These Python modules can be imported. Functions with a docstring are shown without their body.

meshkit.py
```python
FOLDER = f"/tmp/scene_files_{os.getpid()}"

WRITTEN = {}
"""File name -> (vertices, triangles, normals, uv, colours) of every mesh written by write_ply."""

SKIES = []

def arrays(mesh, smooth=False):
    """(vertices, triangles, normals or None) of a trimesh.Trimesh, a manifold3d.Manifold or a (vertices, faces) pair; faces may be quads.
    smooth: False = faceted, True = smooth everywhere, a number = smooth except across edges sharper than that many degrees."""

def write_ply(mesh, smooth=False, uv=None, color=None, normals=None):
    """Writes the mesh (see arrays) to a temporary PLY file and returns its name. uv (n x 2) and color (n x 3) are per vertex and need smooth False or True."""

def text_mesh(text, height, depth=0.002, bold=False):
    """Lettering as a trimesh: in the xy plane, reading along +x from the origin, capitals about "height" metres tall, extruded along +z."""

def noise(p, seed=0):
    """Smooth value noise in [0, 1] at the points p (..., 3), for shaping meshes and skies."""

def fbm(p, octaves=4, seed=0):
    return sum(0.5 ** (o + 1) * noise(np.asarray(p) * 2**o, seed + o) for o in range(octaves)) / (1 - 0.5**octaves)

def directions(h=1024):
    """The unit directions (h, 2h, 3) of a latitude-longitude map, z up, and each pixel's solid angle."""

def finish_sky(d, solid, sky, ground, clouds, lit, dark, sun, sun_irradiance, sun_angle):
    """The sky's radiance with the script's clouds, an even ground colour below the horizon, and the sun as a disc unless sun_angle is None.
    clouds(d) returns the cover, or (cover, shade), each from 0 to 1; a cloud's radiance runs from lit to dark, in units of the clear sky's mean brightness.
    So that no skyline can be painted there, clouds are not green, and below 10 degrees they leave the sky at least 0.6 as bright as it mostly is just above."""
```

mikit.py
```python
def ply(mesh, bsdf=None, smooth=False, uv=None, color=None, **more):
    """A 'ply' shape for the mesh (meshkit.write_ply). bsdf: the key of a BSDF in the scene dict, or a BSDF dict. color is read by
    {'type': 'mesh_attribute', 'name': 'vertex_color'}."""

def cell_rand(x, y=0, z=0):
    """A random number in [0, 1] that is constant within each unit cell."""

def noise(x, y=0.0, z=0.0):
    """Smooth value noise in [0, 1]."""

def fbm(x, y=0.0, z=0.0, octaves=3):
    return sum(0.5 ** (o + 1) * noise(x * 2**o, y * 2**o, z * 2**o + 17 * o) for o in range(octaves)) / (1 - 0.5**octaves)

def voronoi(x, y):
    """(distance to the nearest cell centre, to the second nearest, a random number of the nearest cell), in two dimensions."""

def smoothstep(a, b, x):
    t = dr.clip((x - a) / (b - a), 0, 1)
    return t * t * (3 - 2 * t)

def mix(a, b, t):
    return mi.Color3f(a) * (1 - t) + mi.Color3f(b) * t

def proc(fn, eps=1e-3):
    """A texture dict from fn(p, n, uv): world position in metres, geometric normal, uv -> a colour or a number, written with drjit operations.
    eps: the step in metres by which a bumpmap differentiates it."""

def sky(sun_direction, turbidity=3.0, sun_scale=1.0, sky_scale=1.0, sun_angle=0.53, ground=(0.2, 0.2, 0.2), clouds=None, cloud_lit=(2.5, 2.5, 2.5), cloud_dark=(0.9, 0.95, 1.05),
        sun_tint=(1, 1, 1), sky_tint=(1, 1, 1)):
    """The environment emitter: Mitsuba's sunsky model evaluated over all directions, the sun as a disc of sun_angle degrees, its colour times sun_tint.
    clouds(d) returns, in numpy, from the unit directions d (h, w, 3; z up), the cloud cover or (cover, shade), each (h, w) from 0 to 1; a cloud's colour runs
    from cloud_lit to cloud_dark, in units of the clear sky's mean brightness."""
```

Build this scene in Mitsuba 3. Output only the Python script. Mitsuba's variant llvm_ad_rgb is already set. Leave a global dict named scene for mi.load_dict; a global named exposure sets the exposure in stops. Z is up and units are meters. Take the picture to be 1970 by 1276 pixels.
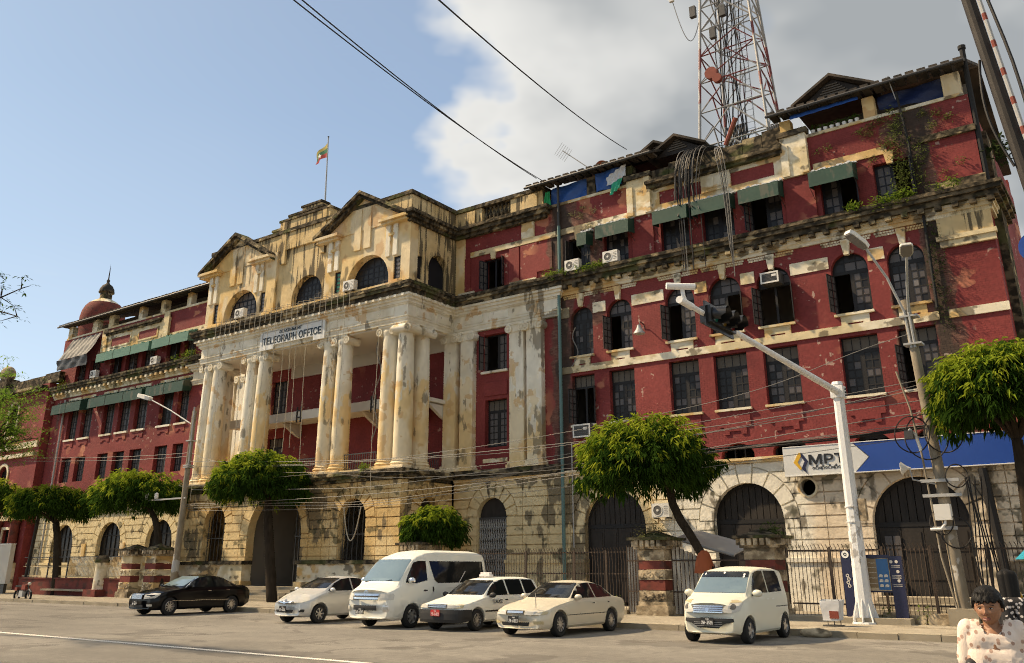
import math, random
import numpy as np, trimesh, drjit as dr, mitsuba as mi, manifold3d
import mikit, meshkit
from mikit import proc, fbm, noise, voronoi, smoothstep, mix, cell_rand
from shapely.geometry import Polygon, MultiPolygon, Point, LineString, box as sbox
from shapely.ops import unary_union
from shapely import affinity
from scipy.interpolate import CubicSpline

T = mi.ScalarTransform4f
scene, labels = {}, {}

# ------------------------------------------------------------------ camera, sky, sun, exposure
YAW, PITCH, FPX = math.radians(53.976), math.radians(18.8216), 1679.1
EYE = np.array([0.0, -36.0, 1.72])
FWD = np.array([-math.cos(YAW) * math.cos(PITCH), math.sin(YAW) * math.cos(PITCH), math.sin(PITCH)])
scene['camera'] = {
    'type': 'perspective', 'fov': math.degrees(2 * math.atan(985 / FPX)), 'fov_axis': 'x', 'near_clip': 0.1, 'far_clip': 2000.0,
    'principal_point_offset_x': (995.9 - 985) / 1970, 'principal_point_offset_y': (638 - 520.7) / 1276,
    'to_world': T().look_at(origin=EYE.tolist(), target=(EYE + FWD).tolist(), up=[0, 0, 1]),
}
exposure = 2.42


def sky_clouds(d):
    """cumulus over the building: a bright ragged bank in the middle and right of the view, clear blue towards the left"""
    az = np.degrees(np.arctan2(d[..., 0], d[..., 1]))            # from +Y (into the building) towards +X
    el = np.degrees(np.arcsin(np.clip(d[..., 2], -1, 1)))
    p = d / np.maximum(d[..., 2:3] + 0.25, 0.08)
    big, small = meshkit.fbm(p * 1.9 + 3.1, 5, 11), meshkit.fbm(p * 6.0 + 9.0, 5, 4)
    edge = az + 49 + 0.30 * (el - 35) + (small - 0.5) * 26 + (big - 0.5) * 26 + (meshkit.fbm(p * 15 + 4, 4, 6) - 0.5) * 7
    bank = np.clip(edge / 7.0, 0, 1) ** 1.3 * np.clip((el - 4) / 10, 0, 1)
    holes = np.clip((big - 0.535 - 0.004 * np.clip(az + 20, -30, 30)) / 0.07, 0, 1) * np.clip((az + 22) / 8, 0, 1)
    low = np.clip((meshkit.fbm(d * np.array([5, 5, 14.0]) + 2, 5, 8) - 0.52) / 0.1, 0, 1) * np.clip((20 - el) / 8, 0, 1) * 0.75
    thin = 0.20 + 0.25 * np.clip((28 - el) / 30, 0, 1) + 0.10 * (big - 0.5)
    cover = np.maximum.reduce([bank * (1 - 0.8 * holes), low, thin])
    inner = np.clip((edge - 4) / 20, 0, 1)
    lump = meshkit.fbm(p * 3.1 + 5, 5, 21)
    shade = np.clip(0.06 + inner * (0.55 + 2.6 * (lump - 0.5)), 0, 1)
    return cover, shade * bank


SUN = (-0.93, -0.37, 1.02)
scene['sky'] = mikit.sky(SUN, turbidity=3.0, sun_scale=0.95, sky_scale=0.92, sun_angle=2.0, ground=(0.16, 0.15, 0.13), clouds=sky_clouds,
                         cloud_lit=(2.15, 2.12, 2.02), cloud_dark=(0.92, 0.98, 1.02), sky_tint=(1.0, 1.03, 0.98), sun_tint=(1.0, 0.94, 0.82))


# ------------------------------------------------------------------ names
_used = {}


def uniq(k):
    n = _used.get(k, 0)
    _used[k] = n + 1
    return k if n == 0 else f'{k}_{n:03d}'


def thing(name, label, cat, group=None):
    k = uniq(name)
    labels[k] = {'label': label, 'category': cat}
    if group:
        labels[k]['group'] = group
    return k


def part(parent, name, mesh, mat, smooth=False, label=None, kind=None, **kw):
    k = uniq(parent + '__' + name)
    scene[k] = mikit.ply(mesh, mat, smooth=smooth, **kw)
    if label:
        labels.setdefault(k, {})['label'] = label
    if kind:
        labels.setdefault(k, {})['kind'] = kind
    return k


def again(parent, name, src, **over):
    """the same piece under another holder, with the ply dict of SRC"""
    k = uniq(parent + '__' + name)
    scene[k] = {**scene[src], **over}
    return k


def solo(name, mesh, mat, label, cat, group=None, smooth=False, **kw):
    k = thing(name, label, cat, group)
    scene[k] = mikit.ply(mesh, mat, smooth=smooth, **kw)
    return k


def ground(name, mesh, mat, **kw):
    scene[name] = mikit.ply(mesh, mat, **kw)
    labels[name] = {'kind': 'structure'}


# ------------------------------------------------------------------ mesh helpers: (vertices, triangles)
BXF = np.array([[0, 2, 1], [1, 2, 3], [4, 5, 6], [5, 7, 6], [0, 1, 4], [1, 5, 4], [2, 6, 3], [3, 6, 7], [0, 4, 2], [2, 4, 6], [1, 3, 5], [3, 7, 5]])


def cc(*a):
    return np.stack(np.broadcast_arrays(*a), -1).astype(float)


def bx(x0, x1, y0, y1, z0, z1):
    return np.array([[x, y, z] for x in (x0, x1) for y in (y0, y1) for z in (z0, z1)], float), BXF


def join(ms):
    vs, fs, n = [], [], 0
    for m in ms:
        v, f = (np.asarray(m.vertices), np.asarray(m.faces)) if hasattr(m, 'faces') else m
        vs.append(v)
        fs.append(np.asarray(f) + n)
        n += len(v)
    return np.vstack(vs), np.vstack(fs)


def geoms(p):
    return [g for g in getattr(p, 'geoms', [p]) if g.geom_type == 'Polygon' and g.area > 1e-5]


def ext_raw(p, h):
    out = [trimesh.creation.extrude_polygon(g, h) for g in geoms(p)]
    return join(out) if out else (np.zeros((0, 3)), np.zeros((0, 3), int))


def ext(p, y0, y1, mp=None):
    """a polygon in (x, z) extruded along y"""
    v, f = ext_raw(p, y1 - y0)
    v = np.c_[v[:, 0], y0 + v[:, 2], v[:, 1]]
    return (mp(v) if mp else v), f[:, ::-1]


def slab(p, z0, z1):
    v, f = ext_raw(p, z1 - z0)
    return np.c_[v[:, 0], v[:, 1], z0 + v[:, 2]], f


def extx(p, x0, x1):
    """a polygon in (y, z) extruded along x"""
    v, f = ext_raw(p, x1 - x0)
    return np.c_[x0 + v[:, 2], v[:, 0], v[:, 1]], f


def tube(pts, r, n=6):
    pts = np.asarray(pts, float)
    r = np.broadcast_to(np.asarray(r, float), (len(pts),))
    d = np.gradient(pts, axis=0)
    d /= np.maximum(np.linalg.norm(d, axis=1, keepdims=True), 1e-9)
    a = np.cross(d, [0.013, 0.02, 1.0])
    bad = np.linalg.norm(a, axis=1) < 0.08
    a[bad] = np.cross(d[bad], [1.0, 0.1, 0])
    a /= np.linalg.norm(a, axis=1, keepdims=True)
    for i in range(1, len(a)):
        if a[i] @ a[i - 1] < 0:
            a[i] = -a[i]
    b = np.cross(d, a)
    t = np.arange(n) / n * 2 * math.pi
    v = (pts[:, None] + r[:, None, None] * (np.cos(t)[None, :, None] * a[:, None] + np.sin(t)[None, :, None] * b[:, None])).reshape(-1, 3)
    f = []
    for i in range(len(pts) - 1):
        for j in range(n):
            k, l = i * n + j, i * n + (j + 1) % n
            f += [[k, l, l + n], [k, l + n, k + n]]
    v = np.vstack([v, pts[:1], pts[-1:]])
    for j in range(n):
        f += [[len(v) - 2, (j + 1) % n, j], [len(v) - 1, (len(pts) - 1) * n + j, (len(pts) - 1) * n + (j + 1) % n]]
    return v, np.array(f)


def lathe(prof, n=24, at=(0, 0, 0)):
    prof = np.asarray(prof, float)
    t = np.arange(n) / n * 2 * math.pi
    v = np.stack([prof[:, :1] * np.cos(t), prof[:, :1] * np.sin(t), np.repeat(prof[:, 1:], n, 1)], -1).reshape(-1, 3) + np.array(at)
    f = []
    for i in range(len(prof) - 1):
        for j in range(n):
            k, l = i * n + j, i * n + (j + 1) % n
            f += [[k, l, l + n], [k, l + n, k + n]]
    return v, np.array(f)


def rotz(m, deg, at=(0, 0)):
    v, f = m
    c, s = math.cos(math.radians(deg)), math.sin(math.radians(deg))
    x, y = v[:, 0] - at[0], v[:, 1] - at[1]
    return np.c_[at[0] + c * x - s * y, at[1] + s * x + c * y, v[:, 2]], f


def move(m, dx=0, dy=0, dz=0):
    return m[0] + np.array([dx, dy, dz]), m[1]


def rough(m, amp, freq, seed=0):
    v, f = m
    o = np.stack([meshkit.fbm(v * freq + 31.7 * k, 3, seed + k) - 0.5 for k in range(3)], -1)
    return v + o * 2 * amp, f


def arch(x0, x1, z0, zs, rise=None, n=18):
    """a rectangle with a round head"""
    c, r = (x0 + x1) / 2, (x1 - x0) / 2
    h = r if rise is None else rise
    a = np.linspace(0, math.pi, n)
    return Polygon([(x0, z0), (x1, z0)] + [(c + r * math.cos(t), zs + h * math.sin(t)) for t in a])


def disc(cx, cz, r, n=28):
    a = np.arange(n) / n * 2 * math.pi
    return Polygon([(cx + r * math.cos(t), cz + r * math.sin(t)) for t in a])
# ------------------------------------------------------------------ materials
def mat(name, base, rough=0.8, spec=0.3, metallic=0.0, bump=None, bump_scale=0.01, **kw):
    col = {'type': 'rgb', 'value': list(base)} if isinstance(base, (tuple, list)) else base
    b = {'type': 'principled', 'base_color': col, 'roughness': rough, 'specular': spec, 'metallic': metallic, **kw}
    if bump is not None:
        b = {'type': 'bumpmap', 'arbitrary': bump, 'scale': bump_scale, 'bsdf': b}
    scene[name] = {'type': 'twosided', 'bsdf': b}


def vmat(name, rough=0.8, spec=0.3, **kw):
    mat(name, {'type': 'mesh_attribute', 'name': 'vertex_color'}, rough, spec, **kw)


C3 = mi.Color3f


def near(x, c, w):
    return dr.exp(-dr.square((x - c) / w))


def grime_at(x, z):
    """where water has run for years beside the two rain pipes: bare, blackened brick"""
    return dr.minimum(1.0, near(x, -22.7, 0.75) + near(x, -5.35, 0.62) + 0.75 * near(x, -6.9, 0.5) * near(z, 11.0, 2.2) + 0.8 * near(x, -21.2, 1.6) * near(z, 17.4, 2.2)
                      + 0.6 * near(x, -20.6, 0.9) * near(z, 13.6, 2.0) + 0.7 * near(x, -6.0, 2.0) * near(z, 19.0, 0.7) + 0.5 * near(x, -71.0, 1.3) * near(z, 11.0, 6))


def red_wall(p, n, uv):
    x, z = p.x + p.y * 0.6, p.z
    big, mid, fine = fbm(x * 0.33, z * 0.28, 1.0), fbm(x * 1.7, z * 1.5, 4.0, 4), noise(x * 14, z * 14, 2.0)
    c = mix(C3(0.160, 0.027, 0.026), C3(0.205, 0.040, 0.037), smoothstep(0.25, 0.75, big))
    c = c * (0.86 + 0.28 * fine) * (0.9 + 0.2 * mid)
    row = dr.floor(z / 0.085)
    fz = z / 0.085 - row
    bxx = x / 0.26 + 0.5 * (row - 2 * dr.floor(row * 0.5))
    joint = dr.maximum(smoothstep(0.80, 0.92, fz), smoothstep(0.92, 0.98, bxx - dr.floor(bxx)))
    show = smoothstep(0.45, 0.62, fbm(x * 0.5 + 7, z * 0.6, 3.0))
    c = c * (1 - 0.30 * joint * show)
    spall = smoothstep(0.63, 0.68, fbm(x * 0.9 + 13, z * 1.25, 2.0, 4)) * smoothstep(0.5, 0.62, fbm(x * 0.22 + 3, z * 0.25 + 9, 0.5))
    c = mix(c, C3(0.40, 0.165, 0.095) * (0.75 + 0.5 * mid), 0.85 * spall)
    g = grime_at(p.x, z)
    bare = smoothstep(0.50, 0.62, g * 0.75 + mid * 0.55 - 0.12)
    brick = mix(C3(0.085, 0.034, 0.026), C3(0.16, 0.085, 0.062), cell_rand(dr.floor(bxx), row, 3.0)) * (1 - 0.45 * joint)
    c = mix(c, brick, 0.9 * bare)
    soot = smoothstep(0.58, 0.72, g * 0.62 + fbm(x * 2.3, z * 0.9, 8.0, 4) * 0.5 - 0.09)
    c = mix(c, C3(0.030, 0.027, 0.021), 0.8 * soot)
    chips = smoothstep(0.74, 0.78, fbm(x * 5 + 3, z * 5, 6.0, 3)) * smoothstep(0.5, 0.6, fbm(x * 0.7, z * 0.7 + 5, 6.0))
    return mix(c, C3(0.50, 0.40, 0.32), 0.5 * chips)


def red_bump(p, n, uv):
    x, z = p.x + p.y * 0.6, p.z
    row = dr.floor(z / 0.085)
    fz = z / 0.085 - row
    bxx = x / 0.26 + 0.5 * (row - 2 * dr.floor(row * 0.5))
    j = dr.maximum(smoothstep(0.78, 0.95, fz), smoothstep(0.9, 0.98, bxx - dr.floor(bxx)))
    return fbm(x * 7, z * 7, p.y * 7) * 0.7 - 0.55 * j * smoothstep(0.42, 0.6, fbm(x * 0.5 + 7, z * 0.6, 3.0))


def cream_trim(p, n, uv):
    x, z = p.x + p.y * 0.7, p.z
    a, b = fbm(x * 0.5, z * 0.5, 2.0), fbm(x * 3.1, z * 4.0, 7.0, 4)
    c = mix(C3(0.56, 0.47, 0.29), C3(0.66, 0.60, 0.46), smoothstep(0.4, 0.6, a + (b - 0.5) * 0.4))
    c = mix(c, C3(0.50, 0.31, 0.10), 0.75 * smoothstep(0.56, 0.64, fbm(x * 0.8 + 5, z * 1.3, 9.0, 4)))
    c = c * (0.82 + 0.36 * b)
    m = smoothstep(0.62, 0.72, fbm(x * 1.9, z * 2.4 + 3, 5.0, 4) + 0.22 * grime_at(p.x, z))
    return mix(c, C3(0.11, 0.09, 0.06), 0.8 * m)


def weathered(p, n, uv):
    """the old cornices: lime gone black with mould, cream where it has broken off, moss in places"""
    x, y, z = p.x + p.y, p.y, p.z
    a, b = fbm(x * 1.3, y * 2 + 4, z * 2.2, 4), fbm(x * 5, z * 6, y * 5, 3)
    c = mix(C3(0.030, 0.026, 0.019), C3(0.115, 0.092, 0.060), smoothstep(0.35, 0.7, b))
    c = mix(c, C3(0.36, 0.29, 0.17), 0.8 * smoothstep(0.60, 0.70, a))
    c = mix(c, C3(0.062, 0.075, 0.022), 0.6 * smoothstep(0.58, 0.68, fbm(x * 0.8 + 9, z * 1.5, y + 3, 3)))
    return c * (0.75 + 0.5 * b)


def weathered_bump(p, n, uv):
    return fbm(p.x * 6, p.y * 6, p.z * 6, 4)


def streaks(x, z, y):
    return fbm(x * 3.4, z * 0.42, y * 3.0, 4)


def yellow_plaster(p, n, uv):
    x, z = p.x + p.y * 0.9, p.z
    a, b = fbm(x * 0.55, z * 0.5, 3.0), fbm(x * 2.7, z * 2.2, 5.0, 4)
    c = mix(C3(0.56, 0.385, 0.155), C3(0.64, 0.475, 0.235), smoothstep(0.35, 0.65, a))
    white = smoothstep(0.49, 0.60, fbm(x * 0.75 + 4, z * 0.4 + 2, 6.0, 4) + 0.10 * (streaks(x, z, p.y) - 0.5))
    c = mix(c, C3(0.63, 0.56, 0.41), 0.62 * white)
    c = c * (0.84 + 0.32 * b)
    c = mix(c, C3(0.42, 0.22, 0.085), 0.5 * smoothstep(0.60, 0.70, fbm(x * 1.3 + 8, z * 1.1, 2.0, 4)))
    m = smoothstep(0.64, 0.71, streaks(x, z, p.y) * 0.6 + fbm(x * 0.9, z * 0.8 + 5, 1.0, 3) * 0.45)
    return mix(c, C3(0.07, 0.06, 0.04), 0.7 * m)


def streaked_plaster(p, n, uv):
    """the attic: yellow lime under black runs of mould"""
    x, z = p.x + p.y * 0.9, p.z
    c = mix(C3(0.50, 0.35, 0.145), C3(0.58, 0.47, 0.28), fbm(x * 0.8, z * 0.8, 2.0)) * (0.8 + 0.4 * fbm(x * 3, z * 3, 4.0))
    m = smoothstep(0.52, 0.60, streaks(x * 1.9, z * 1.2, p.y) * 0.75 + fbm(x * 0.7, z * 0.9, 9.0, 3) * 0.3)
    return mix(c, C3(0.055, 0.047, 0.034), 0.86 * m)


def white_lime(p, n, uv):
    x, z = p.x + p.y * 0.8, p.z
    a, b = fbm(x * 0.9, z * 0.6, 3.0), fbm(x * 4.0, z * 2.6, 5.0, 4)
    c = mix(C3(0.60, 0.54, 0.41), C3(0.70, 0.665, 0.56), smoothstep(0.3, 0.7, a)) * (0.86 + 0.28 * b)
    bare = smoothstep(0.0, 0.16, 10.1 + 1.2 * (cell_rand(dr.floor(p.x * 0.75), 3.0, dr.floor(p.y * 0.4)) - 0.5) * 2 + (b - 0.5) * 4.2 + (fbm(x * 2, z * 1.1, 8.0) - 0.5) * 3 - z)
    c = mix(c, mix(C3(0.62, 0.455, 0.215), C3(0.64, 0.54, 0.36), smoothstep(0.4, 0.62, a + 0.2 * (b - 0.5))) * (0.86 + 0.28 * b), 0.9 * bare)
    off = smoothstep(0.66, 0.70, fbm(x * 1.7 + 2, z * 1.9 + 1, 9.0, 4))
    c = mix(c, C3(0.52, 0.34, 0.15), 0.7 * off)
    m = smoothstep(0.68, 0.76, fbm(x * 2.8, z * 1.1, 7.0, 4) + 0.19 * near(p.x, -23.4, 1.0))
    return mix(c, C3(0.13, 0.105, 0.07), 0.7 * m)


def rustic(p, n, uv):
    """ground-floor blocks: whitewash on the right, black lichen by the pipes, ochre on the porch, pale yellow on the left"""
    x, z = p.x + p.y * 0.7, p.z
    a, b, f = fbm(x * 0.6, z * 0.8, 2.0), fbm(x * 3.0, z * 3.4, 5.0, 4), noise(x * 17, z * 17, 1.0)
    k = (fbm(x * 1.1, z * 1.3, 4.0, 3) - 0.5) * 2.2
    white = mix(C3(0.64, 0.60, 0.50), C3(0.72, 0.685, 0.59), a)
    pink = mix(C3(0.58, 0.485, 0.36), C3(0.64, 0.55, 0.42), a)
    ochre = mix(C3(0.50, 0.35, 0.155), C3(0.60, 0.465, 0.25), smoothstep(0.35, 0.65, a))
    pale = mix(C3(0.60, 0.50, 0.29), C3(0.66, 0.57, 0.37), a)
    c = mix(pale, ochre, smoothstep(-48.4, -47.4, p.x + k))
    c = mix(c, mix(ochre, pale, 0.7), smoothstep(-29.2, -28.2, p.x + k))
    c = mix(c, white, smoothstep(-18.0, -17.2, p.x + k * 0.6))
    c = mix(c, pink, smoothstep(-11.6, -10.9, p.x + k * 0.3))
    c = c * (0.80 + 0.28 * b + 0.14 * f)
    dirt = near(p.x, -22.4, 2.1) + near(p.x, -3.4, 2.2) + 0.75 * near(p.x, -35.6, 1.0) + 0.8 * near(p.x, -46.4, 1.1) + 0.4 * near(z, 5.9, 0.35)
    m = smoothstep(0.55, 0.65, fbm(x * 2.6, z * 1.2 + 4, 6.0, 4) + 0.22 * dr.minimum(dirt, 1.0) - 0.10)
    c = mix(c, C3(0.10, 0.082, 0.058), 0.8 * m)
    moss = smoothstep(0.66, 0.76, fbm(x * 1.5 + 5, z * 2.0, 3.0, 4) + 0.1 * near(z, 0.6, 0.8))
    return mix(c, C3(0.05, 0.052, 0.03), 0.7 * moss)


def plaster_bump(p, n, uv):
    return fbm(p.x * 9, p.y * 9, p.z * 9, 3)


def asphalt(p, n, uv):
    a, b = fbm(p.x * 0.22, p.y * 0.3, 1.0), noise(p.x * 9, p.y * 9)
    c = mix(C3(0.138, 0.126, 0.107), C3(0.182, 0.167, 0.142), smoothstep(0.3, 0.7, a + 0.25 * (fbm(p.x * 1.6, p.y * 1.6, 3.0) - 0.5)))
    c = c * (0.84 + 0.2 * b + 0.14 * noise(p.x * 55, p.y * 55))
    track = 0.5 + 0.5 * dr.sin(p.y * 3.6 + 2 * (fbm(p.x * 0.05, p.y * 0.3, 2.0) - 0.5))
    c = c * (0.95 + 0.07 * track)
    oil = smoothstep(0.66, 0.72, fbm(p.x * 0.55 + 4, p.y * 0.7, 7.0, 4))
    crack = smoothstep(0.045, 0.02, dr.abs(fbm(p.x * 0.5 + 2, p.y * 0.5, 3.0, 4) - 0.5)) * smoothstep(0.45, 0.6, a)
    return mix(mix(c, C3(0.065, 0.058, 0.05), 0.45 * oil), C3(0.07, 0.06, 0.05), 0.4 * crack)


def asphalt_bump(p, n, uv):
    return noise(p.x * 60, p.y * 60) * 0.5 + noise(p.x * 130, p.y * 130) * 0.5


def pavement_col(p, n, uv):
    a, b = fbm(p.x * 0.7, p.y * 0.9, 2.0), fbm(p.x * 4, p.y * 4, 5.0)
    c = mix(C3(0.19, 0.165, 0.125), C3(0.27, 0.24, 0.185), a) * (0.82 + 0.36 * b)
    dirt = smoothstep(0.56, 0.68, fbm(p.x * 1.1 + 3, p.y * 1.6, p.z * 5, 4))
    return mix(c, C3(0.11, 0.088, 0.06), 0.6 * dirt)


def stone_col(p, n, uv):
    a, b = fbm(p.x * 4, p.y * 4, p.z * 4, 4), noise(p.x * 22, p.y * 22, p.z * 22)
    c = mix(C3(0.20, 0.155, 0.10), C3(0.46, 0.38, 0.26), smoothstep(0.3, 0.7, a)) * (0.8 + 0.4 * b)
    return mix(c, C3(0.05, 0.042, 0.03), 0.75 * smoothstep(0.56, 0.68, fbm(p.x * 2.3 + 4, p.y * 2.3, p.z * 3, 4)))


def red_block(p, n, uv):
    a = fbm(p.x * 5, p.y * 5, p.z * 5, 4)
    c = mix(C3(0.105, 0.030, 0.024), C3(0.20, 0.055, 0.042), a)
    return mix(c, C3(0.05, 0.036, 0.028), 0.6 * smoothstep(0.55, 0.68, fbm(p.x * 2.6, p.y * 2.6 + 3, p.z * 2.6, 4)))


def roof_col(p, n, uv):
    a = fbm(p.x * 1.2, p.y * 1.2, p.z * 1.2, 3)
    return mix(C3(0.028, 0.026, 0.023), C3(0.085, 0.066, 0.05), smoothstep(0.3, 0.75, a))


def bark_col(p, n, uv):
    return mix(C3(0.014, 0.011, 0.008), C3(0.050, 0.038, 0.027), fbm(p.x * 12, p.y * 12, p.z * 3, 3))


def post_col(p, n, uv):
    a = fbm(p.x * 6, p.y * 6, p.z * 2.2, 4)
    c = mix(C3(0.14, 0.115, 0.08), C3(0.30, 0.26, 0.20), a)
    return mix(c, C3(0.46, 0.44, 0.40), 0.8 * smoothstep(0.58, 0.64, fbm(p.x * 5 + 2, p.y * 5, p.z * 3.1, 4)) * smoothstep(2.9, 2.3, p.z))


def white_steel(p, n, uv):
    a = fbm(p.x * 5, p.y * 5, p.z * 1.7, 4)
    c = mix(C3(0.60, 0.60, 0.585), C3(0.74, 0.74, 0.725), a)
    torn = smoothstep(0.55, 0.62, fbm(p.x * 9, p.y * 9, p.z * 4.2, 4)) * smoothstep(3.6, 3.5, p.z) * smoothstep(1.6, 1.9, p.z)
    return mix(c, C3(0.24, 0.21, 0.17), 0.7 * torn)


def awning_green(p, n, uv):
    a = fbm(p.x * 1.4, p.z * 3, p.y, 3)
    c = mix(C3(0.010, 0.036, 0.025), C3(0.020, 0.062, 0.043), a)
    return mix(c, C3(0.11, 0.10, 0.075), 0.5 * smoothstep(0.6, 0.7, fbm(p.x * 3 + 2, p.z * 1.2, 4.0, 4)))


def awning_pale(p, n, uv):
    a = fbm(p.x * 1.4, p.z * 3, p.y, 3)
    return mix(C3(0.055, 0.14, 0.105), C3(0.10, 0.20, 0.155), a)


def fence_col(p, n, uv):
    return mix(C3(0.035, 0.028, 0.024), C3(0.10, 0.07, 0.05), fbm(p.x * 6, p.y * 6, p.z * 2, 3))


def board_white(p, n, uv):
    a = fbm(p.x * 9, p.y * 9, p.z * 1.1, 4)
    return mix(C3(0.27, 0.25, 0.215), C3(0.55, 0.52, 0.455), smoothstep(0.3, 0.7, a))


def plank_dark(p, n, uv):
    return mix(C3(0.014, 0.012, 0.010), C3(0.036, 0.030, 0.026), fbm(p.x * 6, p.y * 6, p.z * 1.5, 3))


def flagstone(p, n, uv):
    return mix(C3(0.20, 0.17, 0.12), C3(0.33, 0.29, 0.22), fbm(p.x * 2, p.y * 2, p.z * 2, 4))


def mast_col(p, n, uv):
    band = dr.floor(p.z / 4.4)
    red = (p.z > 25.0) & (p.z < 29.0) & (noise(p.x * 2.0, p.y * 2.0, p.z * 0.9) > 0.45)
    c = dr.select(red, C3(0.15, 0.03, 0.028), C3(0.27, 0.265, 0.26))
    return c * (0.75 + 0.5 * fbm(p.x * 4, p.y * 4, p.z * 4))


mat('red_plaster', proc(red_wall), 0.75, 0.25, bump=proc(red_bump, 4e-3), bump_scale=0.010)
mat('cream_plaster', proc(cream_trim), 0.85, 0.2)
mat('weathered_lime', proc(weathered), 0.95, 0.15, bump=proc(weathered_bump, 4e-3), bump_scale=0.05)
mat('yellow_lime', proc(yellow_plaster), 0.85, 0.2)
mat('streaked_lime', proc(streaked_plaster), 0.9, 0.2)
mat('white_lime', proc(white_lime), 0.8, 0.25)
mat('rustic_stone', proc(rustic), 0.9, 0.2, bump=proc(plaster_bump, 3e-3), bump_scale=0.012)
mat('asphalt', proc(asphalt), 0.85, 0.3, bump=proc(asphalt_bump, 2e-3), bump_scale=0.004)
mat('pavement_concrete', proc(pavement_col), 0.9, 0.2)
mat('carved_stone', proc(stone_col), 0.9, 0.2, bump=proc(weathered_bump, 3e-3), bump_scale=0.03)
mat('red_stone', proc(red_block), 0.85, 0.2)
mat('dark_roof', proc(roof_col), 0.85, 0.25)
mat('bark', proc(bark_col), 0.95, 0.1)
mat('concrete_post', proc(post_col), 0.9, 0.2)
mat('white_steel', proc(white_steel), 0.45, 0.5)
mat('awning_green', proc(awning_green), 0.6, 0.35)
mat('awning_pale', proc(awning_pale), 0.6, 0.35)
mat('fence_iron', proc(fence_col), 0.75, 0.3)
mat('white_boards', proc(board_white), 0.85, 0.2)
mat('dark_planks', proc(plank_dark), 0.7, 0.3)
mat('flagstone', proc(flagstone), 0.9, 0.2)
mat('mast_steel', proc(mast_col), 0.55, 0.4)
mat('window_paint', (0.013, 0.012, 0.012), 0.6, 0.3)
mat('window_blue', (0.010, 0.011, 0.016), 0.6, 0.3)
mat('pane_dusty', (0.095, 0.086, 0.083), 0.35, 0.22)
mat('pane_dark', (0.022, 0.021, 0.020), 0.3, 0.2)
mat('pane_pale', (0.17, 0.158, 0.152), 0.40, 0.25)
mat('pane_green', (0.02, 0.16, 0.075), 0.2, 0.5)
mat('room_dark', (0.20, 0.18, 0.155), 0.95, 0.1)
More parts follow.
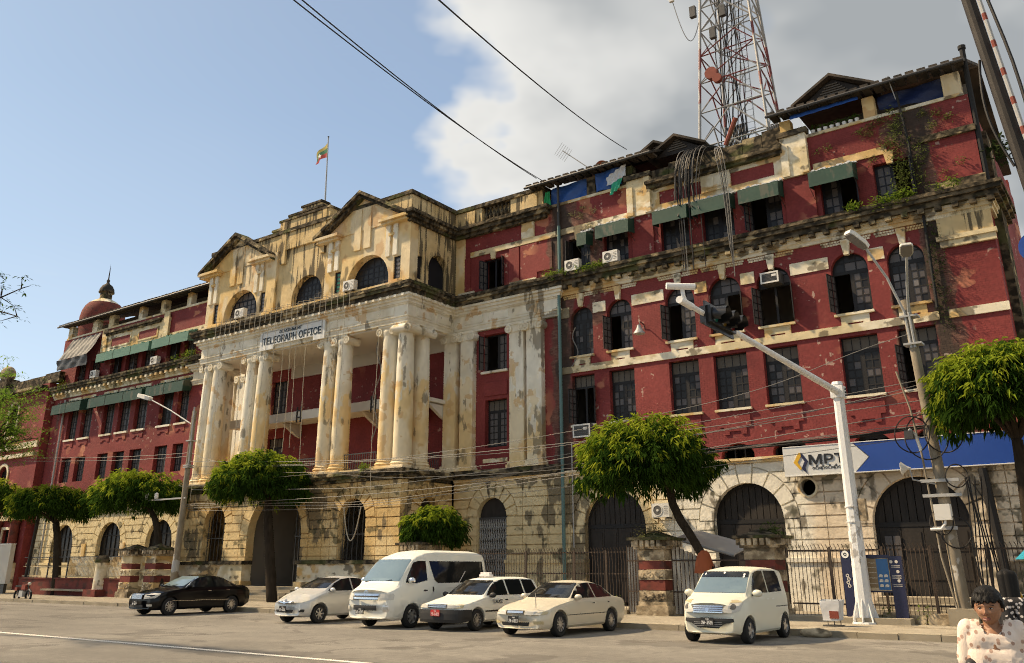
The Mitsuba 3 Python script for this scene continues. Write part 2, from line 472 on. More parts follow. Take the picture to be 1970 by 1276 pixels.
mat('transom_wood', (0.105, 0.092, 0.075), 0.8, 0.25)
mat('porch_white', (0.55, 0.52, 0.46), 0.85, 0.2)
mat('sign_white', (0.60, 0.60, 0.575), 0.5, 0.4)
mat('sign_letter', (0.018, 0.034, 0.050), 0.6, 0.3)
mat('sign_blue', (0.014, 0.055, 0.27), 0.35, 0.5)
mat('sign_navy', (0.014, 0.016, 0.05), 0.4, 0.5)
mat('sign_yellow', (0.62, 0.36, 0.02), 0.4, 0.5)
mat('letter_black', (0.012, 0.012, 0.013), 0.4, 0.5)
mat('white_paint', (0.70, 0.69, 0.66), 0.5, 0.4)
mat('line_white', (0.56, 0.52, 0.45), 0.8, 0.2)
mat('grey_metal', (0.33, 0.33, 0.32), 0.45, 0.5)
mat('dark_metal', (0.035, 0.034, 0.033), 0.5, 0.5)
mat('black_rubber', (0.016, 0.016, 0.016), 0.75, 0.3)
mat('black_cable', (0.014, 0.013, 0.013), 0.6, 0.3)
mat('grey_cable', (0.15, 0.145, 0.135), 0.6, 0.3)
mat('rope', (0.42, 0.38, 0.30), 0.9, 0.1)
mat('pipe_teal', (0.085, 0.16, 0.155), 0.45, 0.4)
mat('tarp_blue', (0.022, 0.075, 0.27), 0.45, 0.4)
mat('tarp_dark', (0.010, 0.020, 0.075), 0.5, 0.4)
mat('tarp_grey', (0.15, 0.145, 0.135), 0.6, 0.3)
mat('tarp_white', (0.55, 0.56, 0.57), 0.55, 0.3)
mat('tarp_green', (0.02, 0.30, 0.10), 0.5, 0.3)
mat('tarp_teal', (0.03, 0.33, 0.20), 0.5, 0.3)
mat('plastic_white', (0.60, 0.585, 0.54), 0.5, 0.4)
mat('grille_dark', (0.09, 0.088, 0.083), 0.7, 0.3)
mat('chrome', (0.70, 0.70, 0.70), 0.16, 0.5, metallic=1.0)
mat('alloy', (0.52, 0.52, 0.52), 0.3, 0.5, metallic=0.9)
mat('signal_black', (0.010, 0.010, 0.011), 0.3, 0.5)
mat('rust_red', (0.19, 0.045, 0.03), 0.7, 0.3)
mat('terracotta', (0.30, 0.085, 0.035), 0.8, 0.2)
# ------------------------------------------------------------------ ground
rng = random.Random(7)
ground('road', bx(-400, 300, -300, -11.0, -0.5, 0.0), 'asphalt')
ground('pavement', join([bx(-400, 300, -10.82, -5.95, -0.4, 0.15)]), 'pavement_concrete')
ground('forecourt', bx(-400, 300, -5.95, 60, -0.4, 0.142), 'pavement_concrete')
kx = -120.0
for i in range(135):
    L = 1.0
    if kx < 4:
        z = 0.155 + rng.uniform(-0.012, 0.012)
        part('pavement', 'kerb_stone', bx(kx + 0.008, kx + L - 0.008, -11.0 + rng.uniform(-.015, .015), -10.80, -0.3, z), 'flagstone')
    kx += L
part('road', 'lane_line', bx(-130, 60, -22.94, -22.78, 0.0, 0.004), 'line_white')

# ------------------------------------------------------------------ the old telegraph office
TO = thing('telegraph_office', 'long four-storey dark red and cream colonial office with a columned yellow porch', 'building')
YW = 0.45
XR, XL, PXL, PXR, PY = -3.2, -72.1, -47.05, -29.65, -3.9
FZ = 11.52                                      # third-floor sills

RW = [('F', -22.2, -20.93), ('G', -20.12, -18.78), ('A', -17.0, -15.55), ('B', -14.85, -13.33), ('C', -12.6, -11.1), ('D', -9.38, -7.9), ('E', -7.15, -5.75)]
LW = [(-69.6, -68.15), (-67.58, -66.06), (-64.47, -62.97), (-62.37, -60.81), (-60.19, -58.63), (-57.06, -55.48), (-54.91, -53.6)]


def side_map(x0):
    """front-view pieces (along, into the wall, up) turned onto a wall that faces +x at X0"""
    return lambda v: np.c_[x0 - v[:, 1], v[:, 0], v[:, 2]]


panes_left = [300]
PANES = [['pane_dusty'] * 7 + ['pane_dark'] * 2 + ['pane_pale'], ['pane_dusty'] * 5 + ['pane_dark'] * 5, ['pane_dark'] * 6 + ['pane_dusty'] * 2]


def grid(x0, x1, z0, z1, c, r, b=0.05):
    w, h = (x1 - x0 - b * (c - 1)) / c, (z1 - z0 - b * (r - 1)) / r
    return [sbox(x0 + i * (w + b), z0 + j * (h + b), x0 + i * (w + b) + w, z0 + j * (h + b) + h) for i in range(c) for j in range(r)]


def window(wall_part, x0, x1, z0, z1, y, style, head=None, opn='', paint='window_paint', mp=None, single=True, cols=2, mats=None):
    """a window of the office: frame with glazing bars, each pane a piece of its own, a leaf that stands open swung out"""
    outer = arch(x0, x1, z0, z1) if head == 'arch' else sbox(x0, z0, x1, z1)
    top = z1 + (x1 - x0) / 2 if head == 'arch' else z1
    f, m = 0.07, (x0 + x1) / 2
    holes, wood, leafs = [], [], []
    if style == 'transom':
        zt = z1 - 0.60
        wood += grid(x0 + f, x1 - f, zt + 0.06, z1 - 0.05, 4, 1, 0.03)
        rows, ztop = 5, zt - 0.04
    elif style == 'fan':
        zt = z1 - 0.05
        ring = outer.buffer(-f, join_style=2)
        holes += [g for q in grid(x0 + f, x1 - f, zt + 0.08, zt + 0.42, 3, 1) + grid(x0 + f, x1 - f, zt + 0.46, top + 0.1, 3, 1) for g in geoms(q.intersection(ring))]
        rows, ztop = 5, zt - 0.06
    elif style == 'lunette':
        ring = outer.buffer(-f, join_style=2)
        zt = z0 + (top - z0) * 0.70
        holes += [g for q in grid(x0 + f, x1 - f, zt + 0.06, top + 0.1, 6, 1, 0.06) for g in geoms(q.intersection(ring))]
        w = (x1 - x0) / 4
        for k, a in enumerate((x0 + f, x0 + w + 0.04, m + 0.03, x1 - w + 0.02)):
            holes += [g for q in grid(a, a + w - 0.11, z0 + f, zt - 0.05, 2, 4) for g in geoms(q.intersection(ring))]
        rows = 0
    else:
        rows, ztop = {'plain': 4, 'slot': 5}[style], z1 - f
    if style == 'slot':
        holes += grid(x0 + 0.11, x1 - 0.11, z0 + 0.1, z1 - 0.1, 1, 5, 0.08)
    elif rows:
        for s, a, b in (('L', x0 + f, m - 0.05), ('R', m + 0.05, x1 - f)):
            g = grid(a + 0.05, b - 0.05, z0 + f, ztop - 0.04, cols, rows)
            if s in opn:
                leafs.append((a, b, g, s))
                holes.append(sbox(a, z0 + f, b, ztop))
            else:
                holes += g
    opens = {id(h) for (a, b, g, s) in leafs for h in holes if abs(h.bounds[2] - h.bounds[0] - (b - a)) < 1e-6 and h.area > 0.2}
    solid = outer.difference(unary_union(holes + wood))
    W = part(TO, 'window', ext(solid, y, y + 0.06, mp), paint)
    for q in wood:
        part(W, 'board', ext(q, y + 0.015, y + 0.045, mp), 'transom_wood')
    mats = mats or PANES[rng.randrange(3)]
    rest = []
    for a, b, g, s in leafs:
        hinge, sg = (a, -1) if s == 'L' else (b, 1)
        lf = sbox(a, z0 + f, b, ztop).difference(unary_union(g))
        sw = lambda v, hinge=hinge, sg=sg: np.c_[hinge + (v[:, 1] - y) * 0.9 * sg + np.abs(v[:, 0] - hinge) * 0.25 * sg, y - np.abs(v[:, 0] - hinge) * 0.95, v[:, 2]]
        part(W, 'leaf', ext(lf, y, y + 0.04, sw), paint, label='window leaf swung open')
        rest += [ext(q, y + 0.012, y + 0.022, sw) for q in g]
    for h in holes:
        if id(h) in opens:
            continue
        e = ext(h, y + 0.02, y + 0.032, mp)
        if single and panes_left[0] > 0:
            panes_left[0] -= 1
            part(W, 'pane', e, mats[rng.randrange(len(mats))])
        else:
            rest.append(e)
    if rest:
        part(W, 'glazing', join(rest), mats[0], kind='stuff')
    return W


def wall(poly, y0, y1, m, mp=None, name='wall'):
    return part(TO, name, ext(poly, y0, y1, mp), m)


# ---- right wing, floors two and three (with the low arched windows of the mezzanine)
def mezz(x0, x1):
    return arch(x0 + 0.03, x1 - 0.03, 5.2, 6.22, 0.5)


open_f2 = [sbox(a, 8.2, b, 10.62) for _, a, b in RW]
open_f3 = [arch(a, b, FZ + 0.05, 13.42) for _, a, b in RW]
face = sbox(-22.95, 5.95, XR, 15.25).difference(unary_union(open_f2 + open_f3 + [mezz(a, b) for _, a, b in RW]))
W_R = wall(face, 0.0, YW, 'red_plaster')
opens2 = {'F': 'LR', 'G': '', 'A': '', 'B': '', 'C': '', 'D': '', 'E': 'L'}
opens3 = {'F': '', 'G': 'L', 'A': 'L', 'B': 'R', 'C': 'LR', 'D': 'L', 'E': ''}
for k, a, b in RW:
    window(W_R, a, b, 8.24, 10.62, 0.27, 'transom', opn=opens2[k])
    window(W_R, a, b, FZ + 0.08, 13.42, 0.25, 'fan', 'arch', opn=opens3[k])
    part(TO, 'window', ext(mezz(a, b).difference(unary_union(grid(a + .12, b - .12, 5.9, 6.5, 3, 1, .05))), 0.3, 0.36), 'window_paint')
    part(TO, 'sill', bx(a - 0.06, b + 0.06, -0.13, 0.02, 8.10, 8.2), 'cream_plaster')
    part(TO, 'sill', bx(a - 0.05, b + 0.05, -0.14, 0.02, FZ - 0.05, FZ + 0.05), 'cream_plaster')
    w0, w1 = a + 0.18, b - 0.18
    part(TO, 'apron', ext(Polygon([(w0, FZ - .05), (w0, FZ - .46), (w0 + .26, FZ - .46), (w0 + .26, FZ - .36), (w1 - .26, FZ - .36), (w1 - .26, FZ - .46), (w1, FZ - .46), (w1, FZ - .05)]), -0.055, 0.02), 'cream_plaster')
    w0, w1 = a + 0.06, b - 0.06
    part(TO, 'apron', ext(Polygon([(w0, 8.10), (w0, 7.42), (w0 + .2, 7.42), (w0 + .2, 7.10), (w0 + .44, 7.10), (w0 + .44, 7.24), (w1 - .44, 7.24), (w1 - .44, 7.10), (w1 - .2, 7.10), (w1 - .2, 7.42), (w1, 7.42), (w1, 8.10)]), -0.05, 0.02), 'red_plaster')
    c = (a + b) / 2
    part(TO, 'keystone', ext(Polygon([(c - .10, 14.05), (c + .10, 14.05), (c + .19, 14.72), (c - .19, 14.72)]), -0.14, 0.05), 'cream_plaster')
    for i in range(7):                      # the white brick course each side of the keystone
        for j in range(2):
            for s in (-1, 1):
                u = c + s * (0.24 + 0.115 * i + 0.05 * (j % 2))
                if u < -22.9:
                    continue
                part(TO, 'header_brick', bx(u - 0.048, u + 0.048, -0.035, 0.02, 14.56 + 0.105 * j, 14.64 + 0.105 * j), 'cream_plaster')
part(TO, 'string_course', bx(-22.9, -5.55, -0.07, 0.03, 10.76, 11.09), 'cream_plaster')
part(TO, 'string_course', bx(-5.2, XR + .05, -0.07, 0.03, 10.76, 11.09), 'cream_plaster')
blocks = [(-22.9, -22.25), (-20.88, -20.17), (-18.73, -17.05), (-15.5, -14.9), (-13.28, -12.65), (-11.05, -9.43), (-7.85, -7.2)]
for a, b in blocks:
    part(TO, 'impost_block', bx(a, b, -0.045, 0.03, 13.61, 14.13), 'cream_plaster')
# red pilaster strips between the window groups
for a, b in ((-18.5, -17.35), (-10.9, -9.6)):
    part(TO, 'pilaster', bx(a, b, -0.09, 0.02, 15.75, 18.12), 'red_plaster')
part(TO, 'rooms', join([bx(-29.6, -3.7, 4.0, 4.2, 0.2, 19.7)] + [bx(-29.6, -3.7, YW, 4.2, z - .12, z) for z in (6.0, 10.95, 15.3, 19.7)] + [bx(x - .1, x + .1, YW, 4.0, .2, 19.7) for x in (-29.2, -23.2, -18.2, -10.3, -3.8)]), 'room_dark')

# ---- right wing, top floor
D4 = (-9.42, -7.95)
open4 = [sbox(a, 15.92, b, 17.75) for _, a, b in RW] + [sbox(-27.68, 15.98, -26.35, 17.78)]
top4 = sbox(-29.6, 15.7, XR, 19.82).difference(unary_union(open4))
W_4 = wall(top4, 0.0, YW, 'red_plaster')
for k, a, b in RW:
    window(W_4, a, b, 15.95, 17.75, 0.27, 'plain', opn={'A': '', 'B': '', 'C': 'L', 'D': 'R', 'E': 'R', 'F': 'L', 'G': ''}[k], paint='window_blue')
window(W_4, -27.68, -26.35, 16.0, 17.78, 0.2, 'plain', opn='LR', paint='window_blue')
part(TO, 'band', bx(-22.9, -18.75, -0.06, 0.03, 18.1, 18.42), 'cream_plaster')
part(TO, 'band', bx(-9.55, -6.5, -0.06, 0.03, 18.12, 18.46), 'cream_plaster')
part(TO, 'band', bx(-5.3, XR + .06, -0.14, 0.03, 18.16, 18.42), 'weathered_lime')
part(TO, 'band', bx(-28.6, -22.95, -0.08, 0.03, 18.1, 18.40), 'cream_plaster')
part(TO, 'keystone', ext(Polygon([(-27.15, 17.74), (-26.9, 17.74), (-26.85, 18.14), (-27.2, 18.14)]), -.1, .02), 'cream_plaster')
for a, b in ((-21.6, 17.62), (-6.45, 17.62)):
    part(TO, 'keystone', ext(Polygon([(a - .12, b), (a + .12, b), (a + .2, b + .55), (a - .2, b + .55)]), -.12, .02), 'cream_plaster')
for a, b in ((-18.62, -17.35), (-10.84, -9.68)):          # the weathered piers of the middle section
    P = part(TO, 'pier', bx(a, b, -0.20, 0.05, 18.05, 20.05), 'cream_plaster')
    part(P, 'strip', bx(a, a + 0.33, -0.26, -0.2, 18.1, 19.6), 'cream_plaster')
    part(P, 'strip', bx(b - 0.3, b, -0.26, -0.2, 18.1, 20.0), 'cream_plaster')
    part(P, 'cap', rough(bx(a - 0.1, b + 0.1, -0.32, 0.1, 20.0, 20.25), .03, 3), 'weathered_lime')
part(TO, 'frieze', bx(-17.35, -10.84, -0.05, 0.02, 18.1, 18.42), 'cream_plaster')
part(TO, 'frieze', bx(-17.35, -10.84, -0.05, 0.02, 19.08, 19.3), 'cream_plaster')
for a, b in ((-17.35, -16.95), (-11.25, -10.84)):
    part(TO, 'frieze', bx(a, b, -0.06, 0.02, 18.42, 19.08), 'cream_plaster')
T_ = part(TO, 'tablet', bx(-14.75, -13.3, -0.12, 0.02, 18.4, 19.25), 'cream_plaster')
for i in range(2):
    part(T_, 'raised_panel', bx(-14.42 + .42 * i, -14.1 + .42 * i, -0.16, -0.12, 18.55, 19.05), 'cream_plaster')
seg = Polygon([(x, 0) for x in np.arange(-17.4, -10.79, .3)])
cor = [(19.28, 19.45, .30), (19.45, 19.62, .48), (19.62, 19.72, .36)]
part(TO, 'cornice', join([rough(slab(sbox(-17.5, -o, -10.75, .2).segmentize(.35), a, b), .035, 2.2, 3) for a, b, o in cor]), 'weathered_lime')
for i, x in enumerate(np.arange(-17.3, -10.8, 0.94)):     # the broken parapet over the middle section
    h = 20.35 + 0.30 * (i / 7) + 0.1 * rng.uniform(-1, 1)
    part(TO, 'parapet_block', rough(bx(x, x + 0.91, -0.02, 0.38, 19.72, h), .02, 2.0, i), 'weathered_lime')

# ---- veranda under the roofs, both wings
def veranda(x0, x1, posts, pmat):
    part(TO, 'veranda_sill', bx(x0, x1, -0.06, 0.4, 19.80, 19.94), 'cream_plaster')
    for a, b in posts:
        part(TO, 'veranda_post', bx(a, b, -0.03, 0.42, 19.93, 20.92), pmat)
    part(TO, 'veranda_back', bx(x0, x1, 2.2, 2.4, 19.8, 21.4), 'room_dark')


def eave(x0, x1, zf=21.0, ridge=24.2, y0=-0.62):
    prof = Polygon([(y0, zf), (y0, zf + .13), (6.0, ridge), (12.6, zf + .1), (12.6, zf - .02), (6.0, ridge - .16)])
    R = part(TO, 'roof', extx(prof, x0, x1), 'dark_roof')
    part(R, 'gutter', tube([(x0, y0 - .06, zf + .02), (x1, y0 - .06, zf + .02)], .07, 8), 'dark_metal')
    n = int((x1 - x0) / 0.45)
    for i in range(n):                       # roof tiles' front edge
        x = x0 + (i + .5) * (x1 - x0) / n
        part(R, 'ridge_tile', bx(x - .16, x + .16, y0 - .03, y0 + .9, zf + .1 + rng.uniform(0, .02), zf + .2 + rng.uniform(0, .03)), 'dark_roof')
    return R


veranda(-9.7, -3.35, [(-10.8, -10.33), (-7.2, -6.72), (-4.05, -3.38)], 'yellow_lime')
veranda(-23.6, -18.6, [(-21.0, -20.5), (-18.9, -18.35)], 'weathered_lime')
veranda(-71.8, -47.4, [(-71.7, -71.1), (-68.0, -67.25), (-65.6, -64.9), (-61.4, -60.9), (-58.5, -57.9), (-55.2, -54.7), (-51.5, -51.0)], 'cream_plaster')
eave(-11.2, -3.05)
eave(-24.5, -17.0)
eave(-72.4, -47.3, 20.85, 23.6)


def gablet(xc, w, zb, zt, y=1.2):
    G = part(TO, 'gablet', ext(Polygon([(xc - w, zb), (xc + w, zb), (xc, zt)]), y, y + 3.5), 'dark_planks')
    sl = [Polygon([(xc, zt + .02), (xc + s * (w + .35), zb - .02), (xc + s * (w + .35), zb + .1), (xc, zt + .16)]) for s in (-1, 1)]
    part(G, 'roof_slope', ext(sl[0], y - .35, y + 3.6), 'dark_roof')
    part(G, 'roof_slope', ext(sl[1], y - .35, y + 3.6), 'dark_roof')
    for i in range(5):
        z = zb + 0.2 + i * 0.12
        h = (zt - z) / (zt - zb) * w * .55
        part(G, 'louvre', bx(xc - h, xc + h, y - .05, y, z, z + .06), 'transom_wood')
    return G


gablet(-8.6, 1.5, 22.0, 23.0)
gablet(-17.9, 1.35, 21.9, 22.75, 2.0)
gablet(-16.2, 1.25, 21.3, 22.1, 0.8)
part(TO, 'vent_pipe', tube([(-3.1, 0.1, 15.9), (-3.1, 0.1, 21.9)], .11, 10), 'black_rubber')
part(TO, 'vent_cap', lathe([(0, 21.9), (.15, 21.9), (.15, 22.05), (0, 22.1)], 12, (-3.1, .1, 0)), 'black_rubber')

# ---- end wall and back
part(TO, 'side_wall', bx(XR - .4, XR - .02, YW, 13.0, 0.2, 19.8), 'red_plaster')
part(TO, 'side_wall', bx(XL + .02, XL + .4, YW, 13.0, 0.2, 19.8), 'red_plaster')
part(TO, 'rear_wall', bx(XL + .1, XR - .1, 13.0, 13.4, 0.2, 20.9), 'red_plaster')
part(TO, 'side_pier', bx(XR - .35, XR + .28, 1.2, 2.6, 0.2, 18.6), 'weathered_lime')
part(TO, 'end_panel', bx(-5.1, XR + .02, -0.1, 0.03, 14.0, 14.95), 'streaked_lime')
part(TO, 'end_moulding', bx(-5.2, XR + .12, -0.2, 0.03, 13.82, 14.0), 'cream_plaster')
part(TO, 'end_moulding', bx(-5.1, XR + .06, -0.13, 0.03, 13.55, 13.82), 'cream_plaster')

# ---- the main cornice all along the front and round the porch
foot_wing = sbox(XL, 0, XR, 13.2)
foot_bays = sbox(-53.2, -0.16, -22.75, 2)
foot_porch = sbox(PXL, PY, PXR, 2)
foot = unary_union([foot_wing, foot_bays, foot_porch])
front = sbox(-90, -9, 10, 3.5)


def course(fp, z0, z1, off, seg=0.4):
    q = fp.buffer(off, join_style=2).intersection(front)
    return slab(q.segmentize(seg), z0, z1)


part(TO, 'cornice', join([rough(course(foot, a, b, o, .3), .045, 1.7, 5) for a, b, o in ((15.22, 15.44, .42), (15.44, 15.62, .56), (15.62, 15.76, .62))]), 'weathered_lime')
part(TO, 'bed_moulding', join([course(foot_wing, a, b, o, 9) for a, b, o in ((14.78, 14.95, .10), (14.95, 15.12, .17), (15.12, 15.22, .24))]), 'cream_plaster')
for x in np.arange(-22.4, XR + .3, 0.62):
    part(TO, 'bracket', rough(bx(x, x + .24, -0.46, -0.2, 15.02, 15.23), .02, 4), 'weathered_lime')
part(TO, 'bracket_row', join([bx(x, x + .24, -0.46, -0.2, 15.02, 15.23) for x in np.arange(-71.8, -53.6, 0.62)]), 'cream_plaster', kind='stuff')
# upper cornice and attic round the porch and the bay right of it
up_bay = sbox(-30, -0.1, -23.65, 2)
upper = unary_union([foot_porch, up_bay])
keepc = unary_union([sbox(-29.75, -9, -20, 3.5), sbox(-60, -3.3, -20, 3.5)])
part(TO, 'upper_cornice', join([rough(slab(upper.buffer(o, join_style=2).intersection(front).intersection(keepc).segmentize(.35), a, b), .03, 2, 9) for a, b, o in ((19.3, 19.48, .18), (19.48, 19.68, .36), (19.68, 19.88, .5))]), 'weathered_lime')
att = upper.buffer(-.05, join_style=2)
ring = att.difference(att.buffer(-.38, join_style=2)).intersection(sbox(-60, -9, 0, 1.9))
gap = sbox(-27.85, -1, -25.85, .32)
part(TO, 'attic', slab(ring.difference(gap), 19.88, 20.95), 'streaked_lime')
part(TO, 'attic_base', slab(gap.intersection(att.difference(att.buffer(-.38, join_style=2))), 19.88, 20.08), 'streaked_lime')
cop = upper.buffer(.06, join_style=2).difference(upper.buffer(-.46, join_style=2)).intersection(sbox(-60, -9, 0, 1.9))
part(TO, 'coping', rough(slab(cop.segmentize(.4), 20.95, 21.18), .02, 2, 4), 'weathered_lime')
bal = [(.05, 0), (.09, .02), (.09, .06), (.05, .1), (.11, .26), (.10, .36), (.05, .52), (.045, .62), (.08, .72), (.08, .80), (0, .8)]
for i in range(7):
    part(TO, 'baluster', lathe([(r, z * 1.09) for r, z in bal], 10, (-27.62 + .27 * i, 0.13, 20.08)), 'weathered_lime', smooth=40)
part(TO, 'flat_roof', slab(upper.buffer(-.2), 19.6, 19.82), 'dark_roof')
for a, b in ((-24.9, -24.05), (-28.9, -28.25)):
    part(TO, 'attic_panel', bx(a, b, -0.16, -0.04, 20.0, 20.85), 'streaked_lime')
# bay right of the porch: projecting red strips and cream blocks
for a, b, z0, z1 in ((-29.55, -28.6, 16.2, 18.1), (-25.95, -25.3, 15.8, 18.05), (-25.2, -24.15, 15.8, 18.05), (-24.15, -23.2, 16.4, 17.9)):
    part(TO, 'red_panel', bx(a, b, -0.07, 0.02, z0, z1), 'red_plaster')
part(TO, 'cream_block', bx(-25.1, -24.3, -0.12, 0.02, 18.4, 19.3), 'cream_plaster')
part(TO, 'yellow_strip', bx(-29.62, -29.0, -0.1, 0.02, 15.8, 19.3), 'yellow_lime')
for a, b in ((-29.4, -28.3), (-25.9, -24.2), (-23.8, -23.2)):
    part(TO, 'ledge_block', rough(bx(a, b, -0.12, 0.05, 15.76, 16.12), .02, 3), 'cream_plaster')
for a, b in ((-11.0, -9.5), (-13.25, -12.65), (-15.5, -14.9), (-18.7, -17.1)):
    part(TO, 'ledge_block', rough(bx(a, b, -0.1, 0.05, 15.76, 15.97), .02, 3), 'cream_plaster')
part(TO, 'ledge_block', rough(bx(-5.3, XR + .1, -0.2, 0.05, 15.76, 16.25), .02, 3), 'weathered_lime')

# ---- left wing
l3 = [sbox(a, 11.3, b, 14.3) for a, b in LW]
l2 = [sbox(a + .05, 8.0, b - .05, 9.88) for a, b in LW]
l4 = [sbox(a, 15.85, b, 17.5) for a, b in LW]
W_L = wall(sbox(XL, 5.95, -47.0, 14.85).difference(unary_union(l3 + l2)), 0.0, YW, 'red_plaster')
W_L4 = wall(sbox(XL, 15.7, -47.0, 19.82).difference(unary_union(l4)), 0.0, YW, 'red_plaster')
for a, b in LW:
    window(W_L, a, b, 11.33, 14.3, 0.3, 'transom', single=False)
    window(W_L, a + .05, b - .05, 8.0, 9.88, 0.3, 'plain', single=False)
    window(W_L4, a, b, 15.88, 17.5, 0.3, 'plain', single=False, opn='R')
    part(TO, 'sill', bx(a - .05, b + .05, -.13, .02, 11.18, 11.32), 'white_lime')
    w0, w1 = a + .12, b - .12
    part(TO, 'apron', ext(Polygon([(w0, 11.18), (w0, 10.72), (w0 + .3, 10.72), (w0 + .45, 10.86), (w1 - .45, 10.86), (w1 - .3, 10.72), (w1, 10.72), (w1, 11.18)]), -.05, .02), 'red_plaster')
    part(TO, 'brick_lintel', bx(a - .2, b + .2, -.05, .02, 14.42, 14.62), 'cream_plaster')
part(TO, 'rooms', join([bx(-71.7, -47.1, 4.0, 4.2, 0.2, 19.7)] + [bx(-71.7, -47.1, YW, 4.2, z - .12, z) for z in (6.0, 10.6, 15.3, 19.7)]), 'room_dark')
PF = part(TO, 'pediment_front', bx(-65.9, -57.0, -.14, .02, 17.85, 19.42), 'cream_plaster')
for a, b in ((-64.5, -61.95), (-60.75, -58.4)):
    part(PF, 'red_inset', bx(a, b, -.16, -.13, 18.2, 18.82), 'red_plaster')
    for q in (bx(a - .14, b + .14, -.19, -.14, 18.82, 18.94), bx(a - .14, b + .14, -.19, -.14, 18.08, 18.2), bx(a - .14, a, -.19, -.14, 18.2, 18.82), bx(b, b + .14, -.19, -.14, 18.2, 18.82)):
        part(PF, 'moulding', q, 'cream_plaster')
part(PF, 'cap', join([rough(bx(-65.4, -57.9, -.42, 0, 19.3, 19.48), .02, 2), rough(bx(-65.3, -58.0, -.3, 0, 19.16, 19.3), .02, 2)]), 'weathered_lime')
for a, b in ((-65.95, -65.2), (-57.6, -56.95)):
    part(PF, 'strip', bx(a, b, -.22, -.14, 17.9, 19.75), 'cream_plaster')
part(TO, 'band', bx(-56.95, -47.4, -.06, .02, 17.8, 18.15), 'cream_plaster')
part(TO, 'rain_pipe', tube([(-70.25, -.12, 0.3), (-70.25, -.12, 14.6)], .075, 8), 'grey_metal')

# ---- rain pipe and its blackened strip on the right wing
part(TO, 'rain_pipe', tube([(-22.72, -.22, 0.4), (-22.72, -.22, 15.2)], .085, 10), 'pipe_teal', label='thin teal rain pipe down the right wing')
part(TO, 'rain_pipe', tube([(-22.70, -.14, 15.7), (-22.70, -.14, 18.6)], .085, 10), 'pipe_teal')
part(TO, 'rain_pipe', tube([(-22.70, -.14, 18.6), (-22.70, -.14, 20.9)], .07, 10), 'dark_metal')
part(TO, 'rain_pipe', tube([(-22.25, -.1, 2.6), (-22.25, -.1, 7.4)], .03, 6), 'grey_metal')
part(TO, 'rain_pipe', tube([(-5.55, -.16, 11.2), (-5.5, -.16, 15.2)], .06, 8), 'black_rubber')
part(TO, 'rain_pipe', tube([(-5.62, -.16, 15.8), (-5.6, -.2, 18.2), (-5.75, -.3, 20.6)], .05, 8), 'black_rubber')

# ------------------------------------------------------------------ ground floor: rusticated blocks, arches, doors
CH = 0.445


def ring_sector(cx, cz, r0, r1, a0, a1):
    t = np.linspace(a0, a1, 5)
    return Polygon([(cx + r1 * math.cos(a), cz + r1 * math.sin(a)) for a in t] + [(cx + r0 * math.cos(a), cz + r0 * math.sin(a)) for a in t[::-1]])


def rusticated(x0, x1, z0, z1, arches, y, m='rustic_stone', extra=(), splits=(), mp=None, depth=0.42, skip=lambda q: False):
    """backing wall plus one proud block per course and pier, and the voussoirs of every arch"""
    opens = [arch(cx - r, cx + r, zb, zs) for cx, r, zs, zb in arches] + list(extra)
    hole = unary_union(opens) if opens else Polygon()
    B = part(TO, 'wall', ext(sbox(x0, z0, x1, z1).difference(hole), y + 0.09, y + depth, mp), m)
    vs = []
    for cx, r, zs, zb in arches:
        n = 9
        for i in range(n):
            a0, a1 = math.pi * i / n + .03 / r, math.pi * (i + 1) / n - .03 / r
            rr = r + (0.62 if i != n // 2 else .8)
            q = ring_sector(cx, zs, r, rr, a0, a1).intersection(sbox(x0, z0, x1, z1 - .05))
            for g in geoms(q):
                vs.append(g)
    keep = unary_union([g.buffer(.05) for g in vs] + [hole]) if vs or opens else Polygon()
    for g in vs:
        part(B, 'voussoir', ext(g, y, y + .1, mp), m)
    k = 0
    z = z1 - .03
    while z > z0 + .1:
        zb = max(z - CH + .055, z0)
        strip = sbox(x0, zb, x1, z).difference(keep)
        for g in geoms(strip):
            a, _, b, _ = g.bounds
            cuts = sorted([s for s in splits if a + .25 < s < b - .25])
            xs = [a] + cuts + [b]
            for u, w in zip(xs[:-1], xs[1:]):
                for h in geoms(g.intersection(sbox(u + .016, zb - 1, w - .016, z + 1))):
                    if h.area > .02:
                        part(B, 'stone', ext(h, y + rng.uniform(-.008, .008), y + .1, mp), m)
        z -= CH
        k += 1
    return B


GF_R = [(-13.88, 1.5, 3.58, .3), (-7.32, 1.68, 3.30, .3), (-20.15, 1.56, 3.55, .3), (-27.1, 0.92, 4.15, .3)]
rusticated(-29.55, XR, 2.1, 5.9, GF_R, 0.0, extra=[disc(-11.3, 4.77, .32)], splits=(-25.2, -23.75, -22.5, -18.2, -17.2, -16.2, -12.0, -11.75, -10.7, -9.75, -5.1, -4.3))
part(TO, 'porthole_ring', ext(disc(-11.3, 4.77, .40).difference(disc(-11.3, 4.77, .32)), -.06, .02), 'white_lime')


def plinth(x0, x1, y, gaps, m='rustic_stone', z1=2.1):
    for a, b in zip([x0] + [g[1] for g in gaps], [g[0] for g in gaps] + [x1]):
        part(TO, 'plinth', bx(a, b, y - .1, y + .4, .1, z1 - .16), m)
        part(TO, 'plinth_cap', bx(a - .03, b + .03, y - .17, y + .4, z1 - .16, z1), m)


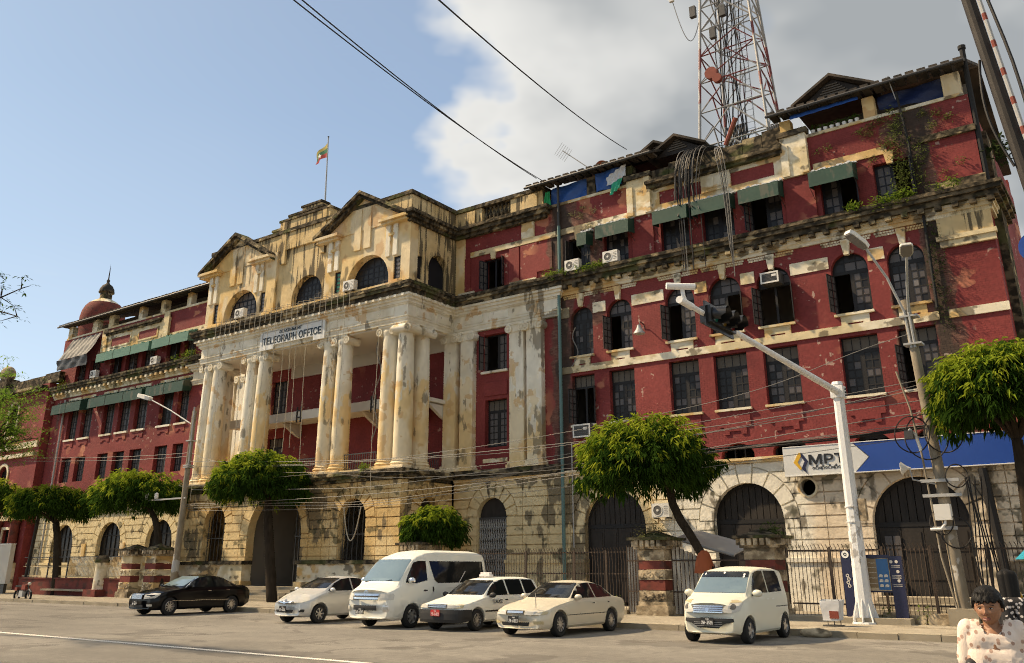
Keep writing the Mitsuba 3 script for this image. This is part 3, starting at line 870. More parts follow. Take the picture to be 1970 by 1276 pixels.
plinth(-29.5, XR, 0.0, [(-28.0, -26.18), (-21.7, -18.6), (-15.38, -12.38), (-9.0, -5.64)])
part(TO, 'ground_cornice', join([bx(-29.5, XR + .1, -o, .3, a, b) for a, b, o in ((5.88, 5.98, .1), (5.98, 6.08, .2))]), 'white_lime')
part(TO, 'ground_cornice', join([rough(slab(sbox(-29.4, -o, -22.8, .3).segmentize(.4), a, b), .02, 2) for a, b, o in ((6.0, 6.18, .26), (6.18, 6.42, .42))]), 'weathered_lime')
for x0, x1, z in ((-17.0, -15.9, 5.2), (-12.0, -11.0, 5.2)):
    part(TO, 'lime_panel', bx(x0, x1, -.05, 0.0, 5.3, 5.75), 'white_lime')


def arch_door(cx, r, zs, y, m='window_paint', fan=True, z0=.3):
    """tall timber screen in an arch: fanlight of upright boards over panelled doors"""
    out = arch(cx - r, cx + r, z0, zs)
    D = part(TO, 'door', ext(out.difference(unary_union([sbox(cx - r + .12, z0 + .1, cx + r - .12, zs - .12)] + geoms(out.buffer(-.12).intersection(sbox(cx - r, zs + .05, cx + r, zs + r))))), y, y + .1), m)
    n = int(2 * r / .28)
    for i in range(n):
        a = cx - r + .12 + (2 * r - .24) * i / n
        q = sbox(a + .015, zs + .05, a + (2 * r - .24) / n - .015, zs + r).intersection(out.buffer(-.12))
        for g in geoms(q):
            part(D, 'board', ext(g, y + .02 + .012 * (i % 2), y + .07), 'dark_planks')
    w = (2 * r - .24) / 4
    for i in range(4):
        a = cx - r + .12 + i * w
        part(D, 'leaf', bx(a + .01, a + w - .01, y + .02, y + .08, z0 + .1, zs - .13), 'dark_planks')
        for z0_, z1_ in ((.5, 1.15), (1.3, 2.15), (2.3, zs - .3)):
            part(D, 'panel', bx(a + .1, a + w - .1, y - .005, y + .02, z0_, z1_), 'dark_planks')
    return D


for cx, r, zs, zb in GF_R[:3]:
    arch_door(cx, r, zs, .3)
for i in range(2):
    for j in range(2):
        part(TO, 'door_pane', bx(-8.7 + .3 * i, -8.45 + .3 * i, .26, .29, 2.15 + .38 * j, 2.48 + .38 * j), 'pane_dusty')
# folding lattice gate in the narrow arch beside the porch
GT = part(TO, 'lattice_gate', bx(-28.0, -26.2, .2, .26, 4.0, 4.12), 'dark_metal')
for i in range(13):
    x = -27.95 + 1.72 * i / 12
    part(GT, 'bar', bx(x - .018, x + .018, .2, .24, .35, 4.02), 'grey_metal')
for i in range(12):
    for j in range(7):
        x, z = -27.95 + 1.72 * i / 12, .5 + .5 * j
        for s in (0, 1):
            a, b = (x, x + .143) if s else (x + .143, x)
            part(GT, 'lattice_strip', tube([(a, .17, z), (b, .17, z + .45)], .013, 4), 'grey_metal')
part(TO, 'fan_screen', ext(arch(-28.0, -26.2, 4.12, 4.15), .3, .34), 'dark_planks')

# left wing ground floor
GF_L = [(-67.6, 1.5, 3.35, 2.0), (-61.3, 1.5, 3.35, 2.0), (-55.2, 1.5, 3.35, 2.0), (-50.4, .9, 3.9, 2.0)]
rusticated(XL + .05, -47.1, 2.1, 5.9, GF_L, 0.0, splits=(-70.6, -65.4, -64.6, -64.1, -59.6, -59.0, -58.3, -53.5, -52.2))
plinth(XL, -47.1, 0.0, [])
part(TO, 'ground_cornice', join([bx(XL - .1, -47.1, -o, .3, a, b) for a, b, o in ((5.85, 6.0, .15), (6.0, 6.2, .3))]), 'cream_plaster')
for cx, r, zs, zb in GF_L:
    W = part(TO, 'window', ext(arch(cx - r, cx + r, zb, zs).difference(unary_union([g for q in grid(cx - r + .1, cx + r - .1, zb + .1, zs + r, 5, 3, .06) for g in geoms(q.intersection(arch(cx - r, cx + r, zb, zs).buffer(-.1)))])), .32, .4), 'window_paint')
    part(W, 'glazing', ext(arch(cx - r, cx + r, zb, zs), .38, .42), 'pane_dark')
for x in (-64.4, -59.35):
    part(TO, 'niche_strip', bx(x - .25, x + .25, -.1, .03, 2.1, 3.4), 'yellow_lime')

# ------------------------------------------------------------------ the porch
CX = -38.45
PD = [(-43.95, .95, 4.1, 2.05), (-38.77, 2.18, 3.40, .85), (-32.9, .95, 4.1, 2.05)]
rusticated(PXL, PXR, 2.1, 5.85, PD, PY, splits=(-46.3, -45.6, -42.6, -41.6, -36.0, -35.0, -34.4, -31.2, -30.45), depth=.5)
rusticated(PY + .52, 0.0, 2.1, 5.85, [(-1.75, .75, 4.35, 2.3)], 0.0, mp=side_map(PXR), splits=(-2.9, -.6), depth=.5)
part(TO, 'wall', bx(PXL, PXL + .5, PY + .52, 0, 2.1, 5.85), 'rustic_stone')
for x0, x1 in ((PXL - .05, -40.97), (-36.57, PXR + .05)):
    part(TO, 'plinth', bx(x0 + .02, x1 - .02, PY - .12, PY + .5, .1, 1.9), 'cream_plaster')
    part(TO, 'plinth_cap', rough(bx(x0 - .08, x1 + .06, PY - .24, PY + .5, 1.9, 2.08), .015, 2), 'weathered_lime')
    part(TO, 'plinth_foot', bx(x0 - .12, x1 + .08, PY - .2, PY + .5, .1, 1.05), 'rustic_stone')
part(TO, 'plinth', bx(PXR - .3, PXR + .12, PY + .5, .0, .1, 1.9), 'rustic_stone')
part(TO, 'plinth_cap', rough(bx(PXR - .3, PXR + .24, PY + .5, .0, 1.9, 2.08), .015, 2), 'weathered_lime')
for cx, r, zs, zb in (PD[0], PD[2]):             # side arches: iron bars, and a dark room behind
    G = part(TO, 'window_bars', bx(cx - r, cx + r, PY + .3, PY + .33, 3.3, 3.34), 'dark_metal')
    for i in range(6):
        x = cx - r + .1 + (2 * r - .2) * i / 5
        part(G, 'bar', tube([(x, PY + .3, zb), (x, PY + .3, zs + math.sqrt(max(0, r * r - (x - cx) ** 2)))], .02, 6), 'dark_metal')
part(TO, 'porch_floor', bx(PXL + .3, PXR - .3, PY + .4, 0, 5.9, 6.2), 'porch_white')
part(TO, 'porch_rooms', join([bx(PXL + .5, PXR - .5, -.12, 0, .2, 5.9), bx(-41.3, -41.1, PY + .5, 0, .2, 5.9), bx(-36.4, -36.2, PY + .5, 0, .2, 5.9)]), 'room_dark')
for i in range(5):
    part(TO, 'step', bx(-41.2 - .0 * i, -36.3, PY - 1.7 + .34 * i, PY + .5, .1, .25 + .14 * i), 'flagstone')
gate_poly = arch(-40.95, -36.59, .85, 3.4)
part(TO, 'inner_grille', join([bx(x - .02, x + .02, PY + .9, PY + .94, .8, 5.4) for x in np.arange(-38.0, -36.6, .28)] + [bx(-38.1, -36.6, PY + .9, PY + .94, 3.3, 3.36)]), 'dark_metal')
part(TO, 'ground_cornice', join([rough(slab(foot_porch.buffer(o, join_style=2).intersection(sbox(-60, -9, 0, -.3)).segmentize(.4), a, b), .02, 2, 7) for a, b, o in ((5.85, 5.98, .12), (5.98, 6.14, .3), (6.14, 6.32, .44))]), 'weathered_lime')
part(TO, 'porch_ledge', slab(foot_porch.buffer(.25, join_style=2).intersection(sbox(-60, -9, 0, -.3)), 6.3, 6.42), 'white_lime')

# columns
shaft = [(.47, 0), (.475, .6), (.47, 2.2), (.445, 4.6), (.40, 6.62), (.40, 6.66), (.43, 6.68), (.43, 6.74), (.39, 6.76)]
base = [(0, 0), (.62, 0), (.62, .12), (.60, .14), (.66, .2), (.60, .27), (.55, .3), (.6, .36), (.52, .4), (0, .4)]


def volute(x, y0, y1, z):
    t = np.linspace(0, 2 * math.pi, 17)[:-1]
    sp = Polygon([(x + .21 * math.cos(a), z + .21 * math.sin(a)) for a in t])
    eye = Polygon([(x + .075 * math.cos(a), z + .075 * math.sin(a)) for a in t])
    rim = sp.difference(Polygon([(x + .155 * math.cos(a), z + .155 * math.sin(a)) for a in t]))
    return join([ext(sp, y0 + .03, y1 - .03), ext(rim, y0 - .01, y0 + .03), ext(eye, y0 - .02, y0 + .03), ext(rim, y1 - .03, y1 + .01)])


def column(x, y, z0=6.42, corner=False):
    K = part(TO, 'column', lathe([(r, z0 + .4 + z * 1.0) for r, z in shaft], 28, (x, y, 0)), 'white_lime', smooth=40)
    b = part(K, 'base', join([lathe([(r * .92, z0 + z) for r, z in base], 28, (x, y, 0)), bx(x - .6, x + .6, y - .6, y + .6, z0 - .02, z0 + .1)]), 'white_lime', smooth=40)
    z = z0 + 7.0
    cap = [bx(x - .52, x + .52, y - .45, y + .45, z + .24, z + .36), bx(x - .42, x + .42, y - .40, y + .40, z + .1, z + .25),
           volute(x - .47, y - .45, y + .45, z + .05), volute(x + .47, y - .45, y + .45, z + .05), lathe([(.40, z - .2), (.46, z - .02), (.44, z + .12)], 24, (x, y, 0))]
    if corner:
        v, f = join([volute(x - .47, y - .45, y + .45, z + .05), volute(x + .47, y - .45, y + .45, z + .05)])
        cap.append((np.c_[x - (v[:, 1] - y) * 1.02, y + (v[:, 0] - x) * 1.02, v[:, 2]], f))
    part(K, 'capital', join(cap), 'white_lime', smooth=30)
    return K


for x in (-46.5, -45.6, -42.36, -41.27, -35.72, -34.6, -31.2):
    column(x, PY + .5)
column(-30.13, PY + .5, corner=True)
column(-30.13, PY + 1.72)
column(-46.5, PY + 1.72)


def pilaster(x0, x1, y0, y1=0.05):
    z0, x, w = 6.42, (x0 + x1) / 2, x1 - x0
    K = part(TO, 'pilaster', bx(x0, x1, y0, y1, z0 + .3, 13.3), 'white_lime')
    part(K, 'base', join([bx(x0 - .14, x1 + .14, y0 - .14, y1, z0, z0 + .14), bx(x0 - .08, x1 + .08, y0 - .08, y1, z0 + .14, z0 + .3)]), 'white_lime')
    part(K, 'capital', join([bx(x0 - .08, x1 + .08, y0 - .1, y1, 13.66, 13.78), bx(x0, x1, y0 - .05, y1, 13.3, 13.66), volute(x0 + .02, y0 - .14, y1, 13.46), volute(x1 - .02, y0 - .14, y1, 13.46)]), 'white_lime', smooth=30)


pilaster(-30.05, -29.25, -.42)
for a, b in ((-28.98, -28.15), (-25.75, -24.87), (-24.68, -23.78)):
    pilaster(a, b, -.34)
for a, b in ((-47.9, -47.15), (-49.0, -48.2)):
    pilaster(a, b, -.34)

# porch back wall, ceiling, gallery; walls of the bays beside it
doors = [sbox(x - .75, 6.45, x + .75, 9.4) for x in (-44.0, -38.5, -33.0)] + [sbox(x - .7, 10.9, x + .7, 13.0) for x in (-44.0, -38.5, -33.0)]
W_P = wall(sbox(-47.0, 6.2, -29.6, 13.75).difference(unary_union(doors)), 0.0, YW, 'red_plaster')
for x in (-44.0, -38.5, -33.0):
    window(W_P, x - .75, x + .75, 6.5, 9.4, .2, 'transom', single=False)
    window(W_P, x - .7, x + .7, 10.95, 13.0, .2, 'plain', single=False)
part(TO, 'rooms', join([bx(-47, -29.7, 3.0, 3.2, .2, 19.6)]), 'room_dark')
for a, b in ((-46.5, -45.4), (-42.9, -39.6), (-37.6, -35.2), (-31.6, -29.9)):
    part(TO, 'porch_frieze', bx(a, b, -.09, .02, 13.0, 13.8), 'porch_white')
part(TO, 'porch_ceiling', bx(PXL + .2, PXR - .2, PY + .2, .0, 13.70, 13.8), 'porch_white')
GAL = part(TO, 'gallery', bx(-46.6, -29.9, -1.75, -.0, 10.0, 10.2), 'porch_white')
part(GAL, 'edge_beam', bx(-46.6, -29.9, -1.9, -1.7, 9.9, 10.42), 'porch_white')
for x in (-45.0, -41.8, -38.4, -35.1, -31.6, -30.3):
    part(GAL, 'corbel', ext(Polygon([(-1.6, 9.95), (-.05, 9.95), (-.05, 9.2), (-.4, 9.3)]), 0, .22, lambda v, x=x: np.c_[x + v[:, 1], v[:, 0], v[:, 2]]), 'porch_white')
for x in (-43.0, -39.9, -36.9, -33.9, -32.0):
    part(GAL, 'iron_bracket', join([bx(x - .03, x + .03, -1.98, -1.9, 9.75, 10.65), bx(x + .3, x + .36, -1.98, -1.9, 9.75, 10.65), bx(x, x + .33, -1.97, -1.91, 10.0, 10.06), bx(x, x + .33, -1.97, -1.91, 10.4, 10.46)]), 'dark_metal')
# right bay wall with its two windows
bw = [sbox(-27.65, 11.5, -26.15, 13.5), sbox(-27.55, 7.55, -26.15, 10.0)]
W_B = wall(sbox(-29.6, 6.2, -22.95, 13.75).difference(unary_union(bw)), 0.001, YW, 'red_plaster')
window(W_B, -27.65, -26.15, 11.53, 13.5, .3, 'plain', opn='L', single=False)
window(W_B, -27.55, -26.15, 7.6, 10.0, .3, 'transom', single=False)
part(TO, 'sill', bx(-27.75, -26.05, -.14, .02, 11.38, 11.5), 'white_lime')
part(TO, 'apron', bx(-27.6, -26.1, -.06, .02, 10.2, 10.9), 'red_plaster')
part(TO, 'bare_patch', bx(-27.65, -26.1, -.02, .01, 6.78, 6.98), 'cream_plaster')
# iron railings between columns
for x0, x1, y in ((-34.1, -31.75, PY + .35), (-45.1, -42.9, PY + .35), (-40.7, -36.3, PY + .35)):
    R = part(TO, 'railing', join([bx(x0, x1, y - .02, y + .02, 7.28, 7.33), bx(x0, x1, y - .02, y + .02, 6.5, 6.54)]), 'dark_metal')
    for x in np.arange(x0 + .08, x1, .16):
        part(R, 'baluster', bx(x - .015, x + .015, y - .012, y + .012, 6.42, 7.3), 'dark_metal')
R = part(TO, 'railing', join([bx(PXR - .55, PXR - .5, -1.7, -.45, 7.28, 7.33), bx(PXR - .55, PXR - .5, -1.7, -.45, 6.5, 6.54)]), 'dark_metal')
for y in np.arange(-1.62, -.45, .15):
    part(R, 'baluster', bx(PXR - .54, PXR - .51, y - .015, y + .015, 6.42, 7.45), 'dark_metal')

# entablature
ent = unary_union([foot_porch, foot_bays]).intersection(sbox(-60, -9, 0, .05))
beam = ent.difference(sbox(PXL + .95, PY + .95, PXR - .95, -.02)).difference(sbox(PXL + .9, PY + .9, PXR - .9, 1))
EN = part(TO, 'architrave', join([slab(beam, 13.78, 13.93), slab(beam.buffer(.035, join_style=2), 13.93, 14.07), slab(beam.buffer(.09, join_style=2), 14.07, 14.12)]), 'white_lime')
part(TO, 'frieze', join([course(ent, 14.12, 14.74, 0.0, 9)]), 'white_lime')
part(TO, 'porch_moulding', join([course(ent, a, b, o, 9) for a, b, o in ((14.74, 14.80, .08), (14.80, 14.95, .15), (14.95, 15.10, .26), (15.10, 15.22, .38))]), 'white_lime')
FR = [(-46.8, -45.2), (-44.2, -41.6), (-35.4, -33.2), (-32.6, -30.6)]
for a, b in FR:
    part(TO, 'frieze_panel', bx(a, b, PY - .03, PY + .01, 14.22, 14.64), 'white_lime')
for y0, y1 in ((-3.2, -1.9), (-1.5, -.4)):
    part(TO, 'frieze_panel', bx(PXR - .01, PXR + .03, y0, y1, 14.22, 14.64), 'white_lime')
for a, b in ((-28.8, -27.6), (-27.2, -25.9), (-25.5, -24.3)):
    part(TO, 'frieze_panel', bx(a, b, -.19, -.15, 14.22, 14.64), 'white_lime')
for x in np.arange(-46.9, -29.4, .52):
    part(TO, 'dentil', bx(x, x + .17, PY - .46, PY - .3, 15.06, 15.2), 'white_lime')
for y in np.arange(-3.9, -.4, .52):
    part(TO, 'dentil', bx(PXR + .3, PXR + .46, y, y + .17, 15.06, 15.2), 'white_lime')

# upper storey of the porch
lun = {'L': arch(-45.2, -42.0, 16.15, 16.42), 'M': arch(-39.1, -36.5, 16.15, 16.62), 'R': arch(-34.35, -31.15, 16.15, 16.42)}
slots = [(-30.80, -30.30), (-35.32, -34.84), (-41.76, -41.33), (-46.28, -45.86)]
up = sbox(PXL, 15.76, PXR, 19.32)
mid = sbox(-40.5, 15.7, -36.15, 19.4)
holes = unary_union([lun['L'], lun['R']] + [sbox(a, 16.25, b, 17.52) for a, b in slots])
W_U = wall(sbox(-36.15, 15.76, PXR, 19.88).difference(holes), PY, PY + .62, 'yellow_lime')
wall(sbox(PXL, 15.76, -40.5, 19.88).difference(holes), PY, PY + .62, 'yellow_lime')
wall(sbox(-40.5, 15.76, -36.15, 21.0).difference(lun['M']), PY + .18, PY + .7, 'streaked_lime')
side_hole = [sbox(-3.36, 16.25, -2.92, 17.55), arch(-2.38, -.66, 15.9, 17.15)]
wall(sbox(PY + .63, 15.76, 0.0, 19.32).difference(unary_union(side_hole)), 0.0, .6, 'streaked_lime', side_map(PXR))
part(TO, 'wall', bx(PXL, PXL + .5, PY + .62, 0, 15.76, 19.88), 'yellow_lime')
part(TO, 'arched_door', ext(arch(-2.36, -.68, 15.9, 17.15), .42, .5, side_map(PXR)), 'window_blue')
for k, q in lun.items():
    a, _, b, _ = q.bounds
    window(W_U, a, b, 16.17, 16.42 if k != 'M' else 16.62, PY + .5 if k != 'M' else PY + .55, 'lunette', 'arch', paint='window_blue')
for i, (a, b) in enumerate(slots):
    window(W_U, a, b, 16.25, 17.52, PY + .08, 'slot', mats=['pane_green', 'pane_green', 'pane_pale'] if i == 1 else ['pane_pale', 'pane_dusty'])
window(W_U, -3.36, -2.92, 16.25, 17.55, .08, 'slot', mp=side_map(PXR))
part(TO, 'rooms', join([bx(PXL + .6, PXR - .6, -2.2, -2.0, 15.8, 19.4)]), 'room_dark')
part(TO, 'blocking_course', bx(PXL - .1, PXR + .12, PY - .14, PY + .3, 15.76, 16.08), 'yellow_lime')
part(TO, 'blocking_course', bx(PXR - .2, PXR + .14, PY + .3, -.3, 15.76, 16.06), 'weathered_lime')


def pediment(cx, hw, zb, zt, xl, xr):
    q = Polygon([(cx - hw + .3, zb - .25), (cx + hw - .3, zb - .25), (cx, zt - .32)])
    P = part(TO, 'pediment', ext(q, PY - .05, PY + .4), 'yellow_lime')
    for s in (-1, 1):
        n = np.array([s * hw, zb - zt])
        n = n / np.linalg.norm(n)
        for o, d, y in ((.0, .17, -.52), (.17, .34, -.34)):
            a, b = np.array([cx, zt - o * 1.2]), np.array([cx + s * hw, zb - o * 1.2])
            t = d - o
            poly = Polygon([a, b, b - [0, t * 1.2], a - [0, t * 1.2]])
            part(P, 'raking_cornice', rough(ext(poly.segmentize(.4), PY + y, PY + .5), .022, 2.5, int(abs(cx))), 'weathered_lime')
    for a, b in ((cx - hw, cx - hw + 2.0), (cx + hw - 2.05, cx + hw)):
        part(P, 'return_cornice', join([bx(a, b, PY - .5, PY + .3, zb - .28, zb - .12), bx(a + .1, b - .08, PY - .34, PY + .3, zb - .42, zb - .28)]), 'yellow_lime')
    for a in (cx - .62, cx + .12):
        part(P, 'raised_strip', bx(a, a + .5, PY - .1, PY + .02, 18.45, zt - 1.0), 'yellow_lime')
    for sx in (-1, 1):
        x = cx + sx * 2.25
        part(P, 'raised_strip', bx(x - .42, x - .12, PY - .1, PY + .02, 17.6, zb - .42), 'white_lime')
        part(P, 'raised_strip', bx(x + .12, x + .42, PY - .1, PY + .02, 17.6, zb - .42), 'white_lime')
        part(P, 'niche_hood', bx(x - .2, x + .2, PY - .15, PY + .02, 18.75, 18.9), 'yellow_lime')
    return P


pediment(-33.2, 3.62, 19.82, 21.88, 0, 0)
pediment(-44.2, 3.5, 19.82, 21.86, 0, 0)
# stepped attic of the middle bay
for a, b, z1, y in ((-41.2, -40.4, 21.3, 0), (-40.5, -36.1, 21.75, -.06), (-39.9, -36.9, 22.05, .1), (-38.9, -37.2, 22.45, .2)):
    part(TO, 'attic_step', rough(bx(a, b, PY + .1 + y, PY + .9, 19.9, z1), .012, 1.5), 'streaked_lime')
    part(TO, 'attic_cap', rough(bx(a - .06, b + .06, PY + .02 + y, PY + .95, z1, z1 + .14), .02, 2), 'weathered_lime')
for a in (-40.2, -36.75):
    part(TO, 'raised_strip', bx(a, a + .4, PY - .02, PY + .14, 19.0, 21.75), 'streaked_lime')
gablet(-35.9, 1.75, 21.4, 22.75, -1.0)
print('building entries', len(scene), 'panes left', panes_left)
# ------------------------------------------------------------------ things fixed to the office
SG = thing('office_sign', 'white GOVERNMENT TELEGRAPH OFFICE signboard over the middle columns of the porch', 'sign')
part(SG, 'board', ext(Polygon([(-41.2, 13.76), (-40.0, 13.76), (-40.0, 14.0), (-36.6, 14.0), (-36.6, 13.76), (-35.7, 13.76), (-35.7, 14.95), (-41.2, 14.95)]), PY - .14, PY - .03), 'sign_white')
for q in (bx(-41.0, -35.9, PY - .17, PY - .14, 14.80, 14.84), bx(-41.0, -40.96, PY - .17, PY - .14, 14.05, 14.84), bx(-35.94, -35.9, PY - .17, PY - .14, 14.05, 14.84)):
    part(SG, 'moulding', q, 'grey_metal')


def lettering(txt, h, x0, x1, z, y, bold=True, depth=.02, mp=None):
    m = meshkit.text_mesh(txt, h, depth, bold)
    v = np.array(m.vertices)
    s = (x1 - x0) / (v[:, 0].max() - v[:, 0].min())
    v = np.c_[x0 + (v[:, 0] - v[:, 0].min()) * s, y - v[:, 2], z + v[:, 1]]
    return (mp(v) if mp else v), np.array(m.faces)[:, ::-1]


part(SG, 'lettering', lettering('TELEGRAPH OFFICE', .40, -40.92, -35.98, 14.08, PY - .14), 'sign_letter')
part(SG, 'lettering', lettering('GOVERNMENT', .17, -39.5, -37.6, 14.60, PY - .14), 'sign_letter')

MP = thing('shop_sign', 'long white and blue shop sign reading MPT across the ground floor', 'sign')
part(MP, 'panel', ext(Polygon([(-12.05, 5.22), (-9.3, 5.22), (-8.75, 5.76), (-9.3, 6.33), (-12.05, 6.33)]), -.36, -.20), 'sign_white')
part(MP, 'blue_panel', ext(Polygon([(-9.27, 5.22), (-3.1, 5.22), (-3.1, 6.33), (-9.27, 6.33), (-8.71, 5.76)]), -.358, -.20), 'sign_blue')
for z in (5.19, 6.33):
    part(MP, 'edge_strip', bx(-12.05, -3.1, -.38, -.19, z, z + .03), 'white_paint')
part(MP, 'lettering', lettering('MPT', .36, -11.03, -9.62, 5.62, -.36, depth=.03), 'letter_black')
lz = [(-11.62, 5.74), (-11.40, 6.08), (-11.28, 6.08), (-11.50, 5.74), (-11.28, 5.42), (-11.40, 5.36)]
part(MP, 'logo_half', ext(Polygon([(-11.64, 5.72), (-11.41, 6.09), (-11.33, 6.09), (-11.33, 5.95), (-11.48, 5.72), (-11.33, 5.47), (-11.40, 5.42)]), -.39, -.36), 'sign_yellow')
part(MP, 'logo_half', ext(Polygon([(-11.33, 6.09), (-11.30, 6.09), (-11.07, 5.74), (-11.19, 5.52), (-11.16, 5.30), (-11.06, 5.20), (-11.30, 5.42), (-11.33, 5.50), (-11.20, 5.74), (-11.33, 5.95)]), -.39, -.36), 'sign_navy')
gl = []
x = -10.92
for w in (.10, .13, .09, .12, .10, .14, .08, .12, .11, .09, .13):      # the round-lettered line under the name
    c = Point(x + w / 2, 5.46).buffer(w / 2).difference(Point(x + w / 2, 5.46).buffer(w / 2 - .022))
    c = c.difference(sbox(x + w * .4, 5.3, x + w * .62, 5.46)) if w > .1 else c
    gl.append(c)
    if w > .11:
        gl.append(Point(x + w / 2, 5.55).buffer(.035).difference(Point(x + w / 2, 5.55).buffer(.016)))
    if w < .1:
        gl.append(sbox(x + w, 5.38, x + w + .022, 5.53))
    x += w + .015
part(MP, 'lettering', join([ext(g, -.372, -.36) for g in gl]), 'letter_black')


def air_conditioner(x, y, z, label, s=1.0, face=(0, -1), w=.82, h=.58, d=.30):
    """outdoor unit, the fan towards -y; with FACE (-1, 0) the fan is towards -x"""
    A = thing('air_conditioner', label, 'air conditioner', None)
    fl = (lambda v: np.c_[x - (-(v[:, 1])) * 1.0, y - v[:, 0], z + v[:, 2]]) if face[0] else (lambda v: np.c_[x + v[:, 0], y + v[:, 1], z + v[:, 2]])

    def P(n, m, mt, **k):
        part(A, n, (fl(m[0] * s), m[1]), mt, **k)
    P('case', bx(-w / 2, w / 2, -d, 0, 0, h), 'plastic_white')
    P('fan_ring', ext(disc(-.12, h / 2, .235).difference(disc(-.12, h / 2, .20)), -d - .02, -d), 'plastic_white')
    P('fan_guard', ext(disc(-.12, h / 2, .20), -d - .008, -d), 'grille_dark')
    P('fan_hub', ext(disc(-.12, h / 2, .055), -d - .025, -d - .008), 'plastic_white')
    for zz in (.12, .2, .28, .36, .44):
        P('vent_slot', bx(.18, .37, -d - .006, -d, zz, zz + .02), 'grille_dark')
    for xx in (-.32, .28):
        P('bracket', bx(xx, xx + .05, -d - .02, .15, -.06, 0), 'dark_metal')
    return A


air_conditioner(-21.7, -.30, 15.84, 'air conditioner among the weeds on the ledge of the right wing')
air_conditioner(-19.5, -.30, 15.84, 'air conditioner on the ledge under the broken green awning', face=(0, -1))
air_conditioner(-17.62, -.15, 3.8, 'air conditioner on the whitewashed wall behind the leaning tree trunk')
air_conditioner(-33.85, PY - .02, 16.12, 'air conditioner in front of the right-hand half-round window of the porch')
air_conditioner(-43.25, PY - .02, 16.12, 'air conditioner in front of the left-hand half-round window of the porch')
air_conditioner(-65.9, -.25, 15.84, 'air conditioner on the left wing ledge beneath the grey tarpaulin')
air_conditioner(-57.75, -.25, 15.84, 'air conditioner on the left wing ledge between the pale green awnings')


def window_unit(x, y, z, label, w=.8, h=.5):
    A = thing('window_air_conditioner', label, 'air conditioner')
    part(A, 'case', bx(x - w / 2, x + w / 2, y - .45, y + .2, z, z + h), 'grille_dark')
    part(A, 'front_frame', ext(sbox(x - w / 2, z, x + w / 2, z + h).difference(sbox(x - w / 2 + .07, z + .07, x + w / 2 - .07, z + h - .07)), y - .47, y - .45), 'plastic_white')
    for i in range(5):
        zz = z + .1 + i * (h - .2) / 5
        part(A, 'louvre', bx(x - w / 2 + .08, x + w / 2 - .08, y - .465, y - .45, zz, zz + .03), 'dark_metal')
    part(A, 'badge', bx(x + .1, x + .3, y - .475, y - .465, z + h * .55, z + h * .75), 'plastic_white')


window_unit(-21.5, 0.05, 7.55, 'boxy air conditioner under the open second-floor window by the rain pipe', .95, .62)
window_unit(-11.85, 0.05, 13.35, 'air conditioner set in the top of an arched window')


def awning(x0, x1, zt, zb, out, m, label, group, bays=1, ragged=True):
    """green sheet awning: sloping roof sheet, hanging front, two cheeks"""
    A = thing('awning', label, 'awning', group)
    zf = zt - .22
    for i in range(bays):
        a, b = x0 + (x1 - x0) * i / bays + (.03 if i else 0), x0 + (x1 - x0) * (i + 1) / bays - (.03 if i < bays - 1 else 0)
        n = max(6, int((b - a) / .09))
        xs = np.linspace(a, b, n + 1)
        wv = .018 * np.where(np.arange(n + 1) % 2, 1, -1)
        v = np.vstack([np.c_[xs, np.full(n + 1, .0), zt + wv], np.c_[xs, np.full(n + 1, -out), zf + wv], np.c_[xs, -out - np.abs(wv) - .0, np.full(n + 1, zb)]])
        q = [[k + j * (n + 1), k + 1 + j * (n + 1), k + 1 + (j + 1) * (n + 1), k + (j + 1) * (n + 1)] for j in range(2) for k in range(n)]
        f = np.array([[a_, b_, c_] for a_, b_, c_, d_ in q] + [[a_, c_, d_] for a_, b_, c_, d_ in q])
        part(A, 'front_sheet', (v, f), m)
    for x in (x0, x1):
        part(A, 'cheek', ext(Polygon([(0, zt), (-out, zf), (-out, zb), (-.05, zb + .12)]), 0, .015, lambda v, x=x: np.c_[x + v[:, 1] - .007, v[:, 0], v[:, 2]]), m)
        part(A, 'strut', tube([(x, -.02, zb - .35), (x, -out, zb + .03)], .015, 5), 'dark_metal')
    e = np.linspace(x0, x1, int((x1 - x0) / .12) + 2)
    rr = np.random.RandomState(int(abs(x0) * 100))
    part(A, 'torn_flashing', join([bx(p - .06, p + .06, -.12 - .2 * rr.rand(), .0, zt + .0, zt + .05 + .05 * rr.rand()) for p in e]), 'tarp_white' if ragged else m)
    return A


GA = 'green sheet awnings over the top-floor windows'
for x0, x1, lab in ((-9.62, -7.78, 'dark green awning over the top-floor window beside the ivy, first from the right end'), (-12.78, -10.95, 'dark green awning with a torn white top edge, second from the right end'),
                    (-15.05, -13.2, 'dark green awning behind the hanging bundle of mast cables'), (-17.05, -15.3, 'dark green awning left of the mast cables, on the middle section'),
                    (-20.2, -18.35, 'dirty dark green awning beside the tarpaulins, over the ledge weeds')):
    awning(x0, x1, 18.02, 17.12, .75, 'awning_green', lab, GA)
awning(-21.3, -20.75, 17.9, 17.0, .7, 'awning_green', 'narrow broken green awning leaf hanging by the rain pipe', GA)
awning(-65.4, -58.3, 17.8, 16.92, .75, 'awning_pale', 'pale green awning in three bays under the yellow panelled front of the left wing', GA, 3, False)
awning(-57.9, -53.5, 17.85, 16.95, .75, 'awning_pale', 'pale green awning in two bays beside the porch on the left wing', GA, 2, False)
GB = 'green awnings over the third-floor windows of the left wing'
for x0, x1, n, lab in ((-71.0, -66.7, 2, 'dark green awning in two bays at the far left end of the third floor'), (-65.6, -58.4, 3, 'dark green awning in three bays on the third floor behind the left street lamp'),
                       (-57.9, -53.4, 2, 'dark green awning in two bays on the third floor next to the porch columns')):
    awning(x0, x1, 14.3, 13.35, .75, 'awning_green', lab, GB, n, False)


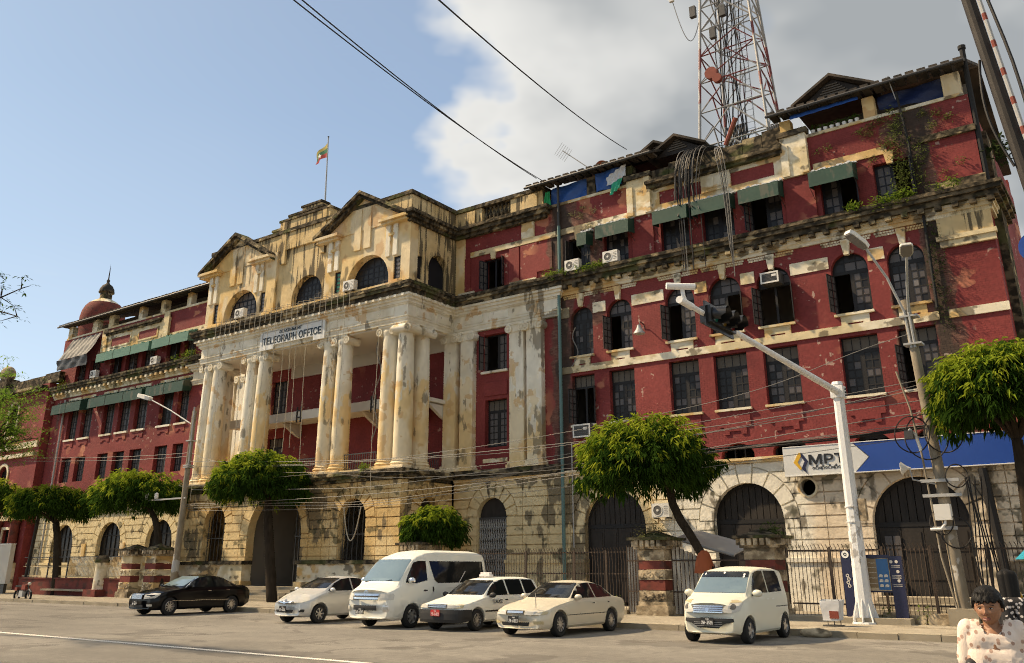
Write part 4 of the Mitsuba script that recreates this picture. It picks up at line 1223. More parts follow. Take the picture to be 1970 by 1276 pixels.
def sheet(pts, fn, nu=16, nv=8):
    """cloth over four corners (top left, top right, bottom right, bottom left) with FN(u, v) metres of fold along -y"""
    u, v = np.meshgrid(np.linspace(0, 1, nu + 1), np.linspace(0, 1, nv + 1))
    a, b, c, d = [np.array(p, float) for p in pts]
    P = (1 - v)[..., None] * ((1 - u)[..., None] * a + u[..., None] * b) + v[..., None] * ((1 - u)[..., None] * d + u[..., None] * c)
    P[..., 1] -= fn(u, v)
    k = np.arange(nv)[:, None] * (nu + 1) + np.arange(nu)
    f = np.vstack([np.stack([k, k + 1, k + nu + 2], -1).reshape(-1, 3), np.stack([k, k + nu + 2, k + nu + 1], -1).reshape(-1, 3)])
    return P.reshape(-1, 3), f


fold = lambda s, k=9: (lambda u, v: .05 * np.sin(u * k + v * 4 + s) + .07 * (meshkit.noise(np.stack([u * 7 + s, v * 4, u * 0], -1)) - .5))
solo('tarpaulin', sheet([(-23.2, .12, 20.95), (-21.05, .12, 20.98), (-21.05, .05, 19.97), (-23.35, .05, 19.95)], fold(1)), 'tarp_blue', 'blue tarpaulin closing the veranda opening next to the balustrade', 'tarpaulin', smooth=True)
solo('tarpaulin', sheet([(-20.45, -.08, 20.98), (-18.9, -.12, 20.98), (-18.9, -.1, 20.0), (-20.45, -.05, 19.96)], fold(2)), 'tarp_blue', 'blue tarpaulin under the roof left of the middle section pier', 'tarpaulin', smooth=True)
solo('tarpaulin', sheet([(-19.75, -.22, 20.55), (-18.55, -.3, 20.98), (-18.6, -.25, 20.35), (-19.7, -.2, 20.05)], fold(3, 22)), 'tarp_white', 'white crumpled sheet hanging over the blue tarpaulin', 'tarpaulin', smooth=True)
solo('tarpaulin', sheet([(-19.5, -.2, 20.1), (-18.8, -.25, 20.3), (-18.95, -.3, 19.75), (-19.5, -.3, 19.45)], fold(4, 14)), 'tarp_teal', 'small teal and white rag hanging below the tarpaulins', 'tarpaulin', smooth=True)
solo('tarpaulin', sheet([(-23.6, -.06, 20.75), (-23.25, -.08, 20.75), (-23.2, -.1, 19.93), (-23.6, -.1, 19.9)], fold(5, 14)), 'tarp_green', 'narrow bright green cloth at the end of the balustrade', 'tarpaulin', smooth=True)
solo('tarpaulin', sheet([(-6.65, .3, 20.95), (-4.1, .3, 20.95), (-4.1, .25, 20.05), (-6.6, .25, 20.3)], fold(6)), 'tarp_dark', 'dark blue tarpaulin closing the last veranda opening at the right end', 'tarpaulin', smooth=True)
solo('tarpaulin', sheet([(-10.2, -.25, 20.98), (-7.25, -.25, 20.98), (-7.25, -.45, 20.72), (-10.2, -.42, 20.68)], lambda u, v: .05 * np.sin(v * 3.1) + .02 * np.sin(u * 30)), 'tarp_blue', 'rolled blue tarpaulin under the eave at the right end', 'tarpaulin', smooth=True)
solo('tarpaulin', sheet([(-70.3, -.2, 19.6), (-66.1, -.2, 19.6), (-66.4, -1.0, 17.75), (-70.9, -1.0, 17.75)], fold(7, 40), 40, 10), 'tarp_grey', 'grey crumpled tarpaulin hanging at the left end of the office', 'tarpaulin', smooth=True)
solo('awning', sheet([(-70.9, -1.0, 17.74), (-66.4, -1.0, 17.74), (-66.4, -.95, 16.9), (-70.9, -.95, 16.9)], fold(8, 20)), 'dark_metal', 'black hanging cloth below the grey tarpaulin at the left end', 'awning', smooth=True)
solo('tarpaulin', sheet([(-14.6, 2.6, 21.5), (-11.6, 2.6, 22.15), (-11.2, 1.6, 21.3), (-13.6, 1.4, 21.0)], fold(9, 12)), 'tarp_green', 'bright green sheet at the foot of the mast', 'tarpaulin', smooth=True)
WP = thing('water_tank', 'grey corrugated tank beside the green sheet on the roof edge', 'tank')
part(WP, 'shell', bx(-11.6, -10.9, .6, 1.2, 20.2, 21.2), 'grey_metal')
for i in range(7):
    part(WP, 'rib', bx(-11.58 + .1 * i, -11.53 + .1 * i, .56, .6, 20.2, 21.2), 'dark_metal')

# potted plants along the veranda at the right end
def leaf_set(n, c, r, size, seed, droop=.5, up=.3, hue=((.035, .085, .012), (.10, .19, .03)), squash=1.0, aim=None):
    """n folded leaves about the points c (k, 3); the colour of each between the two of HUE"""
    R = np.random.RandomState(seed)
    c = np.atleast_2d(c)
    p = c[R.randint(len(c), size=n)] + R.normal(size=(n, 3)) * np.array([r, r, r * squash])
    a = R.uniform(0, 2 * math.pi, n)
    d = np.c_[np.cos(a), np.sin(a), R.uniform(-droop, up, n)]
    if aim is not None:
        d = d * .45 + aim
    d /= np.linalg.norm(d, axis=1, keepdims=True)
    s = np.cross(d, [0, 0, 1.0])
    s /= np.maximum(np.linalg.norm(s, axis=1, keepdims=True), 1e-6)
    u = np.cross(s, d)
    L = size * R.uniform(.6, 1.3, n)[:, None]
    w = L * .16
    tip = p + d * L - np.array([0, 0, 1.0]) * L * .25
    m = p + d * L * .5
    v = np.stack([p, m + s * w - u * w * .5, tip, m - s * w - u * w * .5], 1).reshape(-1, 3)
    k = np.arange(n) * 4
    f = np.vstack([np.c_[k, k + 1, k + 2], np.c_[k, k + 2, k + 3]])
    t = R.rand(n)[:, None]
    col = np.array(hue[0]) * (1 - t) + np.array(hue[1]) * t
    return v, f, np.repeat(col, 4, 0)


def join_col(ms):
    vs, fs, cs, n = [], [], [], 0
    for v, f, c in ms:
        vs.append(v)
        fs.append(f + n)
        cs.append(c)
        n += len(v)
    return np.vstack(vs), np.vstack(fs), np.vstack(cs)


scene['leaf'] = {'type': 'principledthin', 'base_color': {'type': 'mesh_attribute', 'name': 'vertex_color'}, 'roughness': 0.42, 'diff_trans': 0.85, 'eta': 1.4, 'spec_trans': 0.0}


def leaves(parent, name, m, **k):
    return part(parent, name, (m[0], m[1]), 'leaf', color=m[2], **k)


for i in range(8):
    x = -9.4 + .27 * i
    P = thing('potted_plant', 'white pot with a small plant in the dark veranda opening under the right-hand roof', 'plant', 'white pots in a row along the roof veranda')
    part(P, 'pot', lathe([(0, 0), (.07, 0), (.1, .2), (.085, .2), (0, .18)], 10, (x, .12, 19.94)), 'white_paint', smooth=40)
    leaves(P, 'leaves', leaf_set(26, [(x, .12, 20.26)], .05, .16, 40 + i, up=.9))


def weed(pts, n, r, size, label, seed, group=None, name='wall_plant', cat='plant', hue=((.06, .12, .015), (.20, .27, .04)), stems=True, up=.9):
    W = thing(name, label, cat, group)
    pts = np.array(pts, float)
    leaves(W, 'leaves', leaf_set(n, pts, r, size, seed, up=up, hue=hue))
    if stems:
        R = np.random.RandomState(seed)
        part(W, 'stems', join([tube([p, p + np.array([R.normal() * r, -abs(R.normal()) * .1, r * 1.6])], [.012, .004], 4) for p in pts]), 'bark')
    return W


xs = np.linspace(-23.3, -19.9, 26)
weed([(x, -.55 + .1 * math.sin(7 * x), 15.8) for x in xs if -23.4 < x < -22.0], 520, .13, .2, 'bright weeds on the ledge below the rain pipe', 3)
weed([(x, -.5, 15.8) for x in xs if x > -21.4], 620, .11, .18, 'long strip of yellow-green weeds on the ledge before the air conditioners', 4)
weed([(-6.75, -.45, 15.85), (-6.4, -.5, 15.85), (-6.1, -.5, 15.9), (-5.8, -.45, 15.95), (-7.05, -.5, 15.8)], 620, .15, .2, 'bright green bush on the ledge at the foot of the ivy', 5)
weed([(-8.15, -.45, 15.85), (-7.95, -.45, 15.85)], 130, .1, .26, 'tuft of tall grass on the ledge by the second window from the right end', 6, up=2.5)
weed([(-4.4, -.5, 16.0), (-4.1, -.5, 16.05), (-4.7, -.5, 15.95)], 200, .12, .15, 'yellowish weeds on the ledge at the right corner', 7)
ivy = [(-6.1 + .12 * math.sin(3 * z) + .1 * math.cos(9 * z), -.16, z) for z in np.arange(16.1, 19.9, .12)]
iv2 = [(-5.35 + .2 * math.sin(4 * z), -.12, z) for z in np.arange(16.4, 18.4, .16)]
weed(ivy + iv2, 1500, .17, .14, 'dusty green ivy climbing the wall between the last top-floor windows', 8, hue=((.05, .075, .02), (.15, .19, .06)))
weed([(-5.3 + .16 * math.sin(5 * z), -.1, z) for z in np.arange(10.4, 14.6, .14)], 620, .14, .13, 'dark ivy down the blackened strip beside the last arched windows', 9, hue=((.02, .04, .012), (.06, .09, .03)))
for i, (x, z, n) in enumerate(((-8.95, 19.0, 70), (-9.35, 18.95, 40), (-7.5, 19.35, 120), (-7.05, 19.5, 110), (-6.65, 19.6, 120), (-7.15, 19.15, 80), (-5.0, 19.45, 90), (-4.5, 19.3, 100), (-4.1, 19.0, 90), (-4.7, 18.8, 80), (-3.9, 17.0, 50), (-4.6, 16.7, 40), (-7.2, 17.9, 60), (-6.7, 18.5, 90))):
    weed([(x, -.08, z), (x + .15, -.08, z + .04)], n, .09, .12, ('fern tuft in a crack of the red wall under the right-hand roof, upper band' if z > 18.7 else 'fern tuft in a crack of the red wall at the right end, lower band'), 20 + i, 'fern tufts in the upper red wall' if z > 18.7 else 'fern tufts in the lower red wall', 'fern_tuft', 'plant', ((.07, .09, .025), (.20, .22, .08)), stems=False)
for i, (x, z) in enumerate(((-21.9, 19.1), (-21.2, 19.3), (-21.4, 18.9), (-20.7, 19.0), (-20.9, 18.2))):
    weed([(x, -.06, z)], 60, .1, .13, 'grey-green plant tuft rooted in the red bricks under the blue tarpaulins', 60 + i, 'plant tufts under the tarpaulins', 'fern_tuft', 'plant', ((.10, .11, .05), (.26, .27, .15)), stems=False)
weed([(-2.6, .6, 17.3), (-2.4, .5, 17.5), (-2.5, .2, 17.2)], 120, .22, .35, 'sapling sticking out from the right corner of the building', 80, hue=((.02, .035, .012), (.06, .08, .03)))
weed([(-54.0, -.4, 15.85), (-53.2, -.6, 15.9), (-52.8, -.6, 15.85), (-55.0, -.4, 15.8)], 420, .22, .22, 'green weeds on the ledge where the left wing meets the porch', 81)
weed([(-69.6, -.4, 15.7), (-70.4, -.5, 15.7)], 160, .2, .2, 'weeds on the ledge at the far left corner', 82)
weed([(-32.2, PY - .1, 6.5), (-31.9, PY - .2, 6.45), (-32.0, PY - .3, 6.3)], 220, .14, .2, 'green plant growing on the porch ledge between the columns', 83)

# ropes and bamboo hooks hung from the porch cornice
GR = 'thin ropes hanging down the porch from the cornice'
hooks = np.arange(-44.6, -33.0, .46)
for i, x in enumerate(hooks):
    H = thing('scaffold_hook', 'thin bamboo hook sticking out over the black cornice of the porch', 'hook', 'row of bamboo hooks over the porch cornice')
    L = rng.uniform(.8, 1.3)
    part(H, 'stick', tube([(x - .25, PY + .05, 16.15), (x, PY - .85, 15.95), (x, PY - .86, 15.95 - L)], .018, 5), 'rope')
for i, x in enumerate((-45.3, -44.0, -41.9, -40.6, -39.9, -39.2, -38.4, -37.7, -37.2, -36.4, -34.1, -33.6, -31.0)):
    zb = 6.5 if i % 3 else 4.6
    z = np.linspace(15.1, zb + rng.uniform(0, 1.5), 14)
    p = np.c_[x + .1 * np.sin(z * .7 + i) + rng.uniform(-.1, .1) * (15 - z) * .1, np.full(14, PY - .75) + .03 * np.sin(z + i), z]
    solo('hanging_rope', tube(p, .014, 5), 'rope', 'pale rope hanging from the porch cornice, ' + ('first', 'second', 'third', 'fourth', 'fifth', 'sixth', 'seventh', 'eighth', 'ninth', 'tenth', 'eleventh', 'twelfth', 'thirteenth')[i] + ' from the left', 'rope', GR)
z = np.linspace(13.3, 8.0, 40)
solo('hanging_hose', tube(np.c_[-32.4 + .22 * np.sin(z * 2.3) - .1 * (13.3 - z) * .4, np.full(40, PY + .9), z], .03, 6), 'grey_cable', 'tangled white hose hanging between the right-hand columns', 'hose', smooth=True)
t = np.linspace(0, 1, 20)
solo('hanging_rope', tube(np.c_[-33.45 + 1.2 * t, np.full(20, PY - .05), 4.6 - 6.4 * (t - t * t)], .03, 6), 'rope', 'thick rope looped across the right ground-floor arch of the porch', 'rope', smooth=True)
t = np.linspace(0, 1, 30)
solo('loose_cable', tube(np.c_[-21.85 - .16 * np.sin(t * 9) - .12 * t, np.full(30, -.12), 13.0 - 2.4 * t + .5 * (t > .8) * (t - .8) * 5], .026, 6), 'grey_cable', 'loop of pale cable hanging in the blackened arched window', 'cable', smooth=True)

# wall lamp
WL = thing('wall_lamp', 'grey bell-shaped lamp on a bracket between the arched windows', 'lamp')
part(WL, 'shade', lathe([(0, .42), (.09, .42), (.11, .3), (.16, .2), (.26, .06), (.27, 0), (.2, .0), (0, .1)], 18, (-18.1, -.62, 12.0)), 'grey_metal', smooth=40)
part(WL, 'arm', tube([(-18.1, -.62, 12.4), (-18.1, -.5, 12.62), (-18.1, -.1, 12.55), (-18.1, .02, 12.3)], .025, 6), 'dark_metal')

# flag on the porch roof
FL = thing('flagpole', 'thin flagpole with a small drooping flag on the porch attic', 'flag')
part(FL, 'pole', tube([(-37.7, -2.9, 22.2), (-37.84, -2.9, 27.25)], [.05, .035], 8), 'grey_metal')
part(FL, 'finial', lathe([(0, 0), (.05, .02), (.06, .07), (0, .12)], 8, (-37.84, -2.9, 27.22)), 'dark_metal')


def flag_strip(v0, v1):
    u, v = np.meshgrid(np.linspace(0, 1, 13), np.linspace(v0, v1, 4))
    x = -37.85 - 1.08 * u
    z = 26.85 - .62 * u ** 1.3 - (1.0 - .45 * u) * v
    y = -2.9 + .16 * np.sin(u * 7 + v * 2) * u
    k = np.arange(3)[:, None] * 13 + np.arange(12)
    return np.stack([x, y, z], -1).reshape(-1, 3), np.vstack([np.stack([k, k + 1, k + 14], -1).reshape(-1, 3), np.stack([k, k + 14, k + 13], -1).reshape(-1, 3)])


for (a, b), c in zip(((0, .33), (.33, .66), (.66, 1)), ((.36, .30, .09), (.035, .15, .085), (.32, .045, .05))):
    mat('flag_cloth_%d' % int(a * 10), c, .8, .2)
    part(FL, 'stripe', flag_strip(a, b), 'flag_cloth_%d' % int(a * 10), smooth=True)
star = Polygon([(-38.35 + (.17 if k % 2 == 0 else .07) * math.sin(k * math.pi / 5), 26.02 + (.17 if k % 2 == 0 else .07) * math.cos(k * math.pi / 5)) for k in range(10)])
part(FL, 'star', ext(star, -3.06, -3.04), 'white_paint')

# rooftop odds and ends
SD = thing('satellite_dish', 'rust-red satellite dish on the roof edge above the tarpaulins', 'dish')
part(SD, 'bowl', (lambda m: (np.c_[-20.25 + m[0][:, 0], .3 + m[0][:, 2] - .3 * m[0][:, 1], 21.35 + m[0][:, 1]], m[1]))(lathe([(0, .14), (.2, .11), (.36, .04), (.44, -.02), (.45, -.0), (.36, .07), (0, .17)], 24)), 'terracotta', smooth=40)
part(SD, 'stand', tube([(-20.25, .35, 20.9), (-20.25, .4, 21.4)], .04, 6), 'dark_metal')
AN = thing('roof_antenna', 'thin comb-shaped antenna on a leaning pole above the tarpaulins', 'antenna')
part(AN, 'pole', tube([(-20.55, .2, 21.2), (-22.45, .0, 22.95)], .03, 6), 'grey_metal')
for i in range(6):
    x, zz = -22.7 + .12 * i, 23.15 - .12 * i
    part(AN, 'rod', tube([(x - .25, .0, zz - .28), (x + .25, .0, zz + .28)], .012, 4), 'grey_metal')
AN = thing('roof_antenna', 'thin comb-shaped antenna beside the last veranda post at the right end', 'antenna')
part(AN, 'pole', tube([(-5.8, -.3, 20.3), (-5.95, -.5, 21.35)], .02, 6), 'grey_metal')
for i in range(8):
    x = -6.6 + .1 * i
    part(AN, 'rod', tube([(x, -.5 - .12, 21.05 + .035 * i), (x, -.5 + .12, 21.15 + .035 * i)], .009, 4), 'grey_metal')

# ------------------------------------------------------------------ the radio mast on the roof
MA = thing('radio_mast', 'tall red and white steel lattice mast standing on the office roof', 'mast')
B0 = np.array([[-15.95, 3.0], [-12.25, 3.0], [-12.6, 6.6], [-15.9, 6.6]])
MC = B0.mean(0)
HB, HT = 20.4, 42.0


def corner(i, z):
    k = 1 - .030 * (z - 22)
    return np.array([*(MC + (B0[i] - MC) * k), z])


for i in range(4):
    part(MA, 'leg', tube([corner(i, HB), corner(i, HT)], .075, 6), 'mast_steel')
lv = [20.6, 22.4, 24.4, 26.2, 27.9, 29.5, 31.0, 32.4, 33.7, 35.0, 36.2, 37.4, 38.5, 39.6, 40.7, 41.8]
for a, b in zip(lv[:-1], lv[1:]):
    for i in range(4):
        j = (i + 1) % 4
        part(MA, 'girt', tube([corner(i, b), corner(j, b)], .042, 4), 'mast_steel')
        if int(b * 10) % 2:
            part(MA, 'brace', tube([corner(i, a), corner(j, b)], .042, 4), 'mast_steel')
            part(MA, 'brace', tube([corner(j, a), (corner(i, b) + corner(j, b)) / 2], .03, 4), 'mast_steel')
        else:
            m = (corner(i, b) + corner(j, b)) / 2
            part(MA, 'brace', tube([corner(i, a), m], .042, 4), 'mast_steel')
            part(MA, 'brace', tube([corner(j, a), m], .042, 4), 'mast_steel')
for s in (-.2, .2):
    part(MA, 'ladder_rail', tube([(-13.5 + s, 4.2, 20.5), (-13.7 + s, 4.4, 42)], .022, 5), 'mast_steel')
for z in np.arange(20.8, 41.5, .36):
    part(MA, 'rung', tube([(-13.7 - .004 * (z - 20), 4.2, z), (-13.3 - .004 * (z - 20), 4.2, z)], .013, 4), 'mast_steel')
for i in range(12):
    x0, y0 = -14.9 + .11 * i + .04 * rng.random(), 3.5 + .25 * (i % 3)
    z = np.linspace(20.9, 42, 26)
    part(MA, 'feeder_cable', tube(np.c_[x0 + .07 * np.sin(z * 1.3 + i) + .02 * (z - 21), y0 + .05 * np.cos(z + i), z], .028, 5), 'black_cable')
for x, z, s in ((-14.9, 26.4, .34), (-14.6, 26.0, .25)):
    part(MA, 'drum_antenna', (lambda m: (np.c_[x + m[0][:, 0], 2.75 + m[0][:, 2], z + m[0][:, 1]], m[1]))(lathe([(0, 0), (s, 0), (s, .25), (s * .8, .3), (0, .32)], 18)), 'rust_red', smooth=40)
for x, y, z in ((-15.5, 2.5, 30.2), (-14.6, 2.8, 28.7), (-13.2, 2.7, 31.0), (-15.9, 2.6, 31.9), (-14.0, 2.9, 29.9)):
    part(MA, 'radio_unit', bx(x - .16, x + .16, y - .12, y + .12, z - .3, z + .35), 'dark_metal')
part(MA, 'panel_antenna', bx(-16.75, -16.5, 2.3, 2.45, 31.3, 33.2), 'plastic_white')
part(MA, 'antenna_arm', tube([(-16.6, 2.5, 31.6), (-15.4, 3.1, 31.6)], .04, 5), 'mast_steel')
t = np.linspace(0, 1, 16)
part(MA, 'antenna_lead', tube(np.c_[-16.6 + 1.2 * t, 2.45 + .5 * t, 31.3 - 2.6 * np.sin(t * math.pi * .8)], .022, 5), 'grey_cable')
CB = thing('cable_bundle', 'thick bundle of black and grey cables spilling from the mast down the front', 'cable')
for i in range(22):
    a = i / 21
    x0 = -14.6 + .05 * i
    xe = -15.9 + 1.0 * a + (.4 if i % 4 == 0 else 0)
    ze = 17.0 + 2.2 * rng.random() if i % 5 else 14.5
    p = [(x0, 3.6, 23.4), (x0 - .1, 2.6, 21.6 + .2 * rng.random()), (x0 - .5 - .3 * (1 - a), .9, 20.9 + .3 * rng.random()), (xe + .25, -.35, 20.45 + .3 * rng.random()), (xe + .05, -.62 - .1 * rng.random(), 19.4), (xe - .1 + .15 * rng.random(), -.66, 18.2), (xe + .1 * rng.random(), -.8, ze)]
    q = np.array(p)
    s = np.linspace(0, 6, 26)

    q = CubicSpline(np.arange(7), q)(s)
    part(CB, 'cable', tube(q, .022 + .012 * (i % 3 == 0), 5), 'grey_cable' if i % 3 == 1 else 'black_cable')
for i in range(5):
    p = np.array([(-14.2, 2.4, 21.5), (-14.0, .5, 20.75), (-13.75 + .08 * i, -.55, 20.1), (-13.5 + .07 * i, -.72, 18.4), (-13.35 + .05 * i, -.85, 16.4), (-13.3 + .02 * i, -.8, 15.0 - i * .3)])
    part(CB, 'cable', tube(CubicSpline(np.arange(6), p)(np.linspace(0, 5, 22)), .02, 5), 'black_cable' if i % 2 else 'grey_cable')
part(MA, 'red_beacon', tube([(-14.0, 1.6, 21.4), (-13.3, 1.4, 22.6)], .12, 8), 'rust_red')

# ------------------------------------------------------------------ overhead cables
GC = 'overhead cables strung along the pavement poles'


def cable(pts, r=.014, m='grey_cable', lab='grey overhead cable strung along the pavement poles in front of the office', name='overhead_cable', group=GC):
    pts = np.array(pts, float)
    t = np.linspace(0, len(pts) - 1, 8 * len(pts))
    c = CubicSpline(np.arange(len(pts)), pts)(t)
    return solo(name, tube(c, r, 5), m, lab, 'cable', group)


LP, RP = -43.0, -5.3
YC = -6.5
for i, (pl, mid, pr) in enumerate((((LP, 7.3), [(-32.5, 6.6), (-25.0, 6.32), (-17.8, 6.36), (-12.06, 6.46)], (RP, 7.0)), ((LP, 7.0), [(-32.5, 6.5), (-24.4, 6.25), (-18.0, 6.32)], (RP, 7.3)), ((LP, 6.6), [(-32.5, 6.1), (-24.4, 5.76), (-17.8, 6.0), (-12, 6.35)], (RP, 7.2)),
                                   ((LP, 5.8), [(-32.4, 5.32), (-27.4, 5.32), (-21.5, 5.62), (-18, 5.9), (-12.0, 6.34)], (RP, 6.7)), ((LP, 6.2), [(-40.4, 5.95), (-32.5, 6.0), (-28.5, 5.62), (-20.1, 5.36), (-12.1, 5.6)], (RP, 5.95)), ((LP, 4.9), [(-32.3, 4.66), (-27.2, 4.66), (-18.0, 5.26)], (RP, 5.9)),
                                   ((LP, 4.8), [(-32.3, 4.55), (-27.0, 4.58), (-18.0, 5.15), (-12, 5.6)], (RP, 5.8)), ((LP, 4.7), [(-32.3, 4.42), (-24.3, 4.48), (-17.8, 4.78)], (RP, 5.6)), ((LP, 7.8), [(-30, 6.4), (-15.4, 7.0), (-9.2, 7.86)], (RP, 8.8)), ((LP, 5.0), [(-24.4, 5.0), (-14, 5.6)], (RP, 6.3)))):
    dy = .12 * (i % 4) - .18
    cable([(pl[0], YC + dy, pl[1])] + [(a, YC + dy, b) for a, b in mid] + [(pr[0], YC + dy, pr[1])], .011 if i % 3 else .015, lab='grey overhead cable between the two street lamps, ' + ('second highest of the main bundle', 'third highest of the main bundle', 'just below the top group over the porch ledge', 'dipping lowest left of the rain pipe', 'sagging most before the round tree', 'third lowest of the bundle', 'second lowest of the bundle', 'lowest of the bundle', 'highest and most slanting', 'thin and nearly level')[i])
for z0, z1 in ((5.62, 5.6), (5.70, 5.66)):
    cable([(-17.9, YC, z0 - .1), (-12.1, YC, z0), (-8.1, YC, z1 + .08), (-5.3, YC, z1 + .25), (1.0, YC, z1 + .6)], .03, 'black_cable', 'thick black cable running to the right-hand pole above the blue sign', group='thick black cables at the right-hand pole')
for z in (8.5, 8.3):
    cable([(-62, YC, z + .3), (-50.9, YC, z - .4), (-43.1, YC, z - .7)], .014, lab='grey cable strung from the left street lamp to the far left', group='cables left of the left street lamp')
for i in range(4):
    cable([(-24.3, -5.2, 5.4 - .1 * i), (-23.0, -2.6, 5.9), (-22.0 + i * .1, -.3, 6.4)], .012, lab='service cable dropping to the wall beside the rain pipe', group='service cables by the rain pipe')
GL = 'long cables from the office roof across the street'
for a, b, lab in (((-23.3, -.6, 21.15), (-15.14, -24, 15.34), 'black cable'), ((-23.75, -.6, 21.45), (-14.8, -24, 15.18), 'black cable'), ((-18.3, -.6, 21.55), (-10.32, -24, 13.27), 'black cable')):
    a, b = np.array(a), np.array(b)
    t = np.linspace(0, 1.25, 14)
    p = a + (b - a) * t[:, None] - np.c_[t * 0, t * 0, .9 * t * (1.25 - t)]
    solo('roof_cable', tube(p, .02, 5), 'black_cable', 'long dark cable crossing the sky from the office roof' if a[0] < -20 else 'lone dark cable crossing the sky to the gable by the mast', 'cable', GL if a[0] < -20 else None)

# ------------------------------------------------------------------ fence, gate pillars, gates
FY = -6.0


def fence(x0, x1, label, zb=.3, zt=2.42, step=.125, posts=(), base=True, m='fence_iron', y=FY, rails=(.55, 2.28)):
    F = thing('iron_fence', label, 'fence')
    if base:
        part(F, 'base_wall', rough(bx(x0, x1, y - .14, y + .14, .1, zb), .012, 3), 'flagstone')
    for z in rails:
        part(F, 'rail', bx(x0, x1, y - .015, y + .015, z, z + .045), m)
    rest = []
    n = 0
    for x in np.arange(x0 + .06, x1, step):
        j = rng.uniform(-.012, .012)
        q = tube([(x, y - .03, zb - .05), (x + j, y - .03, zt - .1 + j), (x + j - .05, y - .05, zt + .03)], .011, 4)
        part(F, 'picket', q, m)
    for x in posts:
        part(F, 'post', bx(x - .035, x + .035, y - .035, y + .035, .1, zt - .05), m)
    return F


fence(-10.3, -2.6, 'black iron railing behind the map board at the right end', posts=(-8.95, -7.35, -5.95, -4.4), rails=(.62, 2.24))
fence(-24.6, -16.35, 'black iron railing behind the parked cars, right of the porch', posts=(-23.2, -20.85, -18.6, -17.2), rails=(.55, 1.5, 2.26))
F = fence(-45.6, -31.0, 'short iron railing in front of the left part of the porch', zb=.45, zt=1.6, posts=(-44, -41), rails=(1.5,)) if False else None
LF = thing('low_wall_fence', 'dark red low wall topped with a cream railing on the left', 'fence')
part(LF, 'base_wall', bx(-60.6, -48.9, FY - .16, FY + .16, .1, 1.1), 'red_stone')
part(LF, 'coping', bx(-60.6, -48.9, FY - .22, FY + .22, 1.08, 1.16), 'red_stone')
part(LF, 'bench', bx(-57.0, -51.6, FY - .55, FY - .15, .42, .52), 'flagstone')
for z in (1.22, 1.8, 2.34):
    part(LF, 'rail', bx(-60.6, -48.9, FY - .02, FY + .02, z, z + .05), 'dark_metal' if z > 2 else 'white_lime')
for x in np.arange(-55.0, -48.95, .14):
    part(LF, 'picket', bx(x - .03, x + .03, FY - .015, FY + .015, 1.2, 2.36), 'cream_plaster')
for x in (-59.8, -57.5, -55.2):
    part(LF, 'post', bx(x - .04, x + .04, FY - .03, FY + .03, 1.1, 2.36), 'dark_metal')
RP_ = thing('stone_post', 'round cream stone post with a dark domed cap on a red block', 'post')
part(RP_, 'shaft', lathe([(.43, .52), (.40, 2.1), (0, 2.1)], 20, (-51.1, FY - .1, 0)), 'cream_plaster', smooth=40)
part(RP_, 'cap', lathe([(.46, 2.02), (.5, 2.12), (.47, 2.26), (.30, 2.4), (0, 2.46)], 20, (-51.1, FY - .1, 0)), 'weathered_lime', smooth=40)
part(RP_, 'block', bx(-51.75, -50.45, FY - .75, FY + .4, .1, .54), 'red_stone')


def gate_pillar(x, y, label, w=.5, bands=True, left=False):
    """square banded pillar: carved pale stones and red stones in turn, a heavy bracketed cap"""
    G = thing('gate_pillar', label, 'pillar')
    part(G, 'foot', rough(bx(x - w - .12, x + w + .12, y - w - .12, y + w + .12, .1, .46), .014, 3), 'carved_stone')
    part(G, 'foot', rough(bx(x - w - .05, x + w + .05, y - w - .05, y + w + .05, .46, .60), .01, 3), 'carved_stone')
    zs = [.60, .97, 1.32, 1.66, 1.98, 2.36]
    for i, (a, b) in enumerate(zip(zs[:-1], zs[1:])):
        red = i in (1, 3)
        k = .02 if not red else 0
        s = part(G, 'red_stone' if red else 'carved_stone', bx(x - w - k, x + w + k, y - w - k, y + w + k, a + .008, b - .008), 'red_stone' if red else ('cream_plaster' if left else 'carved_stone'))
        if not red and i < 4:
            lumps = []
            R = np.random.RandomState(int(abs(x) * 10) + i)
            for q in range(46):
                u, v = R.uniform(-w + .06, w - .06), R.uniform(a + .06, b - .06)
                lumps.append(bx(x + u - .035, x + u + .03, y - w - .055, y - w, v - .022, v + .022))
            part(s, 'carving', join(lumps), 'carved_stone', kind='stuff')
    part(G, 'cap', rough(bx(x - w - .12, x + w + .12, y - w - .12, y + w + .12, 2.36, 2.46), .012, 3), 'carved_stone')
    for i in range(5):
        for s in (-1, 1):
            u = x - w + .06 + (2 * w - .12) * i / 4
            part(G, 'cap_bracket', bx(u - .07, u + .07, y + s * (w + .16) - .12, y + s * (w + .16) + .12, 2.44, 2.66), 'carved_stone')
            u2 = y - w + .06 + (2 * w - .12) * i / 4
            part(G, 'cap_bracket', bx(x + s * (w + .16) - .12, x + s * (w + .16) + .12, u2 - .06, u2 + .06, 2.45, 2.65), 'carved_stone')
    part(G, 'cap', rough(bx(x - w - .08, x + w + .08, y - w - .08, y + w + .08, 2.46, 2.66), .012, 3), 'carved_stone')
    part(G, 'cap', rough(bx(x - w - .3, x + w + .3, y - w - .3, y + w + .3, 2.66, 2.76), .016, 3), 'weathered_lime')
    part(G, 'cap', rough(join([(np.array([[x - .6, y - .6, 2.76], [x + .6, y - .6, 2.76], [x + .6, y + .6, 2.76], [x - .6, y + .6, 2.76], [x, y, 3.02]]), np.array([[0, 1, 4], [1, 2, 4], [2, 3, 4], [3, 0, 4]]))]), .01, 3), 'weathered_lime')
    return G


